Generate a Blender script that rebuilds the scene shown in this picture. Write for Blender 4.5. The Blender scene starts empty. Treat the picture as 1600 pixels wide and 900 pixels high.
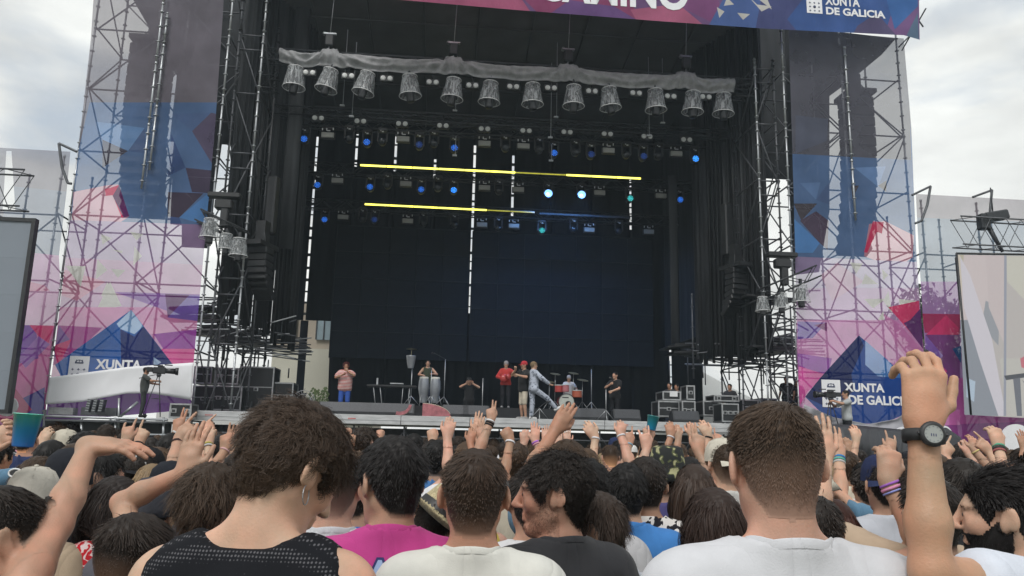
import bpy, math, random
import numpy as np
from mathutils import Vector, Matrix
from mathutils.geometry import delaunay_2d_cdt
R = math.radians
rng = np.random.default_rng(7)
rnd = random.Random(5)
scene = bpy.context.scene
C = scene.collection

# ------------------------------------------------------------------ camera
FPX = 1230.0                      # focal length in pixels of a 1600 wide frame
PITCH, ROLL, CAMZ = R(11.1), R(1.25), 1.75
cam_d = bpy.data.cameras.new('camera'); cam = bpy.data.objects.new('camera', cam_d); C.objects.link(cam)
cam_d.sensor_width = 36.0; cam_d.lens = 36.0 * FPX / 1600.0
cam_d.clip_start = 0.05; cam_d.clip_end = 3000
cam.matrix_world = Matrix.Translation((0, 0, CAMZ)) @ Matrix.Rotation(math.pi / 2 + PITCH, 4, 'X') @ Matrix.Rotation(ROLL, 4, 'Z')
scene.camera = cam
CM = cam.matrix_world.to_3x3(); CO = Vector((0, 0, CAMZ))

def ray(px, py):
    return (CM @ Vector(((px - 800) / FPX, (450 - py) / FPX, -1.0)))
def at(px, py, Y):                # the point at world distance Y in front that shows at that pixel
    d = ray(px, py); return CO + d * (Y / d.y)

# ------------------------------------------------------------------ world and sun
w = bpy.data.worlds.new("World"); scene.world = w; w.use_nodes = True
nt = w.node_tree; N = nt.nodes; L = nt.links; N.clear()
def nd(t, **k):
    n = N.new(t)
    for a, b in k.items(): setattr(n, a, b)
    return n
SUN_EL, SUN_AZ = R(50), R(200)
sky = nd('ShaderNodeTexSky'); sky.sky_type = 'NISHITA'; sky.sun_disc = False
sky.sun_elevation = SUN_EL; sky.sun_rotation = SUN_AZ; sky.air_density = 1.2; sky.dust_density = 2.5
tc = nd('ShaderNodeTexCoord'); mp = nd('ShaderNodeMapping'); mp.inputs['Scale'].default_value = (1.0, 1.0, 2.6)
mp.inputs['Rotation'].default_value = (0, 0, 0.5)
n1 = nd('ShaderNodeTexNoise'); n1.inputs['Scale'].default_value = 2.1; n1.inputs['Detail'].default_value = 7; n1.inputs['Roughness'].default_value = .55
n1.inputs['Distortion'].default_value = .35
n2 = nd('ShaderNodeTexNoise'); n2.inputs['Scale'].default_value = 4.5; n2.inputs['Detail'].default_value = 6
L.new(tc.outputs['Generated'], mp.inputs['Vector']); L.new(mp.outputs[0], n1.inputs['Vector']); L.new(mp.outputs[0], n2.inputs['Vector'])
r1 = nd('ShaderNodeValToRGB'); r1.color_ramp.elements[0].position = .33; r1.color_ramp.elements[1].position = .47
r2 = nd('ShaderNodeValToRGB')
r2.color_ramp.elements[0].position = .3; r2.color_ramp.elements[0].color = (.47, .48, .475, 1)
r2.color_ramp.elements[1].position = .68; r2.color_ramp.elements[1].color = (.78, .795, .77, 1)
L.new(n1.outputs['Fac'], r1.inputs[0]); L.new(n2.outputs['Fac'], r2.inputs[0])
skm = nd('ShaderNodeVectorMath', operation='SCALE'); skm.inputs['Scale'].default_value = .07
L.new(sky.outputs[0], skm.inputs[0])
veil = nd('ShaderNodeMix', data_type='RGBA'); veil.inputs[0].default_value = .62
L.new(skm.outputs[0], veil.inputs[6]); veil.inputs[7].default_value = (.43, .495, .575, 1)
mx = nd('ShaderNodeMix', data_type='RGBA')
L.new(r1.outputs[0], mx.inputs[0]); L.new(veil.outputs[2], mx.inputs[6]); L.new(r2.outputs[0], mx.inputs[7])
bg = nd('ShaderNodeBackground'); bg.inputs['Strength'].default_value = 1.0
L.new(mx.outputs[2], bg.inputs[0])
wo = nd('ShaderNodeOutputWorld'); L.new(bg.outputs[0], wo.inputs[0])

sun_d = bpy.data.lights.new('sun', 'SUN'); sun_d.energy = 1.5; sun_d.angle = R(25); sun_d.color = (1, .965, .92)
sun = bpy.data.objects.new('sun', sun_d); C.objects.link(sun)
sun.rotation_euler = Vector((math.sin(SUN_AZ) * math.cos(SUN_EL), math.cos(SUN_AZ) * math.cos(SUN_EL), math.sin(SUN_EL))).to_track_quat('Z', 'Y').to_euler()
scene.view_settings.view_transform = 'Standard'; scene.view_settings.look = 'None'
scene.view_settings.exposure = 0.5; scene.view_settings.gamma = 1.0
scene.render.engine = 'CYCLES'
scene.cycles.max_bounces = 6; scene.cycles.diffuse_bounces = 3; scene.cycles.glossy_bounces = 2
scene.cycles.transparent_max_bounces = 16; scene.cycles.transmission_bounces = 3
scene.cycles.use_denoising = True

# ------------------------------------------------------------------ materials
MATS = {}
def mat(name, col=(.5, .5, .5), rough=.6, metal=0., noise=.15, scale=6., bump=0., bscale=40., objcol=False,
        attr=None, sss=0., sheen=0., spec=.5, emit=None, estr=0., ao=False, stretch=None):
    """a procedural surface: base colour (or the object's own colour) with noise wear, and a noise bump"""
    if name in MATS: return MATS[name]
    m = bpy.data.materials.new(name); m.use_nodes = True; t = m.node_tree; b = t.nodes['Principled BSDF']
    def n(ty, **k):
        x = t.nodes.new(ty)
        for a, v in k.items(): setattr(x, a, v)
        return x
    tcn = n('ShaderNodeTexCoord'); src = tcn.outputs['Object']
    if stretch:
        mpp = n('ShaderNodeMapping'); mpp.inputs['Scale'].default_value = stretch
        t.links.new(src, mpp.inputs[0]); src = mpp.outputs[0]
    if objcol:
        oi = n('ShaderNodeObjectInfo'); c0 = oi.outputs['Color']
    elif attr:
        at_ = n('ShaderNodeVertexColor'); at_.layer_name = attr; c0 = at_.outputs['Color']
    else:
        rgb = n('ShaderNodeRGB'); rgb.outputs[0].default_value = (*col, 1); c0 = rgb.outputs[0]
    if noise:
        ns = n('ShaderNodeTexNoise'); ns.inputs['Scale'].default_value = scale; ns.inputs['Detail'].default_value = 5
        t.links.new(src, ns.inputs['Vector'])
        mr = n('ShaderNodeMapRange'); mr.inputs['From Min'].default_value = .3; mr.inputs['From Max'].default_value = .7
        mr.inputs['To Min'].default_value = 1 - noise; mr.inputs['To Max'].default_value = 1 + noise * .6
        t.links.new(ns.outputs['Fac'], mr.inputs['Value'])
        vm = n('ShaderNodeVectorMath', operation='SCALE'); t.links.new(c0, vm.inputs[0]); t.links.new(mr.outputs[0], vm.inputs['Scale'])
        c0 = vm.outputs[0]
    t.links.new(c0, b.inputs['Base Color'])
    b.inputs['Roughness'].default_value = rough; b.inputs['Metallic'].default_value = metal
    b.inputs['Specular IOR Level'].default_value = spec
    if sss:
        b.inputs['Subsurface Weight'].default_value = sss; b.inputs['Subsurface Scale'].default_value = .008
        b.inputs['Subsurface Radius'].default_value = (1, .35, .2)
    if sheen: b.inputs['Sheen Weight'].default_value = sheen
    if bump:
        bn = n('ShaderNodeTexNoise'); bn.inputs['Scale'].default_value = bscale; bn.inputs['Detail'].default_value = 4
        t.links.new(src, bn.inputs['Vector'])
        bp = n('ShaderNodeBump'); bp.inputs['Strength'].default_value = min(1, bump); bp.inputs['Distance'].default_value = .004 * max(1, bump)
        t.links.new(bn.outputs['Fac'], bp.inputs['Height']); t.links.new(bp.outputs[0], b.inputs['Normal'])
    if emit:
        b.inputs['Emission Color'].default_value = (*emit, 1); b.inputs['Emission Strength'].default_value = estr
    MATS[name] = m
    return m

def mesh_print(name, trans=(.25, .25, .25)):
    """perforated printed banner mesh: ink from the colour attribute, its alpha is how dense the mesh is"""
    m = bpy.data.materials.new(name); m.use_nodes = True; t = m.node_tree; t.nodes.clear()
    n = lambda ty: t.nodes.new(ty)
    a = n('ShaderNodeVertexColor'); a.layer_name = 'print'
    tcn = n('ShaderNodeTexCoord'); ns = n('ShaderNodeTexNoise'); ns.inputs['Scale'].default_value = .9; ns.inputs['Detail'].default_value = 5
    t.links.new(tcn.outputs['Object'], ns.inputs['Vector'])
    mr = n('ShaderNodeMapRange'); mr.inputs['From Min'].default_value = .3; mr.inputs['From Max'].default_value = .7
    mr.inputs['To Min'].default_value = .78; mr.inputs['To Max'].default_value = 1.14
    t.links.new(ns.outputs['Fac'], mr.inputs['Value'])
    vm = n('ShaderNodeVectorMath'); vm.operation = 'SCALE'; t.links.new(a.outputs['Color'], vm.inputs[0]); t.links.new(mr.outputs[0], vm.inputs['Scale'])
    d = n('ShaderNodeBsdfDiffuse'); tl = n('ShaderNodeBsdfTranslucent'); tr = n('ShaderNodeBsdfTransparent')
    t.links.new(vm.outputs[0], d.inputs[0]); t.links.new(vm.outputs[0], tl.inputs[0])
    bn = n('ShaderNodeTexNoise'); bn.inputs['Scale'].default_value = 1.3; bn.inputs['Detail'].default_value = 3
    mpp = n('ShaderNodeMapping'); mpp.inputs['Scale'].default_value = (1.6, 1.6, .5); t.links.new(tcn.outputs['Object'], mpp.inputs[0]); t.links.new(mpp.outputs[0], bn.inputs['Vector'])
    bp = n('ShaderNodeBump'); bp.inputs['Strength'].default_value = .8; bp.inputs['Distance'].default_value = .12
    t.links.new(bn.outputs['Fac'], bp.inputs['Height']); t.links.new(bp.outputs[0], d.inputs['Normal'])
    m1 = n('ShaderNodeMixShader'); m1.inputs[0].default_value = .45; t.links.new(d.outputs[0], m1.inputs[1]); t.links.new(tl.outputs[0], m1.inputs[2])
    m2 = n('ShaderNodeMixShader'); t.links.new(a.outputs['Alpha'], m2.inputs[0]); t.links.new(tr.outputs[0], m2.inputs[1]); t.links.new(m1.outputs[0], m2.inputs[2])
    o = n('ShaderNodeOutputMaterial'); t.links.new(m2.outputs[0], o.inputs[0])
    return m

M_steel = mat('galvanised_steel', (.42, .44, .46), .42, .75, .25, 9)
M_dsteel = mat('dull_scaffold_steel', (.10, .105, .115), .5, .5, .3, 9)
M_black = mat('black_paint', (.018, .019, .021), .5, 0, .3, 8)
M_blackg = mat('black_gloss_plastic', (.02, .021, .024), .3, 0, .2, 8)
M_blackmetal = mat('black_truss_metal', (.035, .038, .043), .5, .3, .3, 8)
M_cloth_b = mat('black_stage_cloth', (.040, .042, .046), .95, 0, .35, 1.3, bump=.6, bscale=5, stretch=(3, 3, .35), spec=.15)
M_cloth_g = mat('charcoal_side_cloth', (.055, .058, .062), .95, 0, .4, 1.0, bump=.6, bscale=4, stretch=(3, 3, .3), spec=.15)
M_greyc = mat('grey_dust_cloth', (.29, .295, .305), .85, 0, .25, 5, bump=9, bscale=5, spec=.25)
M_white = mat('white_lacquer', (.68, .69, .70), .5, 0, .12, 5)
M_print_w = mat('white_vinyl_print', (.74, .75, .78), .6, 0, .06, 3)
M_skin = mat('skin', objcol=True, rough=.5, noise=.16, scale=14, bump=.22, bscale=210, sss=.12, spec=.35)
def blotch(m):
    t = m.node_tree; b = t.nodes['Principled BSDF']; src = b.inputs['Base Color'].links[0].from_socket; tcn = t.nodes.new('ShaderNodeTexCoord'); x = t.nodes.new('ShaderNodeTexNoise'); x.inputs['Scale'].default_value = 7; x.inputs['Detail'].default_value = 4; t.links.new(tcn.outputs['Object'], x.inputs['Vector'])
    cr = t.nodes.new('ShaderNodeValToRGB'); cr.color_ramp.elements[0].position = .35; cr.color_ramp.elements[0].color = (.94, 1., .98, 1); cr.color_ramp.elements[1].position = .68; cr.color_ramp.elements[1].color = (1.10, .90, .86, 1); t.links.new(x.outputs['Fac'], cr.inputs[0])
    mm = t.nodes.new('ShaderNodeVectorMath'); mm.operation = 'MULTIPLY'; t.links.new(src, mm.inputs[0]); t.links.new(cr.outputs[0], mm.inputs[1]); t.links.new(mm.outputs[0], b.inputs['Base Color'])
blotch(M_skin)
M_cloth = mat('cotton_jersey', objcol=True, rough=.92, noise=.05, scale=30, bump=.2, bscale=300, sheen=.1, spec=.2)
def cloth_folds(m):
    t = m.node_tree; b = t.nodes['Principled BSDF']; old = b.inputs['Normal'].links[0].from_node; tcn = t.nodes.new('ShaderNodeTexCoord'); mp_ = t.nodes.new('ShaderNodeMapping'); mp_.inputs['Scale'].default_value = (1.3, 1.0, .55)
    x = t.nodes.new('ShaderNodeTexNoise'); x.inputs['Scale'].default_value = 5; x.inputs['Detail'].default_value = 1.5; x.inputs['Distortion'].default_value = .9; t.links.new(tcn.outputs['Object'], mp_.inputs[0]); t.links.new(mp_.outputs[0], x.inputs['Vector'])
    a = t.nodes.new('ShaderNodeMath'); a.operation = 'SUBTRACT'; a.inputs[1].default_value = .5; t.links.new(x.outputs['Fac'], a.inputs[0]); c = t.nodes.new('ShaderNodeMath'); c.operation = 'ABSOLUTE'; t.links.new(a.outputs[0], c.inputs[0])
    e = t.nodes.new('ShaderNodeMath'); e.operation = 'POWER'; e.inputs[1].default_value = .7; t.links.new(c.outputs[0], e.inputs[0])
    bp = t.nodes.new('ShaderNodeBump'); bp.inputs['Strength'].default_value = .45; bp.inputs['Distance'].default_value = .035; t.links.new(e.outputs[0], bp.inputs['Height']); t.links.new(bp.outputs[0], old.inputs['Normal'])
cloth_folds(M_cloth)
M_denim = mat('trouser_twill', objcol=True, rough=.9, noise=.2, scale=9, bump=.8, bscale=20, spec=.2)

# ------------------------------------------------------------------ mesh building helpers
def link(o, parent=None):
    C.objects.link(o)
    if parent is not None: o.parent = parent
    return o
def tag(o, label=None, cat=None, group=None, kind=None):
    if label: o['label'] = label
    if cat: o['category'] = cat
    if group: o['group'] = group
    if kind: o['kind'] = kind
    return o
def thing(name, label, cat, loc=(0, 0, 0), rz=0, group=None):
    o = bpy.data.objects.new(name, None); link(o); o.location = loc; o.rotation_euler = (0, 0, rz); o.empty_display_size = .1
    return tag(o, label, cat, group)
def copy_tree(o, parent=None):
    c = o.copy(); C.objects.link(c); c.parent = parent
    for ch in list(o.children): copy_tree(ch, c)
    return c
def new_mesh(name, verts, faces, m=None, smooth=False):
    me = bpy.data.meshes.new(name)
    verts = np.asarray(verts, dtype=np.float32).reshape(-1, 3)
    if isinstance(faces, np.ndarray):
        k = faces.shape[1]; nf = len(faces)
        me.vertices.add(len(verts)); me.vertices.foreach_set('co', verts.ravel())
        me.loops.add(nf * k); me.loops.foreach_set('vertex_index', faces.astype(np.int32).ravel())
        me.polygons.add(nf); me.polygons.foreach_set('loop_start', np.arange(0, nf * k, k, dtype=np.int32))
        me.polygons.foreach_set('loop_total', np.full(nf, k, dtype=np.int32))
        me.update(calc_edges=True)
    else:
        me.from_pydata([tuple(map(float, v)) for v in verts], [], faces); me.update()
    if smooth and len(me.polygons): me.polygons.foreach_set('use_smooth', np.ones(len(me.polygons), dtype=bool))
    if m is not None: me.materials.append(m)
    return me

class MB:
    """collects simple shapes into one mesh"""
    def __init__(s): s.v = []; s.f = []; s.sm = []
    def add(s, v, f, smooth=False):
        k = len(s.v); s.v += [tuple(x) for x in v]; s.f += [tuple(i + k for i in q) for q in f]; s.sm += [smooth] * len(f); return s
    def box(s, c, d, rot=None, bev=0.):
        x, y, z = d[0] / 2, d[1] / 2, d[2] / 2
        if bev:
            b = min(bev, x * .9, y * .9, z * .9); P = []; 
            for sx in (-1, 1):
                for sy in (-1, 1):
                    for sz in (-1, 1):
                        P += [(sx * x, sy * (y - b), sz * (z - b)), (sx * (x - b), sy * y, sz * (z - b)), (sx * (x - b), sy * (y - b), sz * z)]
            q = lambda a, b_, c_: (a * 4 + b_ * 2 + c_) * 3
            F = []
            for t_ in (0, 1):
                F.append([q(t_, 0, 0), q(t_, 1, 0), q(t_, 1, 1), q(t_, 0, 1)])
                F.append([q(0, t_, 0) + 1, q(1, t_, 0) + 1, q(1, t_, 1) + 1, q(0, t_, 1) + 1])
                F.append([q(0, 0, t_) + 2, q(1, 0, t_) + 2, q(1, 1, t_) + 2, q(0, 1, t_) + 2])
            for a in (0, 1):
                for b_ in (0, 1):
                    F.append([q(a, b_, 0), q(a, b_, 1), q(a, b_, 1) + 1, q(a, b_, 0) + 1])
                    F.append([q(a, 0, b_), q(a, 1, b_), q(a, 1, b_) + 2, q(a, 0, b_) + 2])
                    F.append([q(0, a, b_) + 1, q(1, a, b_) + 1, q(1, a, b_) + 2, q(0, a, b_) + 2])
                    for c_ in (0, 1): F.append([q(a, b_, c_), q(a, b_, c_) + 1, q(a, b_, c_) + 2])
        else:
            P = [(sx * x, sy * y, sz * z) for sx in (-1, 1) for sy in (-1, 1) for sz in (-1, 1)]
            F = [(0, 1, 3, 2), (4, 6, 7, 5), (0, 4, 5, 1), (2, 3, 7, 6), (0, 2, 6, 4), (1, 5, 7, 3)]
        Mx = (rot.to_3x3() if rot is not None else Matrix.Identity(3)); c = Vector(c)
        return s.add([c + Mx @ Vector(p) for p in P], F)
    def tube(s, a, b, r, r2=None, n=8, cap=True, smooth=True):
        a, b = Vector(a), Vector(b); r2 = r if r2 is None else r2; d = (b - a)
        if d.length < 1e-6: return s
        q = d.to_track_quat('Z', 'Y').to_matrix(); P = []
        for k in range(n):
            t = 2 * math.pi * k / n; e = q @ Vector((math.cos(t), math.sin(t), 0)); P += [a + e * r, b + e * r2]
        F = [(2 * k, (2 * k + 2) % (2 * n), (2 * k + 3) % (2 * n), 2 * k + 1) for k in range(n)]
        s.add(P, F, smooth)
        if cap:
            k0 = len(s.v) - 2 * n; s.f += [tuple(k0 + 2 * k for k in range(n))[::-1], tuple(k0 + 2 * k + 1 for k in range(n))]; s.sm += [False] * 2
        return s
    def path(s, pts, r, n=6):
        for a, b in zip(pts[:-1], pts[1:]): s.tube(a, b, r, n=n, cap=False)
        return s
    def lathe(s, prof, n=20, c=(0, 0, 0), axis=None, smooth=True):
        """prof: (radius, height) pairs revolved about z"""
        q = axis.to_track_quat('Z', 'Y').to_matrix() if axis is not None else Matrix.Identity(3); c = Vector(c); P = []
        for (r, z) in prof:
            for k in range(n):
                t = 2 * math.pi * k / n; P.append(c + q @ Vector((r * math.cos(t), r * math.sin(t), z)))
        F = []
        for i in range(len(prof) - 1):
            for k in range(n): F.append((i * n + k, i * n + (k + 1) % n, (i + 1) * n + (k + 1) % n, (i + 1) * n + k))
        return s.add(P, F, smooth)
    def prism(s, poly, d0, d1):
        """poly: list of 3D points, extruded from +d0 to +d1 (vectors)"""
        n = len(poly); a = [Vector(p) + Vector(d0) for p in poly]; b = [Vector(p) + Vector(d1) for p in poly]
        return s.add(a + b, [tuple(range(n))[::-1], tuple(range(n, 2 * n))] + [(k, (k + 1) % n, n + (k + 1) % n, n + k) for k in range(n)])
    def mesh(s, name, m):
        me = new_mesh(name, s.v, s.f, m); me.polygons.foreach_set('use_smooth', s.sm); return me
    def obj(s, name, m, parent=None):
        return link(bpy.data.objects.new(name, s.mesh(name, m)), parent)
def put(name, me, parent=None, loc=None, mw=None):
    o = bpy.data.objects.new(name, me); link(o, parent)
    if mw is not None: o.matrix_local = mw
    if loc is not None: o.location = loc
    return o

# stage frame: u to the right along the stage front, v into the stage, z up
SA = R(5.2); SY0 = 23.5; SX0 = -.0067 * SY0
SM = Matrix.Translation((SX0, SY0, 0)) @ Matrix.Rotation(SA, 4, 'Z'); SMI = SM.inverted()
def S(u, v, z): return SM @ Vector((u, v, z))
def on_v(px, py, v=0.):           # where the line of sight through a pixel meets the vertical plane v in the stage frame
    o = SMI @ CO; d = SMI.to_3x3() @ ray(px, py); k = (v - o.y) / d.y; p = o + d * k; return p.x, p.z
def on_z(px, py, z):
    d = ray(px, py); p = CO + d * ((z - CAMZ) / d.z); return p
# ================================================================== ground
DECK = 2.45
g = MB(); g.add([(-400, -60, 0), (400, -60, 0), (400, 900, 0), (-400, 900, 0)], [(0, 1, 2, 3)])
ground = g.obj('ground', mat('trodden_grass_field', (.10, .10, .06), .95, 0, .5, .8, bump=1, bscale=6)); tag(ground, kind='structure')

# ================================================================== scaffold kit (tubes share mesh data)
def tube_mesh(name, r, m, n=6):
    b = MB(); b.tube((0, 0, 0), (0, 0, 1), r, n=n); return b.mesh(name, m)
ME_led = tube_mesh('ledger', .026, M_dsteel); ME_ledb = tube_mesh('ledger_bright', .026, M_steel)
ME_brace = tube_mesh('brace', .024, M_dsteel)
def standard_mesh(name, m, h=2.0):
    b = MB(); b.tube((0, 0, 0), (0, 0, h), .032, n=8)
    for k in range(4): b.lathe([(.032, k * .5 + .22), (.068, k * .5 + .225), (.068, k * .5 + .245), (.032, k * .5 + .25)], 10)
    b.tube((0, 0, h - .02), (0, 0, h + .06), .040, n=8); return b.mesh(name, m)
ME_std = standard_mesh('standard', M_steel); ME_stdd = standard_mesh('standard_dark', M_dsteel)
def bar(root, name, me, a, b, scale=1.):
    a, b = Vector(a), Vector(b); d = b - a; q = d.to_track_quat('Z', 'Y')
    o = bpy.data.objects.new(name, me); link(o, root); o.location = a; o.rotation_mode = 'QUATERNION'; o.rotation_quaternion = q
    o.scale = (scale, scale, d.length); return o
def post(root, me, u, v, z0, z1):
    z = z0
    while z < z1 - .3:
        o = bpy.data.objects.new('standard', me); link(o, root); o.location = (u, v, z); o.scale = (1, 1, min(2., z1 - z) / 2); z += 2.
def scaffold(label, us, vs, z0, z1, dz=2., group='scaffold bays of the stage', bright=(), seed=0, double=False, skip_brace=0.):
    t = thing('scaffold_tower', label, 'scaffolding', group=group); t.matrix_world = SM; r_ = random.Random(seed)
    for j, v in enumerate(vs):
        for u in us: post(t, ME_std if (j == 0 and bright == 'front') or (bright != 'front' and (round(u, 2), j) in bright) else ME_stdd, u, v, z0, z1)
    nz = int((z1 - z0) / dz)
    for j, v in enumerate(vs):
        for a, b in zip(us[:-1], us[1:]):
            for k in range(1, nz + 1):
                z = z0 + k * dz
                bar(t, 'ledger', ME_led, (a, v + .05, z), (b, v + .05, z))
                if double and k % 2 == 0: bar(t, 'ledger', ME_led, (a, v + .05, z - .5), (b, v + .05, z - .5))
            for k in range(nz):
                if r_.random() < skip_brace: continue
                z = z0 + k * dz
                f = (k + j) % 2
                if r_.random() < .12: f = 1 - f
                bar(t, 'brace', ME_brace, (a if f else b, v + .1, z), (b if f else a, v + .1, z + dz))
    if len(vs) > 1:
        for u in us:
            for a, b in zip(vs[:-1], vs[1:]):
                for k in range(1, nz + 1):
                    z = z0 + k * dz; bar(t, 'ledger', ME_led, (u, a, z + .06), (u, b, z + .06))
                    if r_.random() > skip_brace: bar(t, 'brace', ME_brace, (u + .05, a if k % 2 else b, z - dz), (u + .05, b if k % 2 else a, z))
    return t

scaffold('tall tube scaffold behind the printed banner beside the white tarpaulin', [-13.0, -10.95, -8.95], [.18, 2.2], .1, 17.9, bright='front', seed=1)
scaffold('tall tube scaffold behind the printed banner that carries the whole crest', [9.15, 11.2, 13.25], [.18, 2.2], .1, 15.9, bright='front', seed=2)
scaffold('low scaffold wing behind printed banner beside the blank grey screen', [-19.5, -17.4, -15.4, -13.45], [.3, 2.3], .1, 9.9, bright=((-13.45, 0), (-15.4, 0)), seed=3)
scaffold('low scaffold wing behind printed banner under the lit video screen', [13.75, 15.7, 17.7, 19.7, 21.7], [.3, 2.3], .1, 9.9, bright=((13.75, 0),), seed=4)
# inner side scaffolds: the slot of sky between banner tower and the side cloths
scaffold('narrow side scaffold between striped banner tower and the black strip curtains', [-8.75, -8.0], [.6, 2.6, 4.6], DECK, 15.8, bright=((-8.0, 0),), seed=5, double=True)
scaffold('narrow side scaffold behind the plastic hooded lamps on the banner edge', [8.35, 9.0], [.6, 2.6, 4.6], DECK, 14.8, bright=((8.35, 0),), seed=6, double=True)

# bright tubes in front of the printed towers
def pole(label, pts, r, group=None, me=ME_std):
    pass
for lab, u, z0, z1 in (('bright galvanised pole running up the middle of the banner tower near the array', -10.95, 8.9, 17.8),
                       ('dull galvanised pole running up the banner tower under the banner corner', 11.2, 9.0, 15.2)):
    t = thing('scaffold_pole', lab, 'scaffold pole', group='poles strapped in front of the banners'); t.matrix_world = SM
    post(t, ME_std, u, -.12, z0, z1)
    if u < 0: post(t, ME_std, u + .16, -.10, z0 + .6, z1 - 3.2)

# ================================================================== printed banners
M_print = mesh_print('perforated_banner_print')
def srgb(h):
    h = h.lstrip('#'); c = [int(h[i:i + 2], 16) / 255 for i in (0, 2, 4)]
    return tuple(x / 12.92 if x <= .04045 else ((x + .055) / 1.055) ** 2.4 for x in c)
def banner(label, outline, base, polys, v=0., group=None, rows=None, name='printed_banner', holes=()):
    """outline and polys: pixel corner lists, laid where those lines of sight meet the banner plane; polys: (points, rgb, density)"""
    P = [[on_v(x, y, v) for x, y in outline]]; cols = [(*[x * 1.45 for x in base[:3]], min(1, base[3] + .05))]
    for pts, c, a in polys: P.append([on_v(x, y, v) for x, y in pts]); cols.append((*[min(.8, x * 1.45) for x in c], min(1, a + .05)))
    def ccw(p): return p if sum(a[0] * b[1] - b[0] * a[1] for a, b in zip(p, p[1:] + p[:1])) > 0 else p[::-1]
    P = [ccw(p) for p in P]; V = []; F = []
    for p in P:
        k = len(V); V += [Vector(q) for q in p]; F.append(list(range(k, k + len(p))))
    H = []
    for h in holes: p = ccw([on_v(x, y, v) for x, y in h]); k = len(V); V += [Vector(q) for q in p]; F.append(list(range(k, k + len(p)))); H.append(len(F) - 1)
    vo, eo, fo, ov, oe, of = delaunay_2d_cdt(V, [], F, 1, 1e-4)
    faces = []; fc = []
    for f, src in zip(fo, of):
        if 0 not in src or any(h in src for h in H): continue
        faces.append(f); fc.append(cols[max(src)])
    rr = random.Random(3)
    me = new_mesh(name, [(p.x, 0, p.y) for p in vo], [tuple(f) for f in faces], M_print)
    ca = me.color_attributes.new('print', 'FLOAT_COLOR', 'CORNER'); k = 0
    arr = np.empty((len(me.loops), 4), np.float32)
    for p in me.polygons:
        arr[p.loop_start:p.loop_start + p.loop_total] = fc[p.index]
    ca.data.foreach_set('color', arr.ravel())
    o = bpy.data.objects.new(name, me); link(o); o.matrix_world = SM @ Matrix.Translation((0, v, 0))
    tag(o, label, 'banner', group); return o

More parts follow.
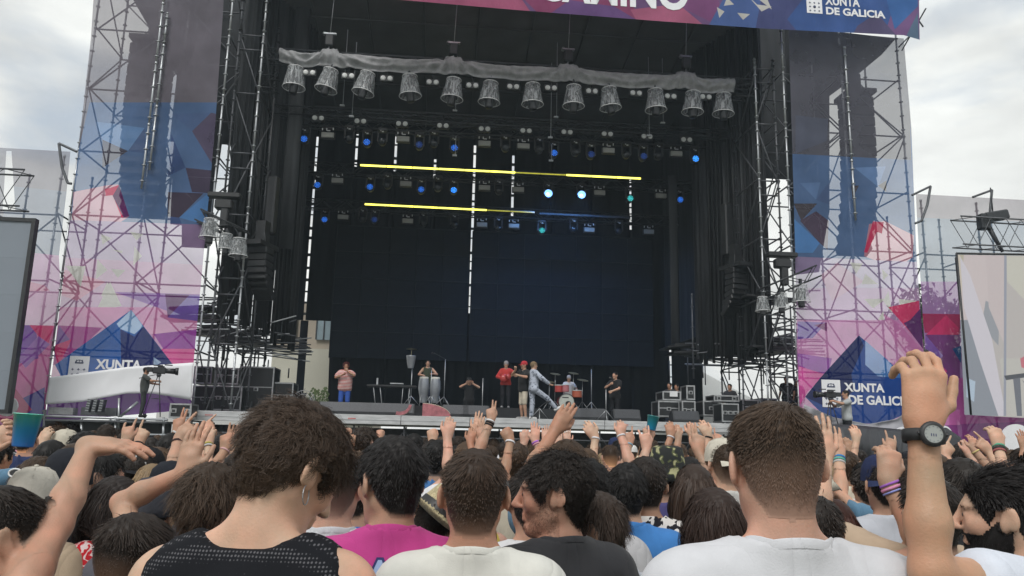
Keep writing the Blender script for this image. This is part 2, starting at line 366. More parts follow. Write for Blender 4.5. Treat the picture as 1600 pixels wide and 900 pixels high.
LAV = (.23, .215, .25); MAUVE = (.185, .168, .20); BL = srgb('#4a78b4'); BD = srgb('#27548f'); BK = srgb('#23345f')
PK = srgb('#c96a9a'); PKL = srgb('#d79cba'); MG = srgb('#a83a86'); PU = srgb('#7a3f92'); RD = srgb('#c2305a'); WT = (.50, .49, .46); DKM = srgb('#7b2152')
BLS = srgb('#33589a'); LBL = srgb('#8fa6c9')
lt = [([(140, 160), (360, 160), (340, 400), (100, 330)], (.10, .17, .33), .62),
      ([(150, 190), (226, 200), (200, 236), (160, 218)], (.15, .27, .50), .62), ([(226, 200), (228, 240), (200, 236)], (.09, .14, .28), .62),
      ([(160, 218), (200, 236), (160, 262)], (.09, .085, .12), .6),
      ([(268, 178), (330, 176), (300, 205)], (.10, .16, .32), .6), ([(345, 180), (340, 270), (300, 205), (330, 176)], (.115, .095, .16), .62),
      ([(268, 210), (290, 262), (262, 275)], (.06, .10, .24), .62), ([(290, 262), (345, 268), (330, 302), (300, 300)], (.075, .06, .10), .64),
      ([(262, 300), (318, 302), (280, 340), (262, 338)], (.07, .055, .085), .64), ([(280, 340), (330, 298), (325, 352)], (.10, .24, .52), .64),
      ([(262, 338), (280, 340), (285, 352), (262, 350)], (.06, .10, .25), .64), ([(280, 350), (335, 352), (320, 390), (282, 386)], (.10, .17, .38), .64),
      ([(115, 300), (165, 290), (184, 288), (202, 338), (150, 372), (112, 350)], srgb('#c98aa0'), .5),
      ([(164, 296), (186, 289), (200, 338), (190, 340), (176, 305), (165, 306)], RD, .8), ([(186, 289), (202, 338), (193, 340), (176, 306)], srgb('#5a2a5a'), .8),
      ([(60, 342), (345, 352), (330, 480), (40, 480)], srgb('#9c83ab'), .50),
      ([(60, 400), (335, 415), (325, 500), (40, 500)], srgb('#b184aa'), .55),
      ([(96, 420), (165, 440), (120, 470), (92, 460)], srgb('#cf7f9c'), .6),
      ([(158, 366), (175, 372), (160, 382)], WT, .75), ([(203, 362), (224, 366), (213, 376)], WT, .75), ([(175, 390), (192, 392), (190, 396)], WT, .75),
      ([(152, 405), (168, 422), (150, 436)], WT, .75), ([(102, 415), (134, 416), (126, 448)], WT, .8), ([(173, 420), (196, 422), (184, 434)], WT, .75), ([(210, 385), (222, 400), (208, 415)], WT, .7),
      ([(172, 440), (190, 478), (150, 486)], WT, .75), ([(158, 462), (168, 440), (182, 474)], WT, .75),
      ([(40, 480), (330, 480), (312, 600), (20, 600)], srgb('#bf74a2'), .68),
      ([(178, 456), (318, 460), (312, 500), (262, 486)], srgb('#8659a0'), .72), ([(258, 459), (296, 461), (262, 496)], srgb('#5f2f66'), .8), ([(296, 461), (318, 462), (312, 502), (262, 496)], srgb('#6a4f9e'), .72),
      ([(84, 508), (160, 512), (100, 570), (70, 570)], srgb('#9c3f86'), .86), ([(92, 508), (110, 532), (84, 560)], srgb('#70408c'), .86), ([(84, 540), (112, 530), (90, 575)], srgb('#c02f6c'), .88),
      ([(240, 522), (312, 514), (310, 548), (255, 545)], srgb('#8c3f94'), .86), ([(250, 545), (310, 545), (306, 600), (270, 570)], srgb('#c6508c'), .86),
      ([(160, 512), (240, 522), (255, 545), (180, 560)], srgb('#b06a9e'), .7),
      ([(205, 484), (272, 572), (242, 602), (96, 590), (86, 570)], srgb('#1f4f96'), .88),
      ([(182, 506), (205, 484), (224, 510), (210, 522), (188, 514)], srgb('#6f96c6'), .6),
      ([(188, 514), (210, 526), (224, 510), (272, 572), (242, 602), (190, 598)], srgb('#232c62'), .9),
      ([(240, 558), (252, 566), (240, 574)], LBL, .85),
      ([(20, 590), (330, 590), (320, 690), (10, 690)], srgb('#7a4a96'), .9)]
banner('tall mesh banner printed with blue and magenta facets, crest half hidden by white tarpaulin', [(150, -60), (352, -60), (349, 10), (336, 200), (318, 400), (303, 560), (298, 640), (70, 660), (84, 560), (122, 240), (142, 60)],
       (*MAUVE, .62), lt, group='printed mesh banners on the stage')
lw = [([(20, 232), (112, 236), (108, 300), (10, 290)], (.21, .20, .24), .55), ([(10, 290), (110, 300), (100, 400), (0, 390)], (.20, .24, .32), .55),
      ([(0, 390), (100, 400), (96, 470), (0, 470)], srgb('#b98fb4'), .6), ([(32, 436), (70, 446), (92, 470), (30, 470)], srgb('#cf7f9f'), .65),
      ([(0, 455), (96, 455), (88, 510), (0, 510)], srgb('#c793b8'), .66), ([(0, 507), (90, 509), (70, 680), (-60, 680)], srgb('#c05f9a'), .88),
      ([(26, 508), (56, 508), (60, 560), (22, 570)], srgb('#74449a'), .88), ([(46, 508), (84, 509), (76, 536), (60, 525)], srgb('#c8386f'), .9), ([(60, 525), (78, 538), (40, 575), (28, 560)], srgb('#8d57a6'), .88),
      ([(20, 630), (70, 605), (68, 690), (10, 690)], srgb('#4b3f92'), .9), ([(-60, 600), (25, 608), (50, 640), (20, 660), (-60, 650)], srgb('#a83668'), .88)]
banner('low wing banner of pale mesh with magenta facets behind blank grey screen', [(-120, 224), (4, 231), (110, 237), (104, 300), (92, 400), (94, 440), (78, 560), (68, 690), (-120, 690)], (.20, .20, .24, .55), lw,
       v=.12, group='printed mesh banners on the stage', holes=[[(10, 236), (18, 236), (24, 330), (4, 330)]])
rt = [([(1225, 160), (1420, 160), (1440, 420), (1225, 420)], (.10, .17, .33), .62),
      ([(1232, 50), (1418, 50), (1424, 250), (1232, 240)], (.12, .12, .15), .6),
      ([(1243, 180), (1294, 186), (1292, 220), (1243, 240)], (.12, .13, .18), .62), ([(1250, 286), (1282, 285), (1275, 312)], (.13, .22, .42), .62), ([(1275, 312), (1295, 285), (1296, 320)], (.09, .14, .28), .62),
      ([(1240, 318), (1277, 318), (1252, 345)], (.085, .075, .09), .64), ([(1241, 342), (1281, 380), (1270, 395), (1243, 395)], (.10, .25, .55), .64), ([(1250, 345), (1275, 330), (1295, 345), (1293, 390), (1281, 380)], (.095, .07, .11), .64),
      ([(1335, 262), (1384, 260), (1372, 292)], (.15, .26, .5), .62), ([(1330, 290), (1342, 290), (1332, 310)], (.11, .095, .11), .62), ([(1372, 290), (1385, 282), (1385, 300)], (.10, .09, .09), .62),
      ([(1358, 350), (1382, 345), (1428, 368), (1426, 402), (1400, 420), (1350, 400)], srgb('#c58a9c'), .52), ([(1364, 346), (1381, 347), (1378, 365), (1370, 362), (1355, 395), (1350, 394)], srgb('#b03455'), .82),
      ([(1225, 400), (1445, 410), (1450, 500), (1225, 500)], srgb('#a18fb6'), .50), ([(1225, 450), (1450, 450), (1450, 520), (1225, 520)], srgb('#ac88b2'), .56),
      ([(1282, 430), (1308, 410), (1350, 440), (1300, 470)], srgb('#b58aaa'), .55),
      ([(1328, 410), (1348, 412), (1338, 428)], WT, .75), ([(1352, 428), (1372, 444), (1346, 444)], WT, .75), ([(1378, 420), (1388, 430), (1380, 438)], WT, .75),
      ([(1350, 467), (1384, 467), (1364, 482)], WT, .8), ([(1388, 455), (1394, 490), (1380, 470)], WT, .7), ([(1404, 467), (1432, 470), (1412, 502)], WT, .85), ([(1380, 486), (1386, 532), (1362, 516)], WT, .85),
      ([(1225, 500), (1450, 500), (1470, 680), (1225, 680)], srgb('#b97cac'), .74),
      ([(1246, 502), (1292, 504), (1270, 528), (1246, 530)], srgb('#6c4f9e'), .74), ([(1272, 508), (1292, 504), (1292, 518)], srgb('#6d2f66'), .8),
      ([(1246, 552), (1300, 560), (1290, 600), (1248, 590)], srgb('#8c4f9c'), .84), ([(1248, 572), (1290, 585), (1262, 612), (1246, 640)], srgb('#cc4f96'), .84),
      ([(1388, 480), (1436, 470), (1440, 540), (1410, 505)], srgb('#b83560'), .86), ([(1380, 490), (1404, 505), (1440, 545), (1440, 585), (1400, 540)], srgb('#b0689c'), .8), ([(1422, 500), (1440, 480), (1442, 545), (1412, 505)], srgb('#54245e'), .86),
      ([(1342, 524), (1424, 596), (1430, 640), (1380, 662), (1300, 662), (1258, 620), (1282, 590)], srgb('#1c3f84'), .9),
      ([(1342, 524), (1350, 540), (1330, 585), (1335, 610), (1300, 640), (1258, 620), (1282, 590)], srgb('#1c2555'), .92),
      ([(1352, 532), (1420, 592), (1372, 588), (1352, 570)], srgb('#3f72b4'), .7)]
banner('tall mesh banner printed with facets and a whole crest beside the cameraman', [(1232, 44), (1412, 60), (1424, 200), (1432, 400), (1444, 560), (1450, 690), (1252, 680), (1246, 560), (1240, 300)], (.12, .12, .15, .6), rt, group='printed mesh banners on the stage')
rw = [([(1425, 300), (1600, 312), (1700, 320), (1700, 380), (1430, 380)], (.24, .21, .24), .55), ([(1430, 340), (1700, 350), (1700, 470), (1430, 470)], (.20, .26, .34), .58),
      ([(1436, 440), (1700, 440), (1700, 700), (1440, 700)], srgb('#a27ab0'), .7), ([(1440, 490), (1500, 491), (1500, 522), (1445, 520)], srgb('#a0305c'), .86), ([(1478, 492), (1498, 512), (1498, 523), (1447, 523)], srgb('#c03567'), .88),
      ([(1446, 523), (1500, 523), (1500, 600), (1446, 600)], srgb('#703a74'), .88), ([(1446, 523), (1474, 556), (1446, 580)], srgb('#7a55a4'), .86), ([(1446, 545), (1480, 580), (1446, 620)], srgb('#c0447c'), .88), ([(1488, 545), (1502, 540), (1502, 568)], srgb('#20487e'), .88),
      ([(1446, 600), (1505, 590), (1700, 650), (1700, 740), (1446, 740)], srgb('#a84c94'), .88), ([(1446, 665), (1700, 655), (1700, 740), (1446, 740)], srgb('#8b3f86'), .88),
      ([(1446, 640), (1500, 640), (1500, 664), (1446, 664)], srgb('#c063a8'), .85)]
banner('low wing banner of mesh printed in pink and blue behind lit screen', [(1431, 303), (1700, 318), (1700, 740), (1452, 720), (1446, 560), (1436, 400)], (.2, .2, .24, .55), rw, v=.12, group='printed mesh banners on the stage')
tb = [([(560, -80), (760, -80), (830, 20), (640, 8), (560, 0)], srgb('#a35a78'), .97), ([(740, -80), (960, -80), (1000, 40), (850, 30)], srgb('#8a4a6c'), .97),
      ([(850, 28), (890, 0), (960, 10), (1010, 40)], srgb('#6b5080'), .97), ([(985, 15), (1060, 6), (1100, 40), (1000, 42)], srgb('#a5607c'), .97), ([(1050, -80), (1110, -80), (1130, 44), (1062, 10)], srgb('#7b4f78'), .97),
      ([(1105, 44), (1140, -20), (1200, -40), (1180, 48)], srgb('#4e6396'), .97), ([(1180, 48), (1200, -60), (1260, -60), (1250, 54)], srgb('#4a4f78'), .97), ([(1250, 54), (1230, 30), (1300, -60), (1420, -60), (1380, 60)], srgb('#40588c'), .97),
      ([(1340, 40), (1370, 20), (1400, 55), (1330, 58)], srgb('#56506e'), .97), ([(1380, -20), (1434, 0), (1434, 10), (1398, 46)], srgb('#3f6298'), .97), ([(1415, 58), (1434, 20), (1436, 62)], srgb('#586a80'), .97), ([(1310, 22), (1318, 24), (1314, 26)], srgb('#3f6298'), .97),
      ([(1120, 11), (1132, 18), (1124, 28)], WT, 1), ([(1136, -4), (1147, 7), (1131, 9)], WT, 1), ([(1152, 20), (1172, 22), (1161, 31)], WT, 1), ([(1169, -6), (1183, 7), (1206, 10), (1190, 18)], WT, 1), ([(1183, -3), (1196, -8), (1206, 15)], WT, 1)]
banner('wide pink to blue banner hanging across the top of the stage', [(560, -90), (1440, -90), (1436, 2), (1437, 62), (1412, 55), (1200, 45), (1030, 33), (800, 15), (640, 1), (560, -5)], (*srgb('#70567e'), .97), tb, v=-.75, group='printed mesh banners on the stage')

# flat white lettering and crests on the banners
def text(parent, body, h, loc, m=M_print_w, bold=0., rot=0., space=1., name='lettering', align='LEFT', d=.004):
    cu = bpy.data.curves.new('text', 'FONT'); cu.body = body; cu.size = h / .72; cu.offset = bold; cu.extrude = d; cu.space_character = space; cu.align_x = align; cu.resolution_u = 4
    o = bpy.data.objects.new('tmp', cu); C.objects.link(o); dg = bpy.context.evaluated_depsgraph_get()
    me = bpy.data.meshes.new_from_object(o.evaluated_get(dg)); bpy.data.objects.remove(o); me.materials.clear(); me.materials.append(m)
    x = bpy.data.objects.new(name, me); link(x, parent); x.matrix_local = Matrix.Translation(loc) @ Matrix.Rotation(rot, 4, 'Y') @ Matrix.Rotation(math.pi / 2, 4, 'X'); x['kind'] = 'stuff'
    return x
def crest(parent, px, py, wpx, v, tall=1.4):
    u, z = on_v(px, py, v); u2, _ = on_v(px + wpx, py, v); wd = u2 - u; ht = wd * tall
    b = MB(); b.box((u + wd / 2, -.010, z - ht / 2), (wd, .008, ht)); o = b.obj('crest', M_print_w, parent)
    m2 = mat('navy_print', (.02, .035, .10), .6, 0, .1, 3); b = MB(); cx = u + wd / 2; zc = z - ht * .22
    pts = [Vector((cx + wd * .20 * math.cos(a), -.018, zc - .02 + wd * .14 * math.sin(a))) for a in np.linspace(0, math.pi, 9)]
    b.path(pts, wd * .018, 4); b.box((cx, -.018, zc - wd * .05), (wd * .42, .008, wd * .06))
    for k in (-1, 0, 1): b.tube((cx + k * wd * .13, -.018, zc - .02), (cx + k * wd * .16, -.018, zc + wd * .12), wd * .015, n=4)
    for i in (-1, 0, 1):
        for j in (0, 1, 2):
            x = cx + i * wd * .29; zz = z - ht * (.50 + .19 * j)
            if i == 0 and j == 1:
                b.lathe([(.0, -.008), (wd * .09, -.008), (wd * .09, 0)], 10, (x, -.018, zz), Vector((0, 1, 0))); continue
            b.box((x, -.018, zz), (wd * .12, .008, wd * .03)); b.box((x, -.0185, zz), (wd * .03, .008, wd * .12))
    q = b.obj('emblem', m2, o); return o
bn = {o['label'].split()[0] + str(i): o for i, o in enumerate([x for x in bpy.data.objects if x.name.startswith('printed_banner')])}
BN = [x for x in bpy.data.objects if x.name.startswith('printed_banner')]
BLT = [o for o in BN if 'half hidden' in o['label']][0]; BRT = [o for o in BN if 'whole crest' in o['label']][0]; BTOP = [o for o in BN if 'across the top' in o['label']][0]
def letters(parent, body, px, py, hpx, wpx, v, bold=.012):
    """lettering whose first baseline pixel is px,py; scaled to wpx wide"""
    u, z = on_v(px, py, v); u2, _ = on_v(px + wpx, py, v); _, z2 = on_v(px, py - hpx, v)
    t_ = text(parent, body, z2 - z, (u, -.012, z), bold=bold); t_.scale.x = 1; xs = [c[0] for c in t_.bound_box]; k = (u2 - u) / (max(xs) - min(xs))
    for vv in t_.data.vertices: vv.co.x *= k
    return t_
crest(BLT, 110, 556, 31, 0); letters(BLT, 'XUNTA', 150, 576, 15, 72, 0); letters(BLT, 'DE GALICIA', 150, 602, 15, 120, 0)
crest(BRT, 1283, 593, 29, 0); letters(BRT, 'XUNTA', 1320, 611, 13, 63, 0); letters(BRT, 'DE GALICIA', 1325, 631, 14, 98, 0)
crest(BTOP, 1259, -12, 24, -.75); letters(BTOP, 'XUNTA', 1290, 7, 13, 54, -.75); letters(BTOP, 'DE GALICIA', 1290, 22, 11, 92, -.75)
letters(BTOP, 'CAMIÑO', 838, -2, 50, 236, -.75, bold=.05)

# folded hems and straps: the roof edge truss end that sticks out beside the banner
t = thing('roof_corner_frame', 'steel roof corner frame poking out past the top banner', 'scaffolding'); t.matrix_world = SM
for a, b in (((13.9, -.6, 16.4), (14.3, 1.5, 16.0)), ((13.6, .6, 15.6), (14.3, .9, 16.3)), ((13.95, .1, 16.6), (14.35, .2, 17.6)), ((14.3, .2, 16.2), (13.4, .3, 17.8))):
    bar(t, 'tube', ME_led, a, b)

# ================================================================== line arrays behind the mesh
def array(label, u, v, ztop, n, wd, hb, curve, facing=0.):
    t = thing('line_array', label, 'loudspeaker array', group='hanging line arrays of the stage'); t.matrix_world = SM @ Matrix.Translation((u, v, 0)) @ Matrix.Rotation(facing, 4, 'Z')
    b = MB(); b.box((0, 0, 0), (wd, .5, hb * .96), bev=.03); b.box((0, -.26, 0), (wd * .93, .02, hb * .8)); me = b.mesh('cabinet', M_black)
    z = ztop; y = 0; a = 0
    for k in range(n):
        a = curve * (k / n) ** 2; z -= hb * math.cos(a) * .5; y += hb * math.sin(a) * .5
        o = put('cabinet', me, t); o.matrix_local = Matrix.Translation((0, y, z)) @ Matrix.Rotation(-a, 4, 'X')
        z -= hb * math.cos(a) * .5; y += hb * math.sin(a) * .5
    b = MB(); b.box((0, 0, ztop + .08), (wd * .9, 1.1, .14)); b.box((0, 0, ztop + .5), (.32, .32, .7)); b.box((-.0, .4, ztop + 1.5), (.32, .3, 1.9), bev=.04); b.tube((0, 0, ztop + .8), (0, 0, ztop + 5), .02)
    b.tube((-.3, -.3, ztop + .1), (0, 0, ztop + .8), .02); b.tube((.3, -.3, ztop + .1), (0, 0, ztop + .8), .02)
    b.obj('rigging_frame', M_black, t); return t
array('big loudspeaker array hanging behind the banner that has the bright pole', -11.62, 1.25, 14.15, 15, 1.3, .37, .5)
array('big loudspeaker array hanging behind the banner under the banner corner', 12.25, 1.25, 13.9, 15, 1.1, .37, .5)

# ================================================================== cloths behind and beside the towers
def sheet(name, label, pts, v, m, cat='stage cloth', group=None, thick=.02, px=True):
    P = [on_v(x, y, v) for x, y in pts] if px else pts
    b = MB(); b.prism([(u, v, z) for u, z in P], (0, 0, 0), (0, thick, 0)); o = b.obj(name, m); o.matrix_world = SM; tag(o, label, cat, group); return o
sheet('side_cloth', 'dark cloth hanging behind the banner between array and striped edge', [(168, -70), (362, -70), (350, 200), (324, 388), (284, 386), (284, 352), (266, 350), (276, 118)], 2.4, M_cloth_b, group='dark cloths hung round the stage')
sheet('side_cloth', 'dark cloth hanging behind the banner below the top banner corner', [(1226, 40), (1400, 60), (1378, 85), (1330, 125), (1296, 150), (1296, 330), (1280, 425), (1238, 430)], 2.4, M_cloth_b, group='dark cloths hung round the stage')

# ================================================================== stage house: deck, roof, drapes
D0, D1 = 0., 12.5; RZ = 16.8
dk = MB(); dk.box((0, D1 / 2, DECK - .06), (17.9, D1 - .1, .12)); deck = dk.obj('stage_deck', mat('black_stage_ply', (.03, .031, .034), .45, 0, .4, 3)); deck.matrix_world = SM
tag(deck, 'flat black stage floor the band stands on', 'stage'); 
# fascia in panels
fas = thing('stage_fascia', 'pale aluminium edge running along the stage front', 'stage edge'); fas.matrix_world = SM
for k in range(9):
    b = MB(); b.box((-8.0 + 2 * k, -.06, DECK - .135), (1.985, .08, .27), bev=.008); b.box((-8.0 + 2 * k, -.105, DECK - .14), (1.985, .012, .02)); b.obj('edge_panel', mat('pale_anodised_edge', (.50, .51, .52), .5, .2, .2, 3, stretch=(1, 1, 6)), fas)
    b = MB(); b.box((-8.4 + 2 * k, -.103, DECK - .13), (.22, .006, .05)); b.obj('sticker', mat('red_sticker', (.45, .05, .04), .6), fas) if k % 2 == 0 else None
# underworks
us = thing('stage_understructure', 'dark scaffold legs and braces under the stage floor', 'scaffolding'); us.matrix_world = SM
for k in range(13):
    u = -8.7 + 1.45 * k
    for v in (.15, 1.6): bar(us, 'leg', ME_led, (u, v, 0), (u, v, DECK - .3), 1.)
    if k < 12: bar(us, 'brace', ME_brace, (u, .2, .2 if k % 2 else 2.0), (u + 1.45, .2, 2.0 if k % 2 else .2)); bar(us, 'ledger', ME_led, (u, .16, 1.2), (u + 1.45, .16, 1.2)); bar(us, 'ledger', ME_led, (u, .1, 1.85), (u + 1.45, .1, 1.85))
sheet('skirt_cloth', 'black skirt cloth hanging under the stage floor', [(-8.9, .05), (8.9, .05), (8.9, 2.1), (-8.9, 2.1)], 1.9, M_black, px=False, group='dark cloths hung round the stage')

roof = thing('stage_roof', 'dark sloping stage roof of panels on trusses', 'roof'); roof.matrix_world = SM
M_roof = mat('dark_roof_membrane', (.13, .137, .145), .85, 0, .3, .5, bump=1, bscale=1.2)
ZR = lambda v: 17.6 - .10 * v
nr, ncol = 6, 9
for i in range(ncol):
    for j in range(nr):
        u0, u1 = -9.1 + i * 2.03, -9.1 + (i + 1) * 2.03 - .05; v0, v1 = -.5 + j * 2.3, -.5 + (j + 1) * 2.3 - .05
        b = MB(); b.add([(u0, v0, ZR(v0)), (u1, v0, ZR(v0)), (u1, v1, ZR(v1)), (u0, v1, ZR(v1)), (u0, v0, ZR(v0) + .05), (u1, v0, ZR(v0) + .05), (u1, v1, ZR(v1) + .05), (u0, v1, ZR(v1) + .05)],
                       [(0, 1, 2, 3), (7, 6, 5, 4), (0, 4, 5, 1), (1, 5, 6, 2), (2, 6, 7, 3), (3, 7, 4, 0)]); b.obj('roof_panel', M_roof, roof)
q = MB(); q.add([(-9.3, -.6, ZR(-.6) + .08), (9.3, -.6, ZR(-.6) + .08), (9.3, 13.4, ZR(13.4) + .08), (-9.3, 13.4, ZR(13.4) + .08), (-9.3, -.6, ZR(-.6) + .12), (9.3, -.6, ZR(-.6) + .12), (9.3, 13.4, ZR(13.4) + .12), (-9.3, 13.4, ZR(13.4) + .12)], [(0, 1, 2, 3), (7, 6, 5, 4), (0, 4, 5, 1), (1, 5, 6, 2), (2, 6, 7, 3), (3, 7, 4, 0)]); q.obj('roof_sheet', M_roof, roof)
M_rt = mat('grey_roof_tube', (.10, .105, .11), .5, .3, .2, 6)
ME_rt = tube_mesh('roof_tube', .035, M_rt)
for i in range(ncol + 1): bar(roof, 'rafter', ME_rt, (-9.1 + i * 2.03, -.5, ZR(-.5) - .05), (-9.1 + i * 2.03, 12.9, ZR(12.9) - .05))
for j in range(nr + 1): bar(roof, 'purlin', ME_rt, (-9.1, -.5 + 2.2 * j, ZR(-.5 + 2.2 * j) - .12), (9.1, -.5 + 2.2 * j, ZR(-.5 + 2.2 * j) - .12))

def truss_mesh(name, length, w_, h_, m, bay=.5, r=.026, rb=.013):
    b = MB(); n = max(1, round(length / bay)); s_ = length / n
    for y in (-w_ / 2, w_ / 2):
        for z in (-h_ / 2, h_ / 2): b.tube((0, y, z), (length, y, z), r, n=6)
    for k in range(n):
        x0, x1 = k * s_, (k + 1) * s_
        for y in (-w_ / 2, w_ / 2): b.tube((x0, y, -h_ / 2 if k % 2 else h_ / 2), (x1, y, h_ / 2 if k % 2 else -h_ / 2), rb, n=4, cap=False)
        for z in (-h_ / 2, h_ / 2): b.tube((x0, -w_ / 2 if k % 2 else w_ / 2, z), (x1, w_ / 2 if k % 2 else -w_ / 2, z), rb, n=4, cap=False)
    return b.mesh(name, m)
def truss(label, a, b_, w_=.35, h_=.4, m=M_blackmetal, group='lighting trusses over the stage', cat='truss'):
    a, b_ = Vector(a), Vector(b_); d = b_ - a; o = bpy.data.objects.new('lighting_truss', truss_mesh('lighting_truss', d.length, w_, h_, m)); link(o)
    ang = math.atan2(d.y, d.x); el = math.atan2(d.z, math.hypot(d.x, d.y)); o.matrix_world = SM @ Matrix.Translation(a) @ Matrix.Rotation(ang, 4, 'Z') @ Matrix.Rotation(-el, 4, 'Y')
    return tag(o, label, cat, group)
ZA, ZB, ZC = 12.55, 11.75, 11.05; VA, VB, VC = 4., 6.8, 9.4
truss('black truss carrying the top row of small stage lamps', (-8.2, VA, ZA + .45), (8.3, VA, ZA + .45))
truss('black truss carrying the middle row of small stage lamps', (-8.2, VB, ZB + .45), (8.3, VB, ZB + .45))
truss('black truss carrying the lowest row of small stage lamps', (-8.2, VC, ZC + .45), (8.3, VC, ZC + .45))
truss('black truss hidden under the grey cloth at the stage front', (-8.2, 1.5, 14.2), (8.5, 1.5, 14.2))

# back drapes with slits of daylight between them
slits = [490, 553, 615, 678, 740, 801, 863, 924, 985, 1043]; VB_ = 12.0
def zs(px, y0, y1): return on_v(px, y1, VB_)[1], on_v(px, y0, VB_)[1]
US = [on_v(p, 300, VB_)[0] for p in slits]; US2 = US[:]
gaps = {0: [(6.9, 15.6)], 1: [(14.2, 16.3)], 2: [(14.1, 16.3)], 3: [(13.8, 14.8)], 4: [(7.5, 15.6)], 5: [(12.2, 15.2)], 8: [(11.8, 14.4)], 9: [(4.2, 15.0)]}
def wavy(u0, u1, z0, z1, v, amp=.06, n=None, k=9., m=None, name='drape', label='', group=None, cat='drape', thick=0.03, bottom=None, seed=0, parent=None):
    n = n or max(6, int((u1 - u0) / .12)); rr = random.Random(seed); ph = rr.random() * 6; top = []; V = []; F = []
    for i in range(n + 1):
        u = u0 + (u1 - u0) * i / n; y = amp * (math.sin(u * k + ph) + .5 * math.sin(u * k * 2.3 + ph * 2))
        zb = z0 if bottom is None else bottom(u)
        V += [(u, v + y, zb), (u, v + y * .8, z1), (u, v + y + thick, zb), (u, v + y * .8 + thick, z1)]
    for i in range(n):
        a = 4 * i; b = a + 4; F += [(a, b, b + 1, a + 1), (b + 2, a + 2, a + 3, b + 3), (a + 1, b + 1, b + 3, a + 3), (a, a + 2, b + 2, b)]
    F += [(0, 1, 3, 2), (4 * n, 4 * n + 2, 4 * n + 3, 4 * n + 1)]
    me = new_mesh(name, V, F, m, smooth=True); o = bpy.data.objects.new(name, me); link(o, parent)
    if parent is None: o.matrix_world = SM; tag(o, label, cat, group)
    return o
M_drape = mat('navy_black_drape', (.014, .016, .021), .95, 0, .35, .8, bump=.5, bscale=3, stretch=(3, 3, .3), spec=.1)
U512 = on_v(513, 600, VB_)[0]
edges = [US[0] - 1.4] + US + [US[-1] + 1.5]
desc = ['outermost beside the bright back opening', 'second from the back opening', 'third from the back opening', 'fourth from the back opening', 'fifth, ending at the long central slit', 'sixth, starting at the long central slit',
        'seventh, above the guitarist', 'eighth, above the two lit blue lamps', 'ninth, above the drum kit', 'tenth, ending at the long bright slit', 'last, past the long bright slit']
for i in range(len(edges) - 1):
    gl = .055; u0 = edges[i] + (gl if i else 0); u1 = edges[i + 1] - (gl if i < len(edges) - 2 else 0)
    DR = globals().setdefault('DR_', []); DR.append(wavy(u0, u1, DECK if i else 6.9, 17.2, VB_, m=M_drape, name='drape', label=f'tall black back drape, {desc[i]}', group='black drapes closing the stage back', cat='drape', seed=i, amp=.03, bottom=(lambda u: 6.9 if u < U512 else DECK) if i == 1 else None))
# strips that close the seams where no daylight shows
for i, u in enumerate(US):
    z = DECK; gg = gaps.get(i, [])
    for (a, b_) in gg + [(17.2, 18)]:
        if a - z > .1:
            q = MB(); q.box((u, VB_ + .12, (z + a) / 2), (.34, .03, a - z)); o = q.obj('seam_strip', M_drape, DR_[i])
        z = b_
# cross ties that break the slits up
for i in gaps:
    for (a, b_) in gaps[i]:
        z = a + .3; rr = random.Random(i)
        while z < b_ - .2:
            q = MB(); q.box((US[i] + rr.uniform(-.02, .02), VB_ + .1, z), (.22, .05, rr.uniform(.04, .14))); o = q.obj('cloth_tie', M_black, DR_[i]); z += rr.uniform(.3, .8)

# video wall switched off: panels in a grid
vw = thing('video_wall', 'switched off dark video wall of square panels behind the band', 'video wall'); vw.matrix_world = SM
q = MB(); q.box((0, 0, 0), (1.17, .08, 1.17), bev=.015); q.box((0, -.042, 0), (1.13, .01, 1.13)); me_p = q.mesh('screen_panel', mat('unlit_led_panel', (.012, .015, .020), .9, 0, .25, 1.5, spec=.1))
q = MB(); q.box((0, 0, 0), (.035, .05, 1.19)); q.box((.6, 0, .6), (1.19, .05, .035)); me_f = q.mesh('panel_rail', mat('panel_rail_grey', (.019, .023, .029), .8, spec=.2))
us_ = on_v(736, 400, VB_ - .5)[0]
for i in range(-5, 7):
    for j in range(5):
        p = (us_ + .6 + 1.2 * i + (.045 if i >= 0 else -.045), VB_ - .5, 5.8 + 1.2 * j); put('screen_panel', me_p, vw, p); put('panel_rail', me_f, vw, (p[0] - .6, p[1] - .06, p[2]))

# side wings: black strip curtains, each long strip hanging loose
wing_m = [M_cloth_b, M_black, M_cloth_g]
def wing(side, label, us_, vfun, bottom, seed):
    a, b = (us_[0], us_[-1]); q = MB(); zb = 7.4 if side < 0 else 4.9
    t = thing('side_curtain', label, 'curtain', group='black curtains down the stage sides'); t.matrix_world = SM; rr = random.Random(seed); n = len(us_) - 1
    for k in range(n):
        u0, u1 = us_[k], us_[k + 1]; v = vfun((u0 + u1) / 2)
        o = wavy(u0 + .01, u1 + .06, bottom(u0) + rr.uniform(-.25, .15), 17.0, v, amp=.05, n=5, k=14, m=wing_m[rr.choice([0, 0, 0, 1, 2])], name='curtain_strip', seed=seed + k, parent=t)
    q.prism([(a, vfun(a) + .25, zb), (b, vfun(b) + .25, zb), (b, vfun(b) + .25, 17.0), (a, vfun(a) + .25, 17.0)], (0, 0, 0), (0, .04, 0)); q.obj('backing_cloth', M_black, t)
    return t
nL = 26
wing(-1, 'black strip curtains down the stage side above the big flight cases', [-8.8 + k * .085 for k in range(21)], lambda u: 1.2 + (u + 8.7) * 2.3, lambda u: 5.5 - (u + 8.7) * .45, 3)
wing(1, 'black strip curtains down the stage side next to hooded lamps', [7.5 + k * .08 for k in range(18)], lambda u: 1.6 + (8.7 - u) * 2.5, lambda u: 4.7 + (8.7 - u) * .1, 9)
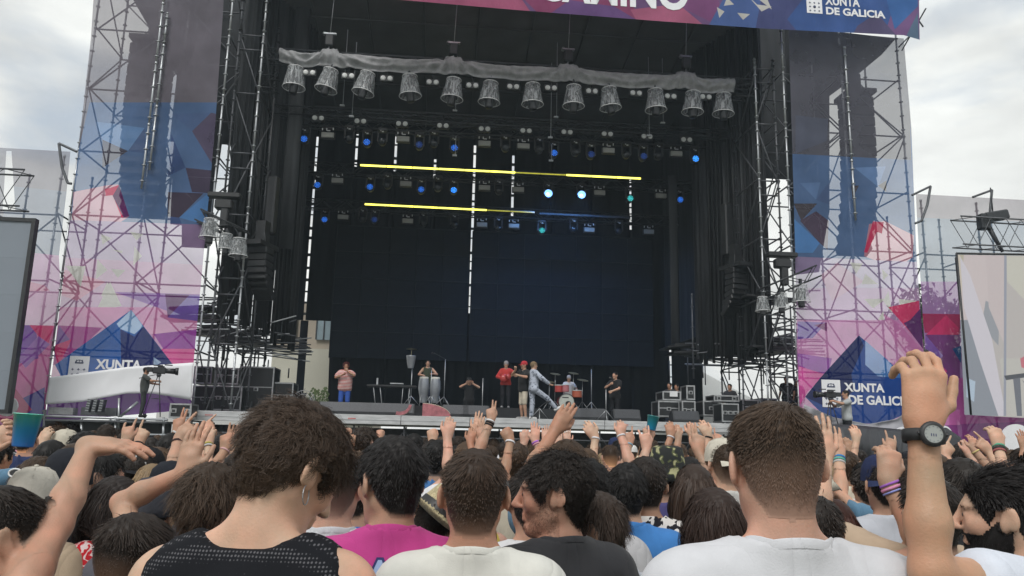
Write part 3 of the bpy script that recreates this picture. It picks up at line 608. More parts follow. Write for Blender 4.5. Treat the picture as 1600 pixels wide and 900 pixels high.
# cloth panels that close the side walls of the stage deeper in
for sgn, lab in ((-1, 'black wall cloth deep along the stage side near the striped singer'), (1, 'black wall cloth deep along the stage side near the flight cases')):
    q = MB(); q.prism([(sgn * 8.7, 4.0, 8.2 if sgn < 0 else 6.2), (sgn * 8.4, 12.2, 8.6 if sgn < 0 else 6.2), (sgn * 8.4, 12.2, 17.4), (sgn * 8.7, 4.0, 17.4)], (0, 0, 0), (sgn * .04, 0, 0)); o = q.obj('wall_cloth', M_cloth_b); o.matrix_world = SM; tag(o, lab, 'stage cloth', 'dark cloths hung round the stage')
sheet('slot_cloth', 'dark cloth closing the upper gap between striped banner tower and strip curtains', [(-12.2, 12.4), (-7.2, 12.4), (-7.2, 20.5), (-12.2, 20.5)], 5.2, M_cloth_b, px=False, group='dark cloths hung round the stage')
sheet('slot_cloth', 'dark cloth closing the upper gap beside the whole crest banner tower', [(8.0, 12.2), (12.6, 12.2), (12.6, 20.5), (8.0, 20.5)], 5.2, M_cloth_b, px=False, group='dark cloths hung round the stage')
# pale duct-like cloth tube on each side
wavy(-7.55, -7.05, 8.0, 16.9, 3.0, amp=.05, m=M_cloth_g, name='cloth_sleeve', label='long grey cloth sleeve above the small curved speaker array', cat='stage cloth', group='grey cloth sleeves', seed=4)
wavy(6.9, 7.25, 5.2, 12.4, 6.0, amp=.04, m=M_cloth_g, name='cloth_sleeve', label='long grey cloth sleeve beside the brightest blue lamp', cat='stage cloth', group='grey cloth sleeves', seed=5)
array('small curved speaker array hanging before the strip curtains near three hooded lamps', on_v(408, 395, 1.0)[0], 1.0, on_v(418, 388, 1.0)[1], 7, .62, .22, 1.0, facing=R(-18))
array('small curved speaker array hanging over the road cases', on_v(1150, 420, 2.4)[0], 2.4, on_v(1150, 420, 2.4)[1], 8, .62, .2, .9, facing=R(18))
# ================================================================== front lamps in plastic rain hoods
def plastic(name='clear_plastic_film'):
    m = bpy.data.materials.new(name); m.use_nodes = True; t = m.node_tree; b = t.nodes['Principled BSDF']
    b.inputs['Base Color'].default_value = (.52, .55, .57, 1); b.inputs['Roughness'].default_value = .25
    tcn = t.nodes.new('ShaderNodeTexCoord'); mp_ = t.nodes.new('ShaderNodeMapping'); mp_.inputs['Scale'].default_value = (7, 7, 1.1)
    ns = t.nodes.new('ShaderNodeTexNoise'); ns.inputs['Scale'].default_value = 2.2; ns.inputs['Detail'].default_value = 5; ns.inputs['Distortion'].default_value = 1.2
    t.links.new(tcn.outputs['Object'], mp_.inputs[0]); t.links.new(mp_.outputs[0], ns.inputs['Vector'])
    bp = t.nodes.new('ShaderNodeBump'); bp.inputs['Strength'].default_value = 1; bp.inputs['Distance'].default_value = .05
    t.links.new(ns.outputs['Fac'], bp.inputs['Height']); t.links.new(bp.outputs[0], b.inputs['Normal'])
    cr = t.nodes.new('ShaderNodeMapRange'); cr.inputs['From Min'].default_value = .42; cr.inputs['From Max'].default_value = .62; cr.inputs['To Min'].default_value = .16; cr.inputs['To Max'].default_value = .62
    t.links.new(ns.outputs['Fac'], cr.inputs['Value']); t.links.new(cr.outputs[0], b.inputs['Alpha']); return m
M_film = plastic(); M_lens = mat('grey_lamp_lens', (.35, .37, .38), .15, 0, .1, 5)
def hood_lamp():
    t = thing('hooded_lamp', '', 'stage lamp')
    q = MB(); q.lathe([(.255, .66), (.25, .70), (.02, .72)][::-1], 20); q.obj('rain_hood', M_film, t)
    q = MB(); pr = [(.255, .66), (.275, .54), (.297, .42), (.32, .28), (.345, .14), (.37, .0)]; q.lathe(pr, 24); q.obj('hood_skirt', M_film, t)
    q = MB(); q.lathe([(.37, -.012), (.383, 0), (.37, .014), (.358, 0), (.37, -.012)], 24); q.obj('hood_rim', M_white, t); q = MB(); q.lathe([(.25, .69), (.262, .70), (.25, .715), (.24, .70), (.25, .69)], 20); q.obj('hood_ring', M_white, t)
    q = MB(); q.box((0, 0, .48), (.34, .26, .18), bev=.03); q.box((-.17, 0, .25), (.05, .12, .42), bev=.01); q.box((.17, 0, .25), (.05, .12, .42), bev=.01); q.obj('yoke', M_black, t)
    q = MB(); q.lathe([(.0, -.22), (.12, -.22), (.135, -.18), (.13, .08), (.15, .25), (.10, .36), (0, .38)], 16, axis=Vector((.0, .12, 1))); q.obj('lamp_head', M_blackg, t)
    q = MB(); q.box((0, 0, .84), (.1, .1, .26)); q.obj('clamp', M_blackmetal, t)
    return t
fx = [459, 509, 567, 641, 706, 764, 832, 896, 954, 1025, 1082, 1130]; fy = [137, 140, 145, 150, 155, 160, 163, 166, 169, 172, 175, 178]
place_w = ['first in the row, at the end by the strip curtains', 'second in the row, under the first hoist', 'third in the row, tilted', 'fourth in the row', 'fifth in the row, under the second hoist', 'sixth in the row, near the middle',
           'seventh in the row, near the middle', 'eighth in the row, by the third hoist', 'ninth in the row', 'tenth in the row, before the fourth hoist', 'eleventh in the row, under the fourth hoist', 'twelfth, last before the bare truss end']
P0 = hood_lamp()
for i, (x, y) in enumerate(zip(fx, fy)):
    o = P0 if i == 0 else copy_tree(P0); u, z = on_v(x, y, 1.35); o.matrix_world = SM @ Matrix.Translation((u, 1.35, z)) @ Matrix.Rotation(rnd.uniform(-.08, .08) + (.14 if i in (1, 2) else 0), 4, 'Y') @ Matrix.Rotation(rnd.uniform(0, 6), 4, 'Z')
    tag(o, 'stage lamp in plastic hood, ' + place_w[i], 'stage lamp', 'hooded lamps along the front truss')
for i, (x, y, s, lab) in enumerate([(327, 372, .80, 'hooded stage lamp hung on the tower edge, furthest from the strip curtains'), (352, 390, .66, 'hooded stage lamp hung on the tower edge, middle of three'), (372, 400, .74, 'hooded stage lamp hung on the tower edge, lowest of three'),
                                    (1192, 486, .62, 'hooded stage lamp on the side truss over the cases, nearest the stage'), (1221, 482, .66, 'hooded stage lamp on the side truss over the cases, middle one'), (1252, 472, .76, 'hooded stage lamp on the side truss by the banner edge')]):
    o = copy_tree(P0); v = -.25; u, z = on_v(x, y, v); o.matrix_world = SM @ Matrix.Translation((u, v, z)) @ Matrix.Scale(s, 4); tag(o, lab, 'stage lamp', 'hooded lamps on the stage sides')
truss('short black truss reaching out from tower edge with three hooded lamps', (on_v(312, 338, -.1)[0], -.2, on_v(312, 338, -.1)[1]), (on_v(385, 372, -.1)[0], -.1, on_v(385, 372, -.1)[1]), .3, .35)
truss('short black truss with hooded lamps beside the whole crest banner', (on_v(1186, 462, -.1)[0], -.2, on_v(1186, 462, -.1)[1]), (on_v(1272, 426, -.1)[0], -.3, on_v(1272, 426, -.1)[1]), .3, .35)
for lab, x, y in (('black chain hoist above the lamps hung on the tower edge', 350, 320), ('black chain hoist above the side truss by the banner edge', 1222, 412)):
    u, z = on_v(x, y, -.1); q = MB(); q.box((0, 0, 0), (.5, .28, .30), bev=.04); q.box((0, 0, .28), (.95, .3, .16), bev=.03); q.box((.05, 0, -.4), (.22, .22, .6), bev=.03); q.tube((0, 0, .3), (0, 0, 2.4), .02)
    o = q.obj('chain_hoist', M_black); o.matrix_world = SM @ Matrix.Translation((u, -.1, z)); tag(o, lab, 'hoist', 'chain hoists')

# grey cloth thrown over the front truss, hung in folds between hoist points
def festoon():
    xs = np.linspace(438, 1148, 240); hang = [438, 515, 709, 888, 1072, 1148]; V = []; F = []; rows_ = 15
    for i, x in enumerate(xs):
        yt = 74 + (x - 438) * (120 - 74) / 710; k = max(j for j in range(len(hang) - 1) if x >= hang[j] - .01); t = (x - hang[k]) / (hang[k + 1] - hang[k]); sag = math.sin(math.pi * t)
        u, z0 = on_v(x, yt - (6 if min(abs(x - h) for h in hang[1:-1]) < 14 else 0) + 2 * sag, 1.2); _, z1 = on_v(x, yt + 22 + 4 * sag + 1.2 * math.sin(x * .11), 1.2)
        near = min(hang, key=lambda h: abs(h - x)); d = (x - near) / 60.
        for r in range(rows_):
            s = r / (rows_ - 1)
            an_ = math.atan2(d * 1.6, s + .12); fold = .11 * abs(math.sin(an_ * 8 + k)) * math.exp(-abs(d) * .5) + .065 * abs(math.sin(s * 8 - 2.2 * sag + .3 * math.sin(x * .05))) * sag + .012 * math.sin(x * .31 + s * 5)
            V.append((u, 1.2 - .14 * math.sin(math.pi * min(1, s * 1.2)) + fold + (.16 if r == 0 else 0), z0 + (z1 - z0) * s))
    for i in range(len(xs) - 1):
        for r in range(rows_ - 1):
            a = i * rows_ + r; F.append((a, a + 1, a + rows_ + 1, a + rows_))
    me = new_mesh('truss_cloth', V, F, M_greyc, True); o = bpy.data.objects.new('truss_cloth', me); link(o); o.matrix_world = SM
    md = o.modifiers.new('t', 'SOLIDIFY'); md.thickness = .01; tag(o, 'crumpled grey dust cloth draped along the front lighting truss', 'cloth')
    V = []; F = []
    return o
festoon()
for k, (x, y0) in enumerate([(515, 62), (709, 76), (888, 86), (1072, 97)]):
    u, z = on_v(x, y0 + 4, 1.45); t = thing('chain_hoist', ['hoist on the front truss cloth nearest the strip curtains', 'second hoist along the front truss cloth', 'third hoist along the front truss cloth', 'hoist on the front truss cloth nearest the bare truss end'][k], 'hoist', group='chain hoists of the front truss'); t.matrix_world = SM @ Matrix.Translation((u, 1.45, z))
    q = MB(); q.box((0, 0, .05), (.3, .22, .42), bev=.04); q.obj('motor', M_black, t)
    q = MB(); q.box((0, 0, .30), (.42, .12, .05)); q.lathe([(.07, -.05), (.07, .05)], 8, (-.18, 0, .30), Vector((0, 1, 0))); q.obj('hook_block', M_steel, t)
    q = MB(); q.tube((.0, 0, .3), (.08, 0, ZR(1.4) - z - .1), .015, n=5); q.tube((-.03, 0, -.6), (0, 0, 0), .02, n=5); q.obj('chain', M_steel, t)
# bare truss end and two stubs
truss('bare grey truss end beyond the last hooded lamp', (8.0, 1.9, 14.15), (9.2, 1.9, 14.2), .4, .45, M_rt)
truss('bare grey truss end by the tower before the first hooded lamp', (-8.9, 1.9, 13.4), (-7.7, 1.9, 13.4), .4, .45, M_blackmetal)

# twin blinder lamps
M_bl = mat('pale_blinder_glass', (.55, .57, .56), .35, 0, .1, 5)
def blinder():
    t = thing('twin_blinder', '', 'stage lamp')
    q = MB(); q.box((0, .06, 0), (.46, .1, .24), bev=.02); q.tube((0, .06, .1), (0, .06, .4), .02); q.obj('housing', M_black, t)
    for s in (-1, 1):
        q = MB(); q.lathe([(0, -.02), (.06, -.025), (.086, -.01), (.09, .02)], 12, (s * .115, 0, 0), Vector((0, 1, 0))); q.obj('lamp', M_bl, t)
    return t
B0 = blinder()
br1 = [(483, 113), (544, 118), (604, 122), (676, 128), (738, 133), (802, 135), (861, 137), (925, 142), (994, 145), (1048, 150), (1103, 151)]
br2 = [(497, 184), (563, 189), (628, 193), (692, 196), (757, 201), (822, 204), (886, 206), (949, 209), (1011, 213), (1073, 218)]
first = True
ords = ['first', 'second', 'third', 'fourth', 'fifth', 'sixth', 'seventh', 'eighth', 'ninth', 'tenth', 'eleventh', 'twelfth', 'thirteenth', 'fourteenth', 'fifteenth']
for row, v, nm in ((br1, 1.3, 'between the plastic hoods'), (br2, 2.8, 'in the lower dark row')):
    for i, (x, y) in enumerate(row):
        o = B0 if first else copy_tree(B0); first = False; u, z = on_v(x, y, v); o.matrix_world = SM @ Matrix.Translation((u, v, z))
        tag(o, f'pair of round pale lamps {nm}, {ords[i]} from the strip curtains', 'stage lamp', 'twin round lamps')
truss('black truss carrying the row of twin round lamps', (-8.0, 2.95, 12.9), (8.3, 2.95, 12.95), .3, .3)

# strobe panels and moving heads on the three rows
M_strobe = mat('unlit_strobe_glass', (.34, .35, .33), .35, 0, .15, 4); M_tick = mat('lamp_white_trim', (.62, .64, .66), .4)
def led_mat(name, col, st):
    return mat(name, (.02, .03, .06), .3, noise=0, emit=col, estr=st)
M_b1 = led_mat('blue_led', (.02, .16, .75), 1.1); M_b2 = led_mat('bright_blue_led', (.03, .25, .9), 2.2); M_cy = led_mat('teal_led', (.05, .6, .6), 1.2); M_hot = led_mat('white_blue_beam', (.22, .50, 1.), 1.5); M_off = mat('dark_lens', (.02, .025, .03), .1)
M_dim = led_mat('dim_blue_led', (.02, .1, .5), .35)
def strobe():
    t = thing('strobe_panel', '', 'stage lamp'); q = MB(); q.box((0, 0, 0), (.44, .08, .19), bev=.015); q.obj('glass', M_strobe, t)
    q = MB(); q.box((0, .08, 0), (.5, .08, .24)); q.box((0, .08, .3), (.3, .06, .05)); q.tube((0, .08, .3), (0, .08, .45), .02); q.obj('housing', M_black, t)
    q = MB(); [q.box((s, .02, .22 + .03 * (s > 0)), (.035, .03, .08)) for s in (-.2, -.05, .18)]; q.box((.02, .02, .18), (.12, .03, .03)); q.obj('bracket', M_tick, t); return t
def head(ledm, r=.13, beads=True):
    t = thing('moving_head', '', 'stage lamp'); q = MB(); q.box((0, .1, .42), (.34, .24, .12), bev=.02); q.box((-.16, .1, .2), (.05, .1, .4)); q.box((.16, .1, .2), (.05, .1, .4)); q.lathe([(.0, .16), (.14, .16), (.15, .0), (.15, -.04), (.0, -.04)], 14, (0, .1, .0), Vector((0, 1, 0))); q.obj('yoke', M_black, t)
    q = MB()
    if beads:
        for (rad, n) in ((0, 1), (.05, 6), (.10, 10)):
            for k in range(n):
                a = 6.283 * k / n + rad; c = Vector((rad * math.cos(a), -.015, rad * math.sin(a))); q.lathe([(0, -.006), (.017, -.004), (.019, .01)], 6, c, Vector((0, 1, 0)))
    else: q.lathe([(0, -.03), (r * .8, -.02), (r, .01)], 16, (0, -.01, 0), Vector((0, 1, 0)))
    q.obj('led_lens', ledm, t)
    q = MB(); q.box((-.06, .0, .40), (.03, .03, .10)); q.box((.08, .0, .42), (.03, .03, .07)); q.box((.01, 0, .33), (.07, .03, .04)); q.obj('lock', M_tick, t); return t
PR = {'s': strobe(), 'b': head(M_b1), 'B': head(M_b2), 'd': head(M_dim), 'c': head(M_cy), 'h': head(M_hot, .16, False), 'o': head(M_off, .13, False)}
used = set()
rowsL = [(VA - .3, 'top lamp row', [(512, 211, 's'), (630, 217, 's'), (757, 224, 's'), (818, 228, 's'), (951, 235, 's'), (1057, 240, 's'), (475, 217, 'b'), (573, 222, 'b'), (655, 226, 'd'), (710, 231, 'b'), (545, 215, 'o'), (597, 219, 'o'), (678, 222, 'o'), (790, 229, 'o'), (843, 232, 'o'), (866, 239, 'b'), (924, 241, 'd'), (1006, 244, 'd'), (1087, 248, 'B'), (900, 236, 'o'), (980, 240, 'o'), (1030, 242, 'o')]),
         (VB - .3, 'middle lamp row', [(527, 282, 's'), (634, 287, 's'), (757, 293, 's'), (810, 296, 's'), (937, 301, 's'), (1033, 306, 's'), (496, 289, 'b'), (578, 292, 'b'), (658, 296, 'b'), (709, 297, 'B'), (857, 302, 'h'), (909, 304, 'h'), (985, 310, 'c'), (1063, 312, 'b'), (605, 288, 'o'), (684, 292, 'o'), (780, 297, 'o')]),
         (VC - .3, 'lowest lamp row', [(536, 339, 's'), (637, 345, 's'), (753, 351, 's'), (803, 353, 's'), (921, 359, 's'), (1014, 362, 's'), (507, 343, 'b'), (585, 343, 'd'), (847, 360, 'c'), (566, 341, 'o'), (661, 348, 'o'), (710, 350, 'o'), (779, 355, 'o'), (897, 357, 'o'), (968, 360, 'o')])]
dsc = {'s': 'pale flat strobe panel', 'b': 'small round blue lit lamp', 'B': 'bright round blue lit lamp', 'd': 'faint round blue lamp', 'c': 'teal lit round lamp', 'h': 'glaring white blue lamp', 'o': 'unlit dark round lamp'}
for v, rn, row in rowsL:
    cnt = {}
    for x, y, k in sorted(row):
        o = PR[k] if k not in used else copy_tree(PR[k]); used.add(k); u, z = on_v(x, y, v); o.matrix_world = SM @ Matrix.Translation((u, v, z)); cnt[k] = cnt.get(k, -1) + 1
        n_k = sum(1 for e in row if e[2] == k); tail = f', {ords[cnt[k]]} counted from the strip curtains' if n_k > 1 else ', the only one there'
        tag(o, f'{dsc[k]} in the {rn}{tail}', 'stage lamp', 'small stage lamps'); o.name = 'strobe_panel' if k == 's' else 'moving_head'
for x, y in ((857, 302), (909, 304)):    # the two lamps that are lit in the photograph throw blue light into the stage
    u, z = on_v(x, y, VB - .5); ld = bpy.data.lights.new('lamp_beam', 'SPOT'); ld.energy = 520; ld.color = (.15, .4, 1); ld.spot_size = R(150); ld.spot_blend = 1; ld.shadow_soft_size = .16
    lo = bpy.data.objects.new('lamp_beam', ld); link(lo); lo.matrix_world = SM @ Matrix.Translation((u, VB - .5, z)) @ Matrix.Rotation(R(35), 4, 'X')
# yellow pixel bars
M_y = led_mat('yellow_led', (1., .92, .12), 2.2); M_y2 = led_mat('yellow_led_soft', (.75, .72, .05), .9)
for lab, x0, y0, x1, y1, v, n, gi in (('long thin yellow glowing pixel bar, the upper one', 563, 258, 1002, 279, VA + .8, 11, (6, 7)), ('thin yellow glowing pixel bar, the lower one', 570, 319, 836, 332, VB + .8, 7, (5, 6))):
    t = thing('pixel_bar', lab, 'light bar', group='yellow pixel bars'); t.matrix_world = SM; u0, z0 = on_v(x0, y0, v); u1, z1 = on_v(x1, y1, v)
    for k in range(n):
        a = Vector((u0 + (u1 - u0) * k / n, v, z0 + (z1 - z0) * k / n)); b = Vector((u0 + (u1 - u0) * (k + 1) / n - .02, v, z0 + (z1 - z0) * (k + 1) / n))
        q = MB(); q.box((a + b) / 2 + Vector((0, .05, .02)), ((b - a).length, .06, .09)); q.obj('bar_body', M_black, t)
        q = MB(); nn = 22; thin = k in gi
        for j in range(nn): q.box(a + (b - a) * ((j + .5) / nn), ((b - a).length / nn * (.45 if thin else .9), .03, .035 if thin else .06))
        q.obj('pixel_strip', M_y if not thin else M_y2, t)['kind'] = 'stuff'
u0, z0 = on_v(843, 333, VB + .8); u1, z1 = on_v(985, 341, VB + .8); q = MB(); q.box(((u0 + u1) / 2, VB + .8, (z0 + z1) / 2), (u1 - u0, .06, .08)); o = q.obj('pixel_bar', mat('unlit_bar', (.02, .022, .026), .9)); o.matrix_world = SM; tag(o, 'unlit grey pixel bar carrying on from the lower yellow one', 'light bar', 'yellow pixel bars')
# drop cables
for i, (x, y0, y1, v) in enumerate([(538, 130, 165, 2.2), (552, 150, 182, 2.2), (712, 165, 173, 2.4), (870, 148, 183, 2.4), (861, 180, 215, 2.4), (1036, 172, 192, 2.4), (1014, 170, 212, 2.4), (712, 225, 243, 3.6), (862, 237, 251, 3.6), (1145, 180, 375, 4.2)]):
    u, z0 = on_v(x, y0, v); _, z1 = on_v(x, y1, v); q = MB(); q.tube((u, v, z1), (u, v, z0 + (2 if i < 7 else .3)), .012, n=4); q.box((u - .02, v, z1), (.16, .08, .05)); o = q.obj('drop_cable', mat('light_cable', (.4, .42, .45), .5)); o.matrix_world = SM
    tag(o, 'thin pale drop cable among the stage lamps, ' + ['by the first hoods', 'under the second hood', 'longer one by the fifth hood', 'by the eighth hood', 'short one under the blinders', 'by the tenth hood', 'by the ninth hood', 'short one over the lamp rows', 'short one over the glaring lamps', 'longest one, over the side speakers'][i], 'cable', 'drop cables among the stage lamps')
q = MB(); u, z = on_v(1150, 378, 4.); q.box((u, 4., z), (.7, .3, .15)); q.box((u - .1, 4, z - .45), (.3, .3, .7)); q.tube((u, 4, z - .5), (u, 4, z - 1.3), .015); o = q.obj('chain_hoist', M_blackmetal); o.matrix_world = SM; tag(o, 'small black hoist above the curved speakers over the cases', 'hoist', 'chain hoists')

# ================================================================== things on the stage floor
def on(u, v, z, rz=0, s=1): return SM @ Matrix.Translation((u, v, z)) @ Matrix.Rotation(rz, 4, 'Z') @ Matrix.Scale(s, 4)
RISER = 2.98
q = MB(); q.box((-.5, 7.4, (DECK + RISER) / 2), (9.6, 4.2, RISER - DECK)); o = q.obj('riser', mat('black_riser', (.018, .019, .022), .8)); o.matrix_world = SM; tag(o, 'low black riser under the drums and congas', 'riser')
# wedges and low black fills
wd = MB(); wd.prism([(-.42, 0, 0), (-.42, .5, 0), (-.42, .5, .28), (-.42, .14, .38), (-.42, 0, .1)], (0, 0, 0), (.84, 0, 0)); me_w = wd.mesh('cabinet', mat('wedge_black', (.022, .024, .028), .6, 0, .2, 6))
gr = MB(); gr.add([(-.38, .13, .385), (.38, .13, .385), (.38, -.005, .11), (-.38, -.005, .11)], [(0, 1, 2, 3)]); me_g = gr.mesh('grille', mat('wedge_grille', (.045, .048, .055), .5, .3, .3, 40))
wp = [(520, 'under the striped singer'), (560, 'just past the striped singer'), (592, 'below the keyboard stand'), (625, 'between keyboard stand and watermelon prop'), (712, 'below the congas'), (742, 'below the crouching photographer'), (900, 'below the drum kit'), (925, 'beside the tall mic stand below drums'), (978, 'in front of the man in black'), (1070, 'below the road cases')]
for x, lab in wp:
    t = thing('stage_monitor', f'black wedge monitor speaker on stage edge {lab}', 'monitor speaker', group='wedge monitors along the stage edge'); u, _ = on_v(x, 655, .9)
    t.matrix_world = on(u, .7, DECK); put('cabinet', me_w, t); put('grille', me_g, t)
fl = MB(); fl.box((0, 0, .16), (1.9, .5, .32), bev=.02)
for x, y in ((505, 0), (615, 0), (1115, 0), (890, 0)):
    pass
def mic_stand(u, v, z, h, lab, boom=.5, rz=0.):
    t = thing('mic_stand', lab, 'microphone stand', group='microphone stands on the stage'); t.matrix_world = on(u, v, z, rz)
    q = MB(); q.tube((0, 0, .12), (0, 0, h), .014, n=6)
    q.obj('pole', M_steel, t)
    for k in range(3):
        a = 2.1 * k + .4; q = MB(); q.tube((0, 0, .32), (.33 * math.cos(a), .33 * math.sin(a), 0), .012, n=5); q.obj('leg', M_steel, t)
    if boom:
        q = MB(); q.tube((-.15, 0, h - .06), (boom, 0, h + .22), .010, n=5); q.obj('boom', M_blackmetal, t)
        q = MB(); q.tube((boom, 0, h + .22), (boom + .14, 0, h + .24), .022, .028, n=8); q.obj('microphone', M_blackg, t)
    return t
mic_stand(on_v(641, 640, 5)[0], 5.0, RISER, 1.35, 'silver stand under the small hanging drum beside the congas', 0)
mic_stand(on_v(672, 640, 5)[0], 4.9, RISER, 1.25, 'silver mic stand before the two congas', .0)
mic_stand(on_v(693, 640, 5)[0], 5.0, RISER, 1.65, 'silver cymbal stand beside the congas with short boom', .4, 2.8)
mic_stand(on_v(753, 650, 2.5)[0], 2.5, DECK, 1.35, 'thin mic stand alone between photographer and guitarist', 0)
mic_stand(on_v(924, 640, 6)[0], 6.0, RISER, 1.55, 'tall silver stand beside the drum kit, bare', 0)
mic_stand(on_v(957, 650, .4)[0] - .2, .4, DECK, .95, 'black mic stand at the stage edge before the man in black', .0)
mic_stand(on_v(843, 655, .3)[0], .35, DECK, .3, 'short floor mic stand by the dancer in silver tracksuit', .2)
# keyboard table
t = thing('keyboard_stand', 'thin keyboard table with folding legs beside the striped singer', 'keyboard stand'); u0 = on_v(582, 640, 1.2)[0]; t.matrix_world = on(u0, 1.2, DECK)
q = MB(); q.box((.55, 0, .92), (1.5, .4, .06), bev=.01); q.obj('keyboard', M_blackg, t)
for x in (0, .2, .9, 1.1):
    q = MB(); q.tube((x, -.15, .9), (x + (.12 if x < .5 else -.05), .15, 0), .014, n=5); q.obj('leg', M_steel, t)
q = MB(); q.box((.1, 0, 1.05), (.05, .05, .22)); q.box((.7, 0, 1.0), (.4, .3, .03)); q.obj('mixer', M_steel, t)
# congas
M_conga = mat('silver_conga', (.30, .32, .35), .3, .4, .2, 4)
for i, (x, lab) in enumerate(((661, 'silver grey conga drum beside the small hanging drum'), (679, 'silver grey conga drum beside the cymbal stand'))):
    t = thing('conga', lab, 'drum', group='pair of congas'); t.matrix_world = on(on_v(x, 630, 5.6)[0], 5.6, RISER + .12)
    q = MB(); q.lathe([(.13, 0), (.15, .25), (.20, .52), (.185, .78), (.15, .9)], 18); q.obj('shell', M_conga, t)
    q = MB(); q.lathe([(0, .93), (.15, .93), (.165, .91), (.165, .86)], 18); q.obj('drum_head', mat('drum_skin', (.6, .58, .52), .6), t)
    for k in range(3): q = MB(); a = 2.1 * k; q.tube((.13 * math.cos(a), .13 * math.sin(a), .3), (.26 * math.cos(a), .26 * math.sin(a), -.12), .014, n=5); q.obj('leg', M_steel, t)
t = thing('timbale', 'small grey hanging drum with a cymbal above its stand', 'drum'); t.matrix_world = on(on_v(641, 590, 5)[0], 5., RISER + 1.3)
q = MB(); q.lathe([(.10, 0), (.14, .2), (.17, .42), (.175, .45), (0, .45)], 16); q.obj('shell', M_conga, t); q = MB(); q.lathe([(0, .72), (.05, .71), (.2, .68)], 18); q.tube((0, .1, .3), (0, 0, .72), .01); q.obj('cymbal', mat('cymbal_brass', (.45, .40, .25), .3, .8), t)
# drum kit
dku, _ = on_v(885, 625, 6.); t = thing('drum_kit', 'red and white drum kit with a pale bass drum head', 'drum kit'); t.matrix_world = on(dku, 6., RISER)
M_red = mat('red_drum_lacquer', (.42, .045, .04), .25, 0, .1, 4); M_hd = mat('bass_head', (.52, .55, .50), .5, 0, .1, 5)
q = MB(); q.lathe([(.30, 0), (.30, .42)], 24, (0, 0, .31), Vector((0, 1, 0))); sh = q.obj('bass_drum', M_red, t)
q = MB(); q.lathe([(0, -.01), (.29, -.01)], 24, (0, 0, .31), Vector((0, 1, 0))); q.obj('drum_head', M_hd, sh)
q = MB(); q.lathe([(.285, -.03), (.31, -.03), (.31, .03), (.285, .03)], 24, (0, 0, .31), Vector((0, 1, 0))); q.obj('hoop', M_black, sh)
q = MB(); q.lathe([(0, -.018), (.11, -.018)], 16, (.07, 0, .23), Vector((0, 1, 0))); q.box((-.04, -.02, .47), (.24, .006, .03)); q.obj('port_hole', M_black, sh)
for (x, z, r, m) in ((-.28, .80, .15, M_red), (-.02, .82, .14, mat('pink_drum_wrap', (.45, .15, .17), .3)), (.42, .62, .19, mat('orange_red_wrap', (.42, .10, .05), .3))):
    q = MB(); q.lathe([(r, -.13), (r, .13)], 18, (x, .1, z)); q.obj('tom', m, t); q = MB(); q.lathe([(0, .135), (r, .135), (r + .012, .13), (r + .012, .11)], 18, (x, .1, z)); q.obj('tom_head', M_hd, t)
for (x, z, r) in ((-.62, 1.05, .2), (.65, 1.15, .22), (-.4, 1.35, .2), (.3, 1.4, .2)):
    q = MB(); q.lathe([(0, .03), (.03, .025), (r, 0)], 18, (x, .2, z), Vector((.1, -.3, 1))); q.obj('cymbal', mat('cymbal_brass', (.45, .40, .25), .3, .8), t); q = MB(); q.tube((x, .2, z), (x, .3, .05), .012, n=5); q.tube((x, .3, .35), (x - .25, .1, 0), .01, n=5); q.tube((x, .3, .35), (x + .25, .1, 0), .01, n=5); q.obj('cymbal_stand', M_steel, t)
# watermelon slices
for x, lab, rz_, kk in ((682, 'pale half watermelon slice prop lying on the stage edge', 0, 1), (624, 'thin curved watermelon rind prop on the stage edge', .4, 0)):
    t = thing('watermelon_prop', lab, 'stage prop'); u, _ = on_v(x, 650, .3); t.matrix_world = on(u, .35, DECK, rz_ * 0)
    pts = [(-.42, 0, 0)] + [(-.42 + .84 * math.sin(a) , 0, .38 * math.cos(a)) for a in np.linspace(0, 1.5, 10)] if kk else [(.35 * math.cos(a), 0, .36 - .34 * math.sin(a)) for a in np.linspace(.1, 1.9, 10)] + [(.27 * math.cos(a), 0, .36 - .24 * math.sin(a)) for a in np.linspace(1.9, .1, 10)]
    q = MB(); q.prism(pts, (0, -.05, 0), (0, .05, 0)); q.obj('flesh', mat('melon_pink', (.38, .13, .15), .5, 0, .35, 9), t)
    q = MB(); q.path([Vector(p_) for p_ in pts[1:10]], .02, 5); q.obj('rind', mat('melon_rind', (.35, .33, .25), .5), t)
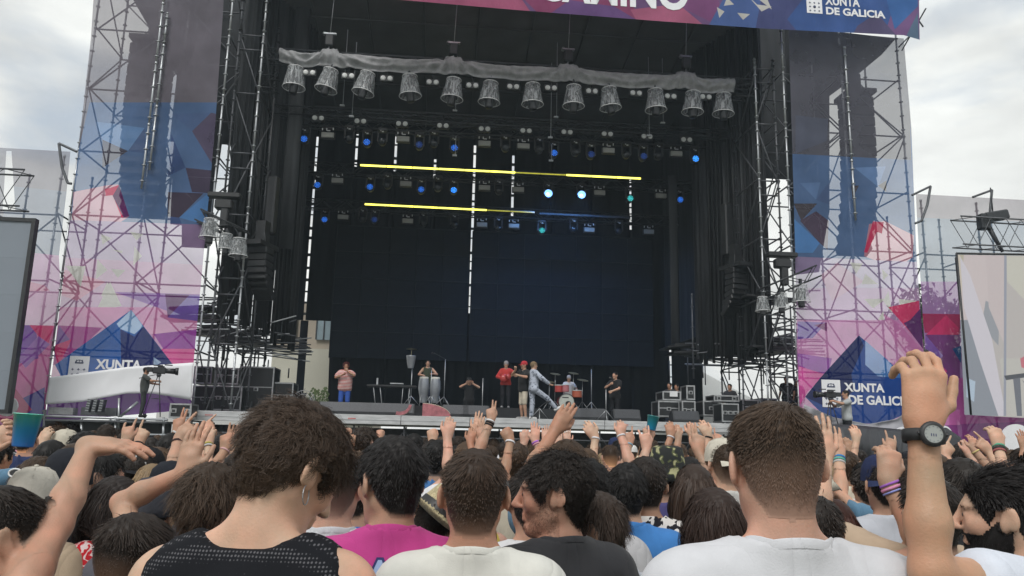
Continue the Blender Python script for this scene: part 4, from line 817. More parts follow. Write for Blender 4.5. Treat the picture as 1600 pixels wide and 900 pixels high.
# road cases
M_case = mat('black_case_laminate', (.011, .012, .014), .45, 0, .3, 5); M_alu = mat('case_aluminium', (.40, .41, .42), .4, .7, .25, 12)
def case(x0, y0, x1, y1, v, d, lab, group, latches=2, base='deck', label_plate=False):
    u0, z1 = on_v(x0, y0, v); u1, z0 = on_v(x1, y1, v); z0 = max(z0, DECK) if base == 'deck' else z0
    t = thing('road_case', lab, 'flight case', group=group); t.matrix_world = on((u0 + u1) / 2, v, z0); W = u1 - u0; H = z1 - z0
    q = MB(); q.box((0, d / 2, H / 2), (W - .03, d, H - .03)); q.obj('shell', M_case, t)
    q = MB(); e = .022
    for sx in (-1, 1):
        for yy in (0, d): q.box((sx * (W / 2 - e), yy, H / 2), (2 * e, 2 * e, H - 4 * e - .004))
        for zz in (e, H - e): q.box((sx * (W / 2 - e), d / 2, zz), (2 * e, d - 2 * e - .004, 2 * e))
    for yy in (0, d):
        for zz in (e, H - e): q.box((0, yy, zz), (W, 2 * e, 2 * e))
    q.obj('edging', M_alu, t)
    if H > .5: q = MB(); q.box((0, -.006, H * .55), (W - .1, .02, .03)); q.obj('lid_seam', M_alu, t)
    for k in range(latches):
        x = W * (-.3 + .6 * k / max(1, latches - 1)) if latches > 1 else 0
        q = MB(); q.box((x, -.012, H * .5), (.15, .025, .12), bev=.01); l_ = q.obj('latch', M_alu, t); q = MB(); q.box((x, -.03, H * .5), (.08, .012, .07)); q.obj('latch_plate', M_black, l_)
    if label_plate: q = MB(); q.box((W * .1, -.02, H * .72), (.26, .01, .18)); q.obj('paper_label', M_white, t)
    return t
GL = 'road cases stacked in the wing by the white tarpaulin'; GR = 'road cases stacked in the wing by the whole crest'
case(334, 602, 376, 642, 2.6, .9, 'black road case with four latches beside the tallest case', GL, 3)
case(376, 572, 424, 645, 3.0, 1.0, 'tallest black road case with bright edges', GL, 1)
case(338, 574, 372, 601, 2.7, .8, 'small black case on top of the one with four latches', GL, 2, base='')
case(427, 597, 456, 642, 3.2, .9, 'black road case between the tallest case and the bright opening', GL, 3)
case(302, 602, 332, 644, 3.4, .8, 'wide plain black case close to the tower', GL, 1)
case(304, 572, 330, 600, 3.5, .8, 'black cloth covered box on the plain case close to the tower', GL, 0, base='')
case(1028, 626, 1062, 652, 2.0, .8, 'black road case at the near end of the wing pile', GR, 1)
case(1035, 611, 1064, 626, 2.1, .8, 'low black case with paper label on top of pile', GR, 0, base='', label_plate=True)
case(1065, 626, 1087, 656, 1.7, .7, 'upright black case with bright frame and two low latches', GR, 2)
case(1072, 602, 1086, 625, 2.2, .6, 'small black box on top of the upright framed case', GR, 1, base='')
case(1098, 626, 1124, 650, 2.2, .8, 'narrow black case between framed case and wide case', GR, 1)
case(1115, 617, 1155, 628, 2.0, .8, 'wide low black case with two recessed handles', GR, 2, base='')
case(1127, 630, 1155, 660, 1.4, .8, 'black case with bright stripes in front of the wide low case', GR, 3)
case(1160, 624, 1186, 650, 2.6, .8, 'plain black case partly behind the brown fade haircut', GR, 1)
case(1188, 622, 1215, 650, 2.9, .8, 'plain black case nearest the seated crew', GR, 1)
t = thing('round_fan', 'round caged fan standing before the bright back opening', 'fan'); t.matrix_world = on(on_v(474, 630, 2.2)[0], 2.2, DECK); q = MB()
for k in range(24): a = 6.283 * k / 24; q.tube((0, 0, .42), (.36 * math.cos(a), 0, .42 + .36 * math.sin(a)), .006, n=4, cap=False)
for r in (.12, .24, .36): q.path([Vector((r * math.cos(a), 0, .42 + r * math.sin(a))) for a in np.linspace(0, 6.2832, 25)], .009, 5)
q.obj('cage', M_steel, t)['kind'] = 'stuff'; q = MB(); q.box((0, .1, .03), (.5, .4, .06)); q.tube((-.3, .1, 0), (-.36, 0, .42), .015); q.tube((.3, .1, 0), (.36, 0, .42), .015); q.obj('stand', M_black, t)
for k in range(5):
    q = MB(); a = k * 1.257; q.add([(.05 * math.cos(a), .05, .42 + .05 * math.sin(a)), (.3 * math.cos(a), .03, .42 + .3 * math.sin(a)), (.3 * math.cos(a + .6), .08, .42 + .3 * math.sin(a + .6))], [(0, 1, 2)]); q.obj('fan_blade', M_blackg, t)
q = MB()
for k in range(60):
    a, b_, h = rnd.uniform(-.3, .3), rnd.uniform(-.2, .2), rnd.uniform(.3, .85); q.tube((a * .3, b_ * .3, .2), (a, b_, h), .006, n=3, cap=False); q.add([(a, b_, h), (a + .06, b_ + .02, h + .05), (a + .02, b_, h + .1), (a - .04, b_, h + .04)], [(0, 1, 2, 3)])
q.lathe([(.12, 0), (.16, .25), (0, .25)], 10); o = q.obj('potted_plant', mat('dusty_leaf', (.09, .13, .05), .8)); o.matrix_world = on(on_v(495, 640, 2.4)[0], 2.4, DECK); tag(o, 'leafy pot plant between the caged fan and the striped singer', 'plant')

# scaffold clutter in both wings: racks of tubes against the daylight
def clutter(label, x0, x1, y0, y1, v0, v1, n, seed, group='scaffold racks in the stage wings'):
    rr = random.Random(seed); t = thing('scaffold_rack', label, 'scaffolding', group=group); t.matrix_world = SM; ua, zt = on_v(x0, y0, (v0 + v1) / 2); ub, zb = on_v(x1, y1, (v0 + v1) / 2); zb = max(zb, DECK)
    cols = sorted(rr.uniform(ua, ub) for _ in range(max(4, n // 5)))
    for u in cols: v = rr.uniform(v0, v1); bar(t, 'upright', ME_stdd if rr.random() < .2 else ME_led, (u, v, zb), (u, v, zt - rr.uniform(0, 1.5)))
    for k in range(n):
        z = rr.uniform(zb + .8, zt - .2); v = rr.uniform(v0, v1); l_ = rr.uniform(1.0, ub - ua); u = rr.uniform(ua, ub - l_ * .6)
        bar(t, 'tube', rr.choice([ME_led, ME_led, ME_brace, ME_ledb]), (u, v, z), (min(u + l_, ub + .3), v + rr.uniform(-.4, .4), z + rr.choice([0, 0, 0, .2, -.3, rr.uniform(-.9, .9)])))
    for k in range(n // 7):
        z = rr.uniform(zb + 1.0, zt - .3); u = rr.uniform(ua, ub - 1); q = MB(); q.box((u, (v0 + v1) / 2, z), (rr.uniform(.9, 1.8), 1.2, .07), rot=Matrix.Rotation(rr.uniform(-.12, .12), 3, 'Y')); q.obj('deck_board', M_black, t)
    return t
clutter('rack of scaffold tubes in front of daylight above the tallest road case', 305, 462, 505, 585, 3.5, 8.5, 42, 3)
clutter('rack of scaffold tubes above the cases in the wing by the whole crest', 1048, 1240, 525, 600, 3.5, 8.5, 42, 4)
clutter('dark scaffold tubes between tower edge and lamp over tarpaulin', 305, 350, 455, 560, 1.0, 3.0, 16, 5)
clutter('dark scaffold tubes under the hooded lamps beside the whole crest', 1198, 1244, 455, 600, 1.0, 3.5, 22, 6)
for i, (x0, y0, x1, y1, x2, y2, lab) in enumerate([(308, 508, 350, 506, 410, 535, 'black awning sheet slung over the wing racks near tower'), (1160, 545, 1235, 520, 1240, 545, 'black awning sheet slung behind the hooded side lamps')]):
    v = 4.; p = [on_v(x0, y0, v), on_v(x1, y1, v), on_v(x2, y2, v), on_v((x0 + x2) / 2, y2 + 3, v)]
    q = MB(); q.prism([(a, v, b) for a, b in p], (0, 0, 0), (0, 1.5, .05)); o = q.obj('awning', M_black); o.matrix_world = SM; tag(o, lab, 'awning', 'awnings in the wings')

# behind the stage: pale containers and tents seen through the openings
def block(name, lab, cat, u0, u1, v0, v1, z0, z1, m, group=None):
    t = thing(name, lab, cat, group=group); t.matrix_world = SM; q = MB(); q.box(((u0 + u1) / 2, (v0 + v1) / 2, (z0 + z1) / 2), (u1 - u0, v1 - v0, z1 - z0), bev=.04); q.obj('body', m, t); return t
M_cream = mat('cream_panel', (.58, .57, .48), .6, 0, .1, .6); M_tan = mat('tan_panel', (.42, .37, .30), .7, 0, .15, .6); M_win = mat('pale_window', (.35, .45, .50), .15, 0, .1, 2)
t = block('site_building', 'cream and tan building seen through the bright back opening', 'building', -10.4, -5.2, 17.5, 24, 0, 8.6, M_tan)
q = MB(); q.box((-7.8, 17.3, 3.1), (5.1, .3, 6.2)); q.obj('lower_wall', M_cream, t)
for u in (-9.7, -7.9, -6.3):
    q = MB(); q.box((u, 17.42, 7.9), (.75, .12, 2.4)); f = q.obj('window', M_win, t); q = MB(); [q.box((u + a, 17.34, 7.9), (.05, .06, 2.4)) for a in (-.38, 0, .38)]; q.obj('frame', M_dsteel, f)
M_tent = mat('white_tent_fabric', (.66, .67, .66), .8, 0, .12, .7, bump=.5, bscale=2)
for i, (u0, u1, v0, z, lab) in enumerate([(-15, -9.6, 15, 4.6, 'white tent roof glimpsed behind the wing racks near tower'), (9.6, 15.0, 16, 5.2, 'white tent roof glimpsed behind the racks over the cases'), (15.5, 21, 18, 5.0, 'white tent roof behind the pink wing banner')]):
    t = thing('marquee', lab, 'tent', group='white tents behind the stage'); t.matrix_world = SM; um = (u0 + u1) / 2; vm = v0 + 2.5
    q = MB(); q.add([(u0, v0, z - 1.4), (u1, v0, z - 1.4), (u1, v0 + 5, z - 1.4), (u0, v0 + 5, z - 1.4), (um, vm, z + .6)], [(0, 1, 4), (1, 2, 4), (2, 3, 4), (3, 0, 4), (3, 2, 1, 0)]); q.obj('roof', M_tent, t)
    q = MB(); q.box((um, vm, (z - 1.4) / 2), (u1 - u0 - .1, 4.9, z - 1.42)); q.obj('wall', M_tent, t)
for i, (x, y, v, s, lab) in enumerate([(1475, 500, 24, 1.0, 'bushy tree showing faintly through the pink wing banner'), (1440, 600, 26, .8, 'low tree behind the pink wing banner by the hand with watch'), (1500, 590, 28, .9, 'low tree behind the lower edge of the lit screen')]):
    u, z = on_v(x, y, v); t = thing('tree', lab, 'tree', group='trees behind the stage'); t.matrix_world = SM @ Matrix.Translation((u, v, 0))
    q = MB(); q.tube((0, 0, 0), (0, 0, z * .8), .25, .1); 
    for k in range(7): a = k * .9; q.tube((0, 0, z * (.4 + .05 * k)), (1.6 * math.cos(a), 1.6 * math.sin(a), z * (.7 + .05 * k)), .08, .02, n=5)
    q.obj('trunk', mat('bark', (.08, .065, .05), .9), t); n = 2600; c = rng.normal(size=(26, 3)) * np.array([1.5, 1.5, 1.0]) * s + [0, 0, z]; p = c[rng.integers(0, 26, n)] + rng.normal(size=(n, 3)) * .42 * s
    d = rng.normal(size=(n, 2, 3)) * .14; V = np.concatenate([p[:, None] - d[:, :1], p[:, None] + d[:, 1:], p[:, None] + d[:, :1]], 1).reshape(-1, 3); me = new_mesh('crown', V, np.arange(3 * n).reshape(-1, 3), mat('tree_foliage', (.045, .075, .03), .8, 0, .5, 1.5)); put('crown', me, t)

# ================================================================== screens
def screen(lab, x0, y0, x1, y1, v, m, tl, frame=.1):
    u0, z1 = on_v(x0, y0, v); u1, z0 = on_v(x1, y1, v); t = thing('video_screen', lab, 'video screen'); t.matrix_world = SM
    nx, nz = max(1, round(abs(u1 - u0) / 1.0)), max(1, round((z1 - z0) / 1.0)); dx, dz = (u1 - u0) / nx, (z1 - z0) / nz
    q = MB(); q.box((0, 0, 0), (dx * .998, .1, dz * .998)); me = q.mesh('screen_panel', m)
    for i in range(nx):
        for j in range(nz): put('screen_panel', me, t, (u0 + dx * (i + .5), v, z0 + dz * (j + .5)))
    q = MB(); f = .05
    q.box((u0 - f, v, (z0 + z1) / 2), (2 * f - .004, .2, z1 - z0 + .2)); q.box((u1 + f, v, (z0 + z1) / 2), (2 * f - .004, .2, z1 - z0 + .2)); q.box(((u0 + u1) / 2, v, z1 + f), (u1 - u0 - .004, .18, 2 * f)); q.box(((u0 + u1) / 2, v, z0 - f), (u1 - u0 - .004, .18, 2 * f)); q.obj('frame', M_black, t); return t, (u0, u1, z0, z1)
M_scr_off = mat('blank_screen_face', (.19, .22, .26), .5, 0, .06, .5)
screen('blank blue grey video screen at the picture edge under a small truss', -330, 331, 10, 640, -2.2, M_scr_off, 0)
# lit picture screen
ms = bpy.data.materials.new('lit_screen_picture'); ms.use_nodes = True; t_ = ms.node_tree; b_ = t_.nodes['Principled BSDF']; b_.inputs['Base Color'].default_value = (.05, .05, .06, 1); b_.inputs['Roughness'].default_value = .6
vc = t_.nodes.new('ShaderNodeVertexColor'); vc.layer_name = 'print'; t_.links.new(vc.outputs['Color'], b_.inputs['Emission Color']); b_.inputs['Emission Strength'].default_value = .66
VS = -1.2
def lit_screen():
    O = [(1496, 398), (1760, 402), (1766, 662), (1507, 648)]; base = srgb('#a9a49f')
    pol = [([(1496, 398), (1560, 398), (1500, 470)], srgb('#b9b0a0')), ([(1500, 398), (1540, 400), (1524, 440), (1506, 436)], srgb('#a59f88')), ([(1506, 398), (1500, 500), (1530, 500), (1580, 400)], srgb('#b9aeac')),
           ([(1496, 500), (1540, 500), (1562, 650), (1500, 650)], srgb('#7b8188')), ([(1540, 470), (1562, 478), (1560, 540), (1534, 510)], srgb('#868a8e')), ([(1510, 590), (1524, 596), (1522, 628), (1510, 620)], srgb('#9fb0bf')),
           ([(1500, 400), (1516, 430), (1550, 530), (1572, 650), (1560, 650), (1530, 560), (1506, 480)], srgb('#bdb9bf')), ([(1572, 400), (1600, 400), (1602, 470), (1574, 440)], srgb('#b5b3a6')), ([(1562, 560), (1600, 560), (1600, 650), (1574, 650)], srgb('#aeaca4')),
           ([(1540, 398), (1570, 398), (1570, 540), (1545, 480)], srgb('#b5aaa8')), ([(1569, 398), (1573, 398), (1572, 650), (1568, 650)], srgb('#868a94')),
           ([(1569, 587), (1600, 583), (1760, 570), (1760, 580), (1600, 590), (1572, 594)], srgb('#33373c')), ([(1583, 592), (1594, 590), (1597, 650), (1589, 650)], srgb('#5b5f66')), ([(1596, 592), (1612, 610), (1610, 614)], srgb('#5b5f66')),
           ([(1594, 560), (1602, 556), (1602, 576), (1596, 574)], srgb('#b4606a')), ([(1620, 420), (1700, 420), (1720, 560), (1640, 560)], srgb('#c09a90'))]
    P = [[on_v(x, y, VS) for x, y in O]] + [[on_v(x, y, VS) for x, y in p] for p, _ in pol]; cols = [base] + [c for _, c in pol]; V = []; F = []
    P = [p if sum(a[0] * b[1] - b[0] * a[1] for a, b in zip(p, p[1:] + p[:1])) > 0 else p[::-1] for p in P]
    for p in P: k = len(V); V += [Vector(q) for q in p]; F.append(list(range(k, k + len(p))))
    vo, eo, fo, ov, oe, of = delaunay_2d_cdt(V, [], F, 1, 1e-4); faces = []; fc = []
    for f, s_ in zip(fo, of):
        if 0 in s_: faces.append(tuple(f)); fc.append((*cols[max(s_)], 1))
    t = thing('video_screen', 'big lit video screen showing a blurred close picture of a keyboard', 'video screen'); t.matrix_world = SM
    me = new_mesh('picture', [(p.x, VS, p.y) for p in vo], faces, ms); ca = me.color_attributes.new('print', 'FLOAT_COLOR', 'CORNER'); arr = np.empty((len(me.loops), 4), np.float32)
    for p in me.polygons: arr[p.loop_start:p.loop_start + p.loop_total] = fc[p.index]
    ca.data.foreach_set('color', arr.ravel()); put('picture', me, t)
    (u0, z1), (u1, z1b), (u2, z0b), (u3, z0) = [on_v(x, y, VS) for x, y in O]
    q = MB(); q.box(((u0 + u1) / 2, VS + .1, (z0 + z1) / 2), (u1 - u0 - .05, .15, z1 - z0 - .1)); q.obj('cabinet', M_black, t)
    q = MB(); q.tube((u0 - .03, VS, z0), (u0 - .03, VS, z1 + .04), .035); q.tube((u0 - .03, VS, z1 + .04), (u1, VS, z1b + .04), .035); q.obj('frame', M_black, t)
    n_ = 0
    for k in (): q = MB(); q.box(((u0 + u1) / 2, VS - .006, z0 + (z1 - z0) * k / 5), (u1 - u0 - .1, .006, .012)); q.obj('panel_seam', M_dsteel, t)
lit_screen()
u, z = on_v(1484, 352, -.6); truss('grey truss above the lit video screen', (u, -.9, z - .3), (u + 6, -.9, z - .35), .5, .9, M_dsteel)
u, z = on_v(42, 298, -2.2); truss('small dark truss on top of the blank screen', (u - 5, -2.2, z), (u, -2.2, z), .5, 1.0, M_dsteel)
t = thing('follow_spot', 'big dark spotlight bracket standing on the truss over the lit screen', 'spotlight'); u, z = on_v(1548, 345, -.9); t.matrix_world = SM @ Matrix.Translation((u, -.9, z))
q = MB(); q.box((.15, 0, .15), (.8, .35, .3), rot=Matrix.Rotation(-.2, 3, 'Y'), bev=.04); q.box((-.25, 0, -.05), (.3, .3, .5), bev=.03); q.obj('lamp_body', M_blackmetal, t); q = MB(); q.tube((-.1, 0, -.2), (.3, 0, -1.0), .08, .05); q.tube((.1, 0, .3), (.1, 0, 1.1), .02); q.obj('arm', M_blackmetal, t)
# outriggers on top of the wings
for lab, pts in (('bent steel outrigger arm on the wing beside banner tower near blank screen', [(120, 237), (92, 224), (97, 262), (106, 286), (112, 287)]), ('bent steel outrigger arm on the wing beside whole crest banner', [(1425, 305), (1454, 291), (1449, 320), (1440, 345), (1430, 349)]), ('steel arm with a hook over the lit screen truss', [(1520, 308), (1550, 297), (1547, 330), (1550, 346)])):
    P = [on_v(x, y, -.1) for x, y in pts]; q = MB(); q.path([Vector((a, -.1, b)) for a, b in P], .04, 6); o = q.obj('outrigger', M_dsteel); o.matrix_world = SM; tag(o, lab, 'scaffold arm')

# ================================================================== tarpaulins
def tarp(name, lab, top, bot, v, m, n=60, rows=10, amp=.10, seed=0, sag=0.):
    """cloth between two pixel polylines"""
    def interp(pl, t): xs = [p[0] for p in pl]; ys = [p[1] for p in pl]; x = xs[0] + (xs[-1] - xs[0]) * t; return x, float(np.interp(x, xs, ys))
    V = []; F = []
    for i in range(n + 1):
        xt, yt = interp(top, i / n); xb, yb = interp(bot, i / n); ut, zt = on_v(xt, yt, v); ub, zb = on_v(xb, yb, v)
        for r in range(rows + 1):
            s = r / rows; f = amp * (abs(math.sin(i * .21 + s * 2.2 + seed)) * .6 + math.sin(i * .09 - s * 1.5 + seed * 2) * .8 + .3 * abs(math.sin(i * .7 + s * 3))) * math.sin(math.pi * min(1, .15 + s * .8))
            V.append((ut + (ub - ut) * s, v - .1 + f - sag * math.sin(math.pi * s), zt + (zb - zt) * s))
    for i in range(n):
        for r in range(rows): a = i * (rows + 1) + r; F.append((a, a + 1, a + rows + 2, a + rows + 1))
    me = new_mesh(name, V, F, m, True); o = bpy.data.objects.new(name, me); link(o); o.matrix_world = SM; o.modifiers.new('t', 'SOLIDIFY').thickness = .012; tag(o, lab, 'tarpaulin'); return o
tarp('tarpaulin', 'creased white tarpaulin covering the lower part of the crest banner', [(80, 590), (200, 574), (304, 567)], [(73, 632), (130, 628), (200, 615), (240, 615), (300, 625)], -.35, mat('white_tarpaulin', (.74, .75, .78), .95, 0, .04, 1.0, spec=.1), amp=.02)
tarp('tarpaulin', 'grey tarpaulin swept up under the whole crest like a skirt', [(1254, 632), (1300, 652), (1355, 663), (1400, 655), (1450, 620)], [(1254, 668), (1310, 672), (1355, 674), (1400, 672), (1460, 668)], -.5, mat('grey_tarpaulin', (.30, .30, .33), .6, 0, .15, 1.0, bump=1, bscale=5), amp=.1, seed=2)
tarp('tarpaulin', 'black tarpaulin tent over kit below the whole crest', [(1262, 662), (1330, 664), (1420, 672), (1480, 668), (1502, 684)], [(1262, 740), (1330, 740), (1420, 740), (1480, 740), (1502, 740)], -1.9, mat('black_tarpaulin', (.035, .036, .042), .35, 0, .2, 1.0, bump=1, bscale=5), amp=.22, seed=5, sag=.25)

# ================================================================== platform beside the tower, with rails
pf = thing('camera_platform', 'steel camera platform with rails below the white tarpaulin', 'platform'); pf.matrix_world = SM
v = -1.3
def pv(x, y, vv=v): a, b = on_v(x, y, vv); return (a, vv, b)
for a, b in (((68, 650), (262, 656)), ((128, 676), (262, 680)), ((128, 686), (258, 690))): bar(pf, 'rail', ME_ledb, pv(*a), pv(*b), 1.4)
for x in (128, 181, 256): bar(pf, 'post', ME_ledb, pv(x, 652), pv(x - 2, 700), 1.3)
bar(pf, 'post', ME_led, pv(70, 640), pv(68, 700), 1.5)
for a, b in (((215, 628), (188, 651)), ((174, 656), (155, 672))): bar(pf, 'brace', ME_ledb, pv(*a), pv(*b), 1.4)
bar(pf, 'brace', ME_ledb, pv(186, 622), pv(185, 672), 1.1); bar(pf, 'brace', ME_led, pv(128, 690, -.6), pv(64, 652, -.6), 1.2)
for x0, x1, y0, y1, m, nm in ((75, 112, 636, 648, M_greyc, 'box'), (126, 180, 636, 650, M_dsteel, 'box'), (70, 258, 655, 700, M_black, 'backing_cloth')):
    u0, z1 = on_v(x0, y0, -.7); u1, z0 = on_v(x1, y1, -.7); q = MB(); q.box(((u0 + u1) / 2, -.5, (z0 + z1) / 2), (u1 - u0, .3, z1 - z0)); q.obj(nm, m, pf)
q = MB(); u0, z1 = on_v(72, 654, v); u1, z0 = on_v(262, 659, v); q.box(((u0 + u1) / 2, -.8, z1 - .03), (u1 - u0, 1.2, .05)); q.obj('deck_board', M_dsteel, pf)
for k in range(3):
    u, z = on_v(140 + 10 * k, 634, -1.); t = thing('small_speaker', ['slim grey louvred unit beneath tarpaulin, nearest the pole', 'slim grey louvred unit beneath tarpaulin, middle one', 'slim grey louvred unit beneath tarpaulin, nearest the cameraman'][k], 'equipment', group='slim units under the tarpaulin'); t.matrix_world = SM @ Matrix.Translation((u, -1., z)) @ Matrix.Rotation(.12, 4, 'Y')
    q = MB(); q.box((0, 0, 0), (.1, .2, .34)); q.obj('body', M_dsteel, t)
    for j in range(5): q = MB(); q.box((0, -.11, -.13 + .065 * j), (.08, .02, .02)); q.obj('louvre', M_steel, t)
case(266, 630, 298, 654, -1.0, .6, 'brown black amplifier case under the tarpaulin by the tower edge', GL, 2, base='')

# white round letters standing on the magenta wing foot
for i, (x, y, r, lab) in enumerate([(1412, 683, 15, 'white round letter shape beside the black tarpaulin'), (1447, 685, 0, ''), (1475, 678, 12, 'small white round letter shape behind the raised hand with bracelets'), (1590, 692, 27, 'largest white round letter shape at the picture edge'), (12, 635, 16, 'white round shape at the foot of the banner behind the cup')]):
    if not r: continue
    u, z = on_v(x, y, -1.1); u2, _ = on_v(x + r, y, -1.1); rad = u2 - u; q = MB(); q.lathe([(0, -.03), (rad, -.03), (rad, .03), (0, .03)], 28, (u, -1.1, z), Vector((0, 1, 0)), smooth=False); o = q.obj('letter_disc', M_print_w); o.matrix_world = SM; tag(o, lab, 'letter', 'white round letter shapes')
t = thing('crowd_barrier', 'steel crowd barrier between the audience and the stage', 'barrier'); t.matrix_world = SM
for k in range(14):
    u = -13 + 2 * k; bar(t, 'rail', ME_ledb, (u, -3.0, 1.2), (u + 1.95, -3.0, 1.2)); q = MB(); q.box((u + 1, -2.98, .6), (1.94, .03, 1.1)); q.obj('barrier_panel', M_dsteel, t)
# ================================================================== bodies as smooth implicit surfaces
def _seg(P, a, b, ra, rb):
    ab = b - a; t = np.clip(((P - a) @ ab) / (ab @ ab + 1e-12), 0, 1); d = P - a - t[:, None] * ab
    return np.sqrt(np.einsum('ij,ij->i', d, d)) - (ra + (rb - ra) * t)
def _ell(P, c, r, Mr=None):
    q = P - c
    if Mr is not None: q = q @ Mr
    k0 = np.sqrt(np.einsum('ij,ij->i', q / r, q / r)); k1 = np.sqrt(np.einsum('ij,ij->i', q / (r * r), q / (r * r))) + 1e-9
    return k0 * (k0 - 1) / k1
class Shape:
    def __init__(s): s.p = []; s.warp = None
    def cap(s, a, b, ra, rb=None, k=.02, op='+'): s.p.append(('c', np.array(a, float), np.array(b, float), ra, ra if rb is None else rb, k, op)); return s
    def ell(s, c, r, k=.02, rot=None, op='+'): s.p.append(('e', np.array(c, float), np.array(r, float), rot, None, k, op)); return s
    def plane(s, z0, slope, k=.004): s.p.append(('p', z0, slope, 0, 0, k, '-')); return s
    def ev(s, P):
        d = np.full(len(P), 9.)
        W = s.warp(P) if s.warp else 0.
        for q in s.p:
            e = _seg(P, *q[1:5]) if q[0] == 'c' else (q[1] + q[2] * P[:, 1] + .6 * np.maximum(np.abs(P[:, 0]) - .05, 0) - P[:, 2] if q[0] == 'p' else _ell(P, q[1], q[2], q[3]))
            k = q[5]
            if q[6] == '+':
                h = np.maximum(k - np.abs(d - e), 0) / k; d = np.minimum(d, e) - h * h * k * .25
            else:
                h = np.maximum(k - np.abs(d + e), 0) / k; d = np.maximum(d, -e) + h * h * k * .25
        return d + W
    def bounds(s):
        lo = np.full(3, 9.); hi = -lo
        for q in s.p:
            if q[6] != '+': continue
            if q[0] == 'c': r = max(q[3], q[4]); lo = np.minimum(lo, np.minimum(q[1], q[2]) - r); hi = np.maximum(hi, np.maximum(q[1], q[2]) + r)
            else: r = q[2].max(); lo = np.minimum(lo, q[1] - r); hi = np.maximum(hi, q[1] + r)
        return lo - .03, hi + .03
OFF8 = np.array([(i, j, k) for i in (0, 1) for j in (0, 1) for k in (0, 1)])
def nets(shape, lo, hi, h, keep=None):
    """surface of the implicit shape in a box, sampled only near the surface"""
    lo = np.asarray(lo, float); hi = np.asarray(hi, float); B = 4
    nb = np.maximum(1, np.ceil((hi - lo) / (h * B)).astype(int)); n = nb * B
    bi = np.stack(np.meshgrid(*[np.arange(x) for x in nb], indexing='ij'), -1).reshape(-1, 3)
    ctr = lo + (bi + .5) * B * h - h * .5; db = shape.ev(ctr); near = np.abs(db) < B * h * 1.25
    D = np.repeat(np.repeat(np.repeat(np.where(db < 0, -1., 1.).reshape(nb), B, 0), B, 1), B, 2).astype(np.float32)
    off = np.stack(np.meshgrid(*[np.arange(B)] * 3, indexing='ij'), -1).reshape(-1, 3)
    idx = (bi[near][:, None] * B + off).reshape(-1, 3)
    if len(idx): D[idx[:, 0], idx[:, 1], idx[:, 2]] = shape.ev(lo + idx * h)
    S_ = D < 0; c = sum(S_[i:n[0] - 1 + i, j:n[1] - 1 + j, k:n[2] - 1 + k].astype(np.int8) for i, j, k in OFF8)
    act = (c > 0) & (c < 8); ai = np.argwhere(act)
    if not len(ai): return np.zeros((0, 3)), np.zeros((0, 4), int)
    vid = np.full(act.shape, -1, int); vid[act] = np.arange(len(ai))
    cv = np.stack([D[ai[:, 0] + o[0], ai[:, 1] + o[1], ai[:, 2] + o[2]] for o in OFF8], 1)
    acc = np.zeros((len(ai), 3)); cnt = np.zeros(len(ai))
    for x in range(8):
        for ax in range(3):
            y = x ^ (4 >> ax)
            if y < x: continue
            m = (cv[:, x] < 0) != (cv[:, y] < 0); t = cv[:, x] / (cv[:, x] - cv[:, y] + 1e-20); p = OFF8[x] + t[:, None] * (OFF8[y] - OFF8[x])
            acc[m] += p[m]; cnt[m] += 1
    V = lo + (ai + acc / cnt[:, None]) * h; Q = []
    for ax in range(3):
        o = [0, 0, 0]; o[ax] = 1; A = S_[:n[0] - o[0], :n[1] - o[1], :n[2] - o[2]]; Bm = S_[o[0]:, o[1]:, o[2]:]; e = np.argwhere(A != Bm); u, v = [(1, 2), (2, 0), (0, 1)][ax]
        e = e[(e[:, u] > 0) & (e[:, v] > 0) & (e[:, u] < act.shape[u]) & (e[:, v] < act.shape[v]) & (e[:, ax] < act.shape[ax])]
        if not len(e): continue
        ins = S_[e[:, 0], e[:, 1], e[:, 2]]; eu = np.zeros(3, int); eu[u] = 1; ev_ = np.zeros(3, int); ev_[v] = 1
        g = lambda d: vid[d[:, 0], d[:, 1], d[:, 2]]
        q = np.stack([g(e - eu - ev_), g(e - ev_), g(e), g(e - eu)], 1); q[~ins] = q[~ins][:, ::-1]; Q.append(q)
    Q = np.concatenate(Q); Q = Q[(Q >= 0).all(1)]
    if keep is not None: Q = Q[keep(V[Q].mean(1))]
    return V, Q
def multi(shape, regions):
    """regions: (lo, hi, step), finest first; each takes the faces that no finer one holds"""
    VV = []; QQ = []; k = 0
    for i, (lo, hi, h) in enumerate(regions):
        def keep(c, i=i, lo=lo, hi=hi):
            m = ((c > np.array(lo)) & (c < np.array(hi))).all(1)
            for l2, h2, _ in regions[:i]:
                m &= ~((c > np.array(l2) + h * .5) & (c < np.array(h2) - h * .5)).all(1)
            return m
        p = 2 * h; V, Q = nets(shape, np.array(lo) - p, np.array(hi) + p, h, keep)
        if len(Q): VV.append(V); QQ.append(Q + k); k += len(V)
    V = np.concatenate(VV); Q = np.concatenate(QQ); used = np.unique(Q); mp_ = np.full(len(V), -1); mp_[used] = np.arange(len(used)); return V[used], mp_[Q]
TRI = [0]
def smesh(name, V, Q, m):
    TRI[0] += 2 * len(Q); return new_mesh(name, V, Q, m, True)

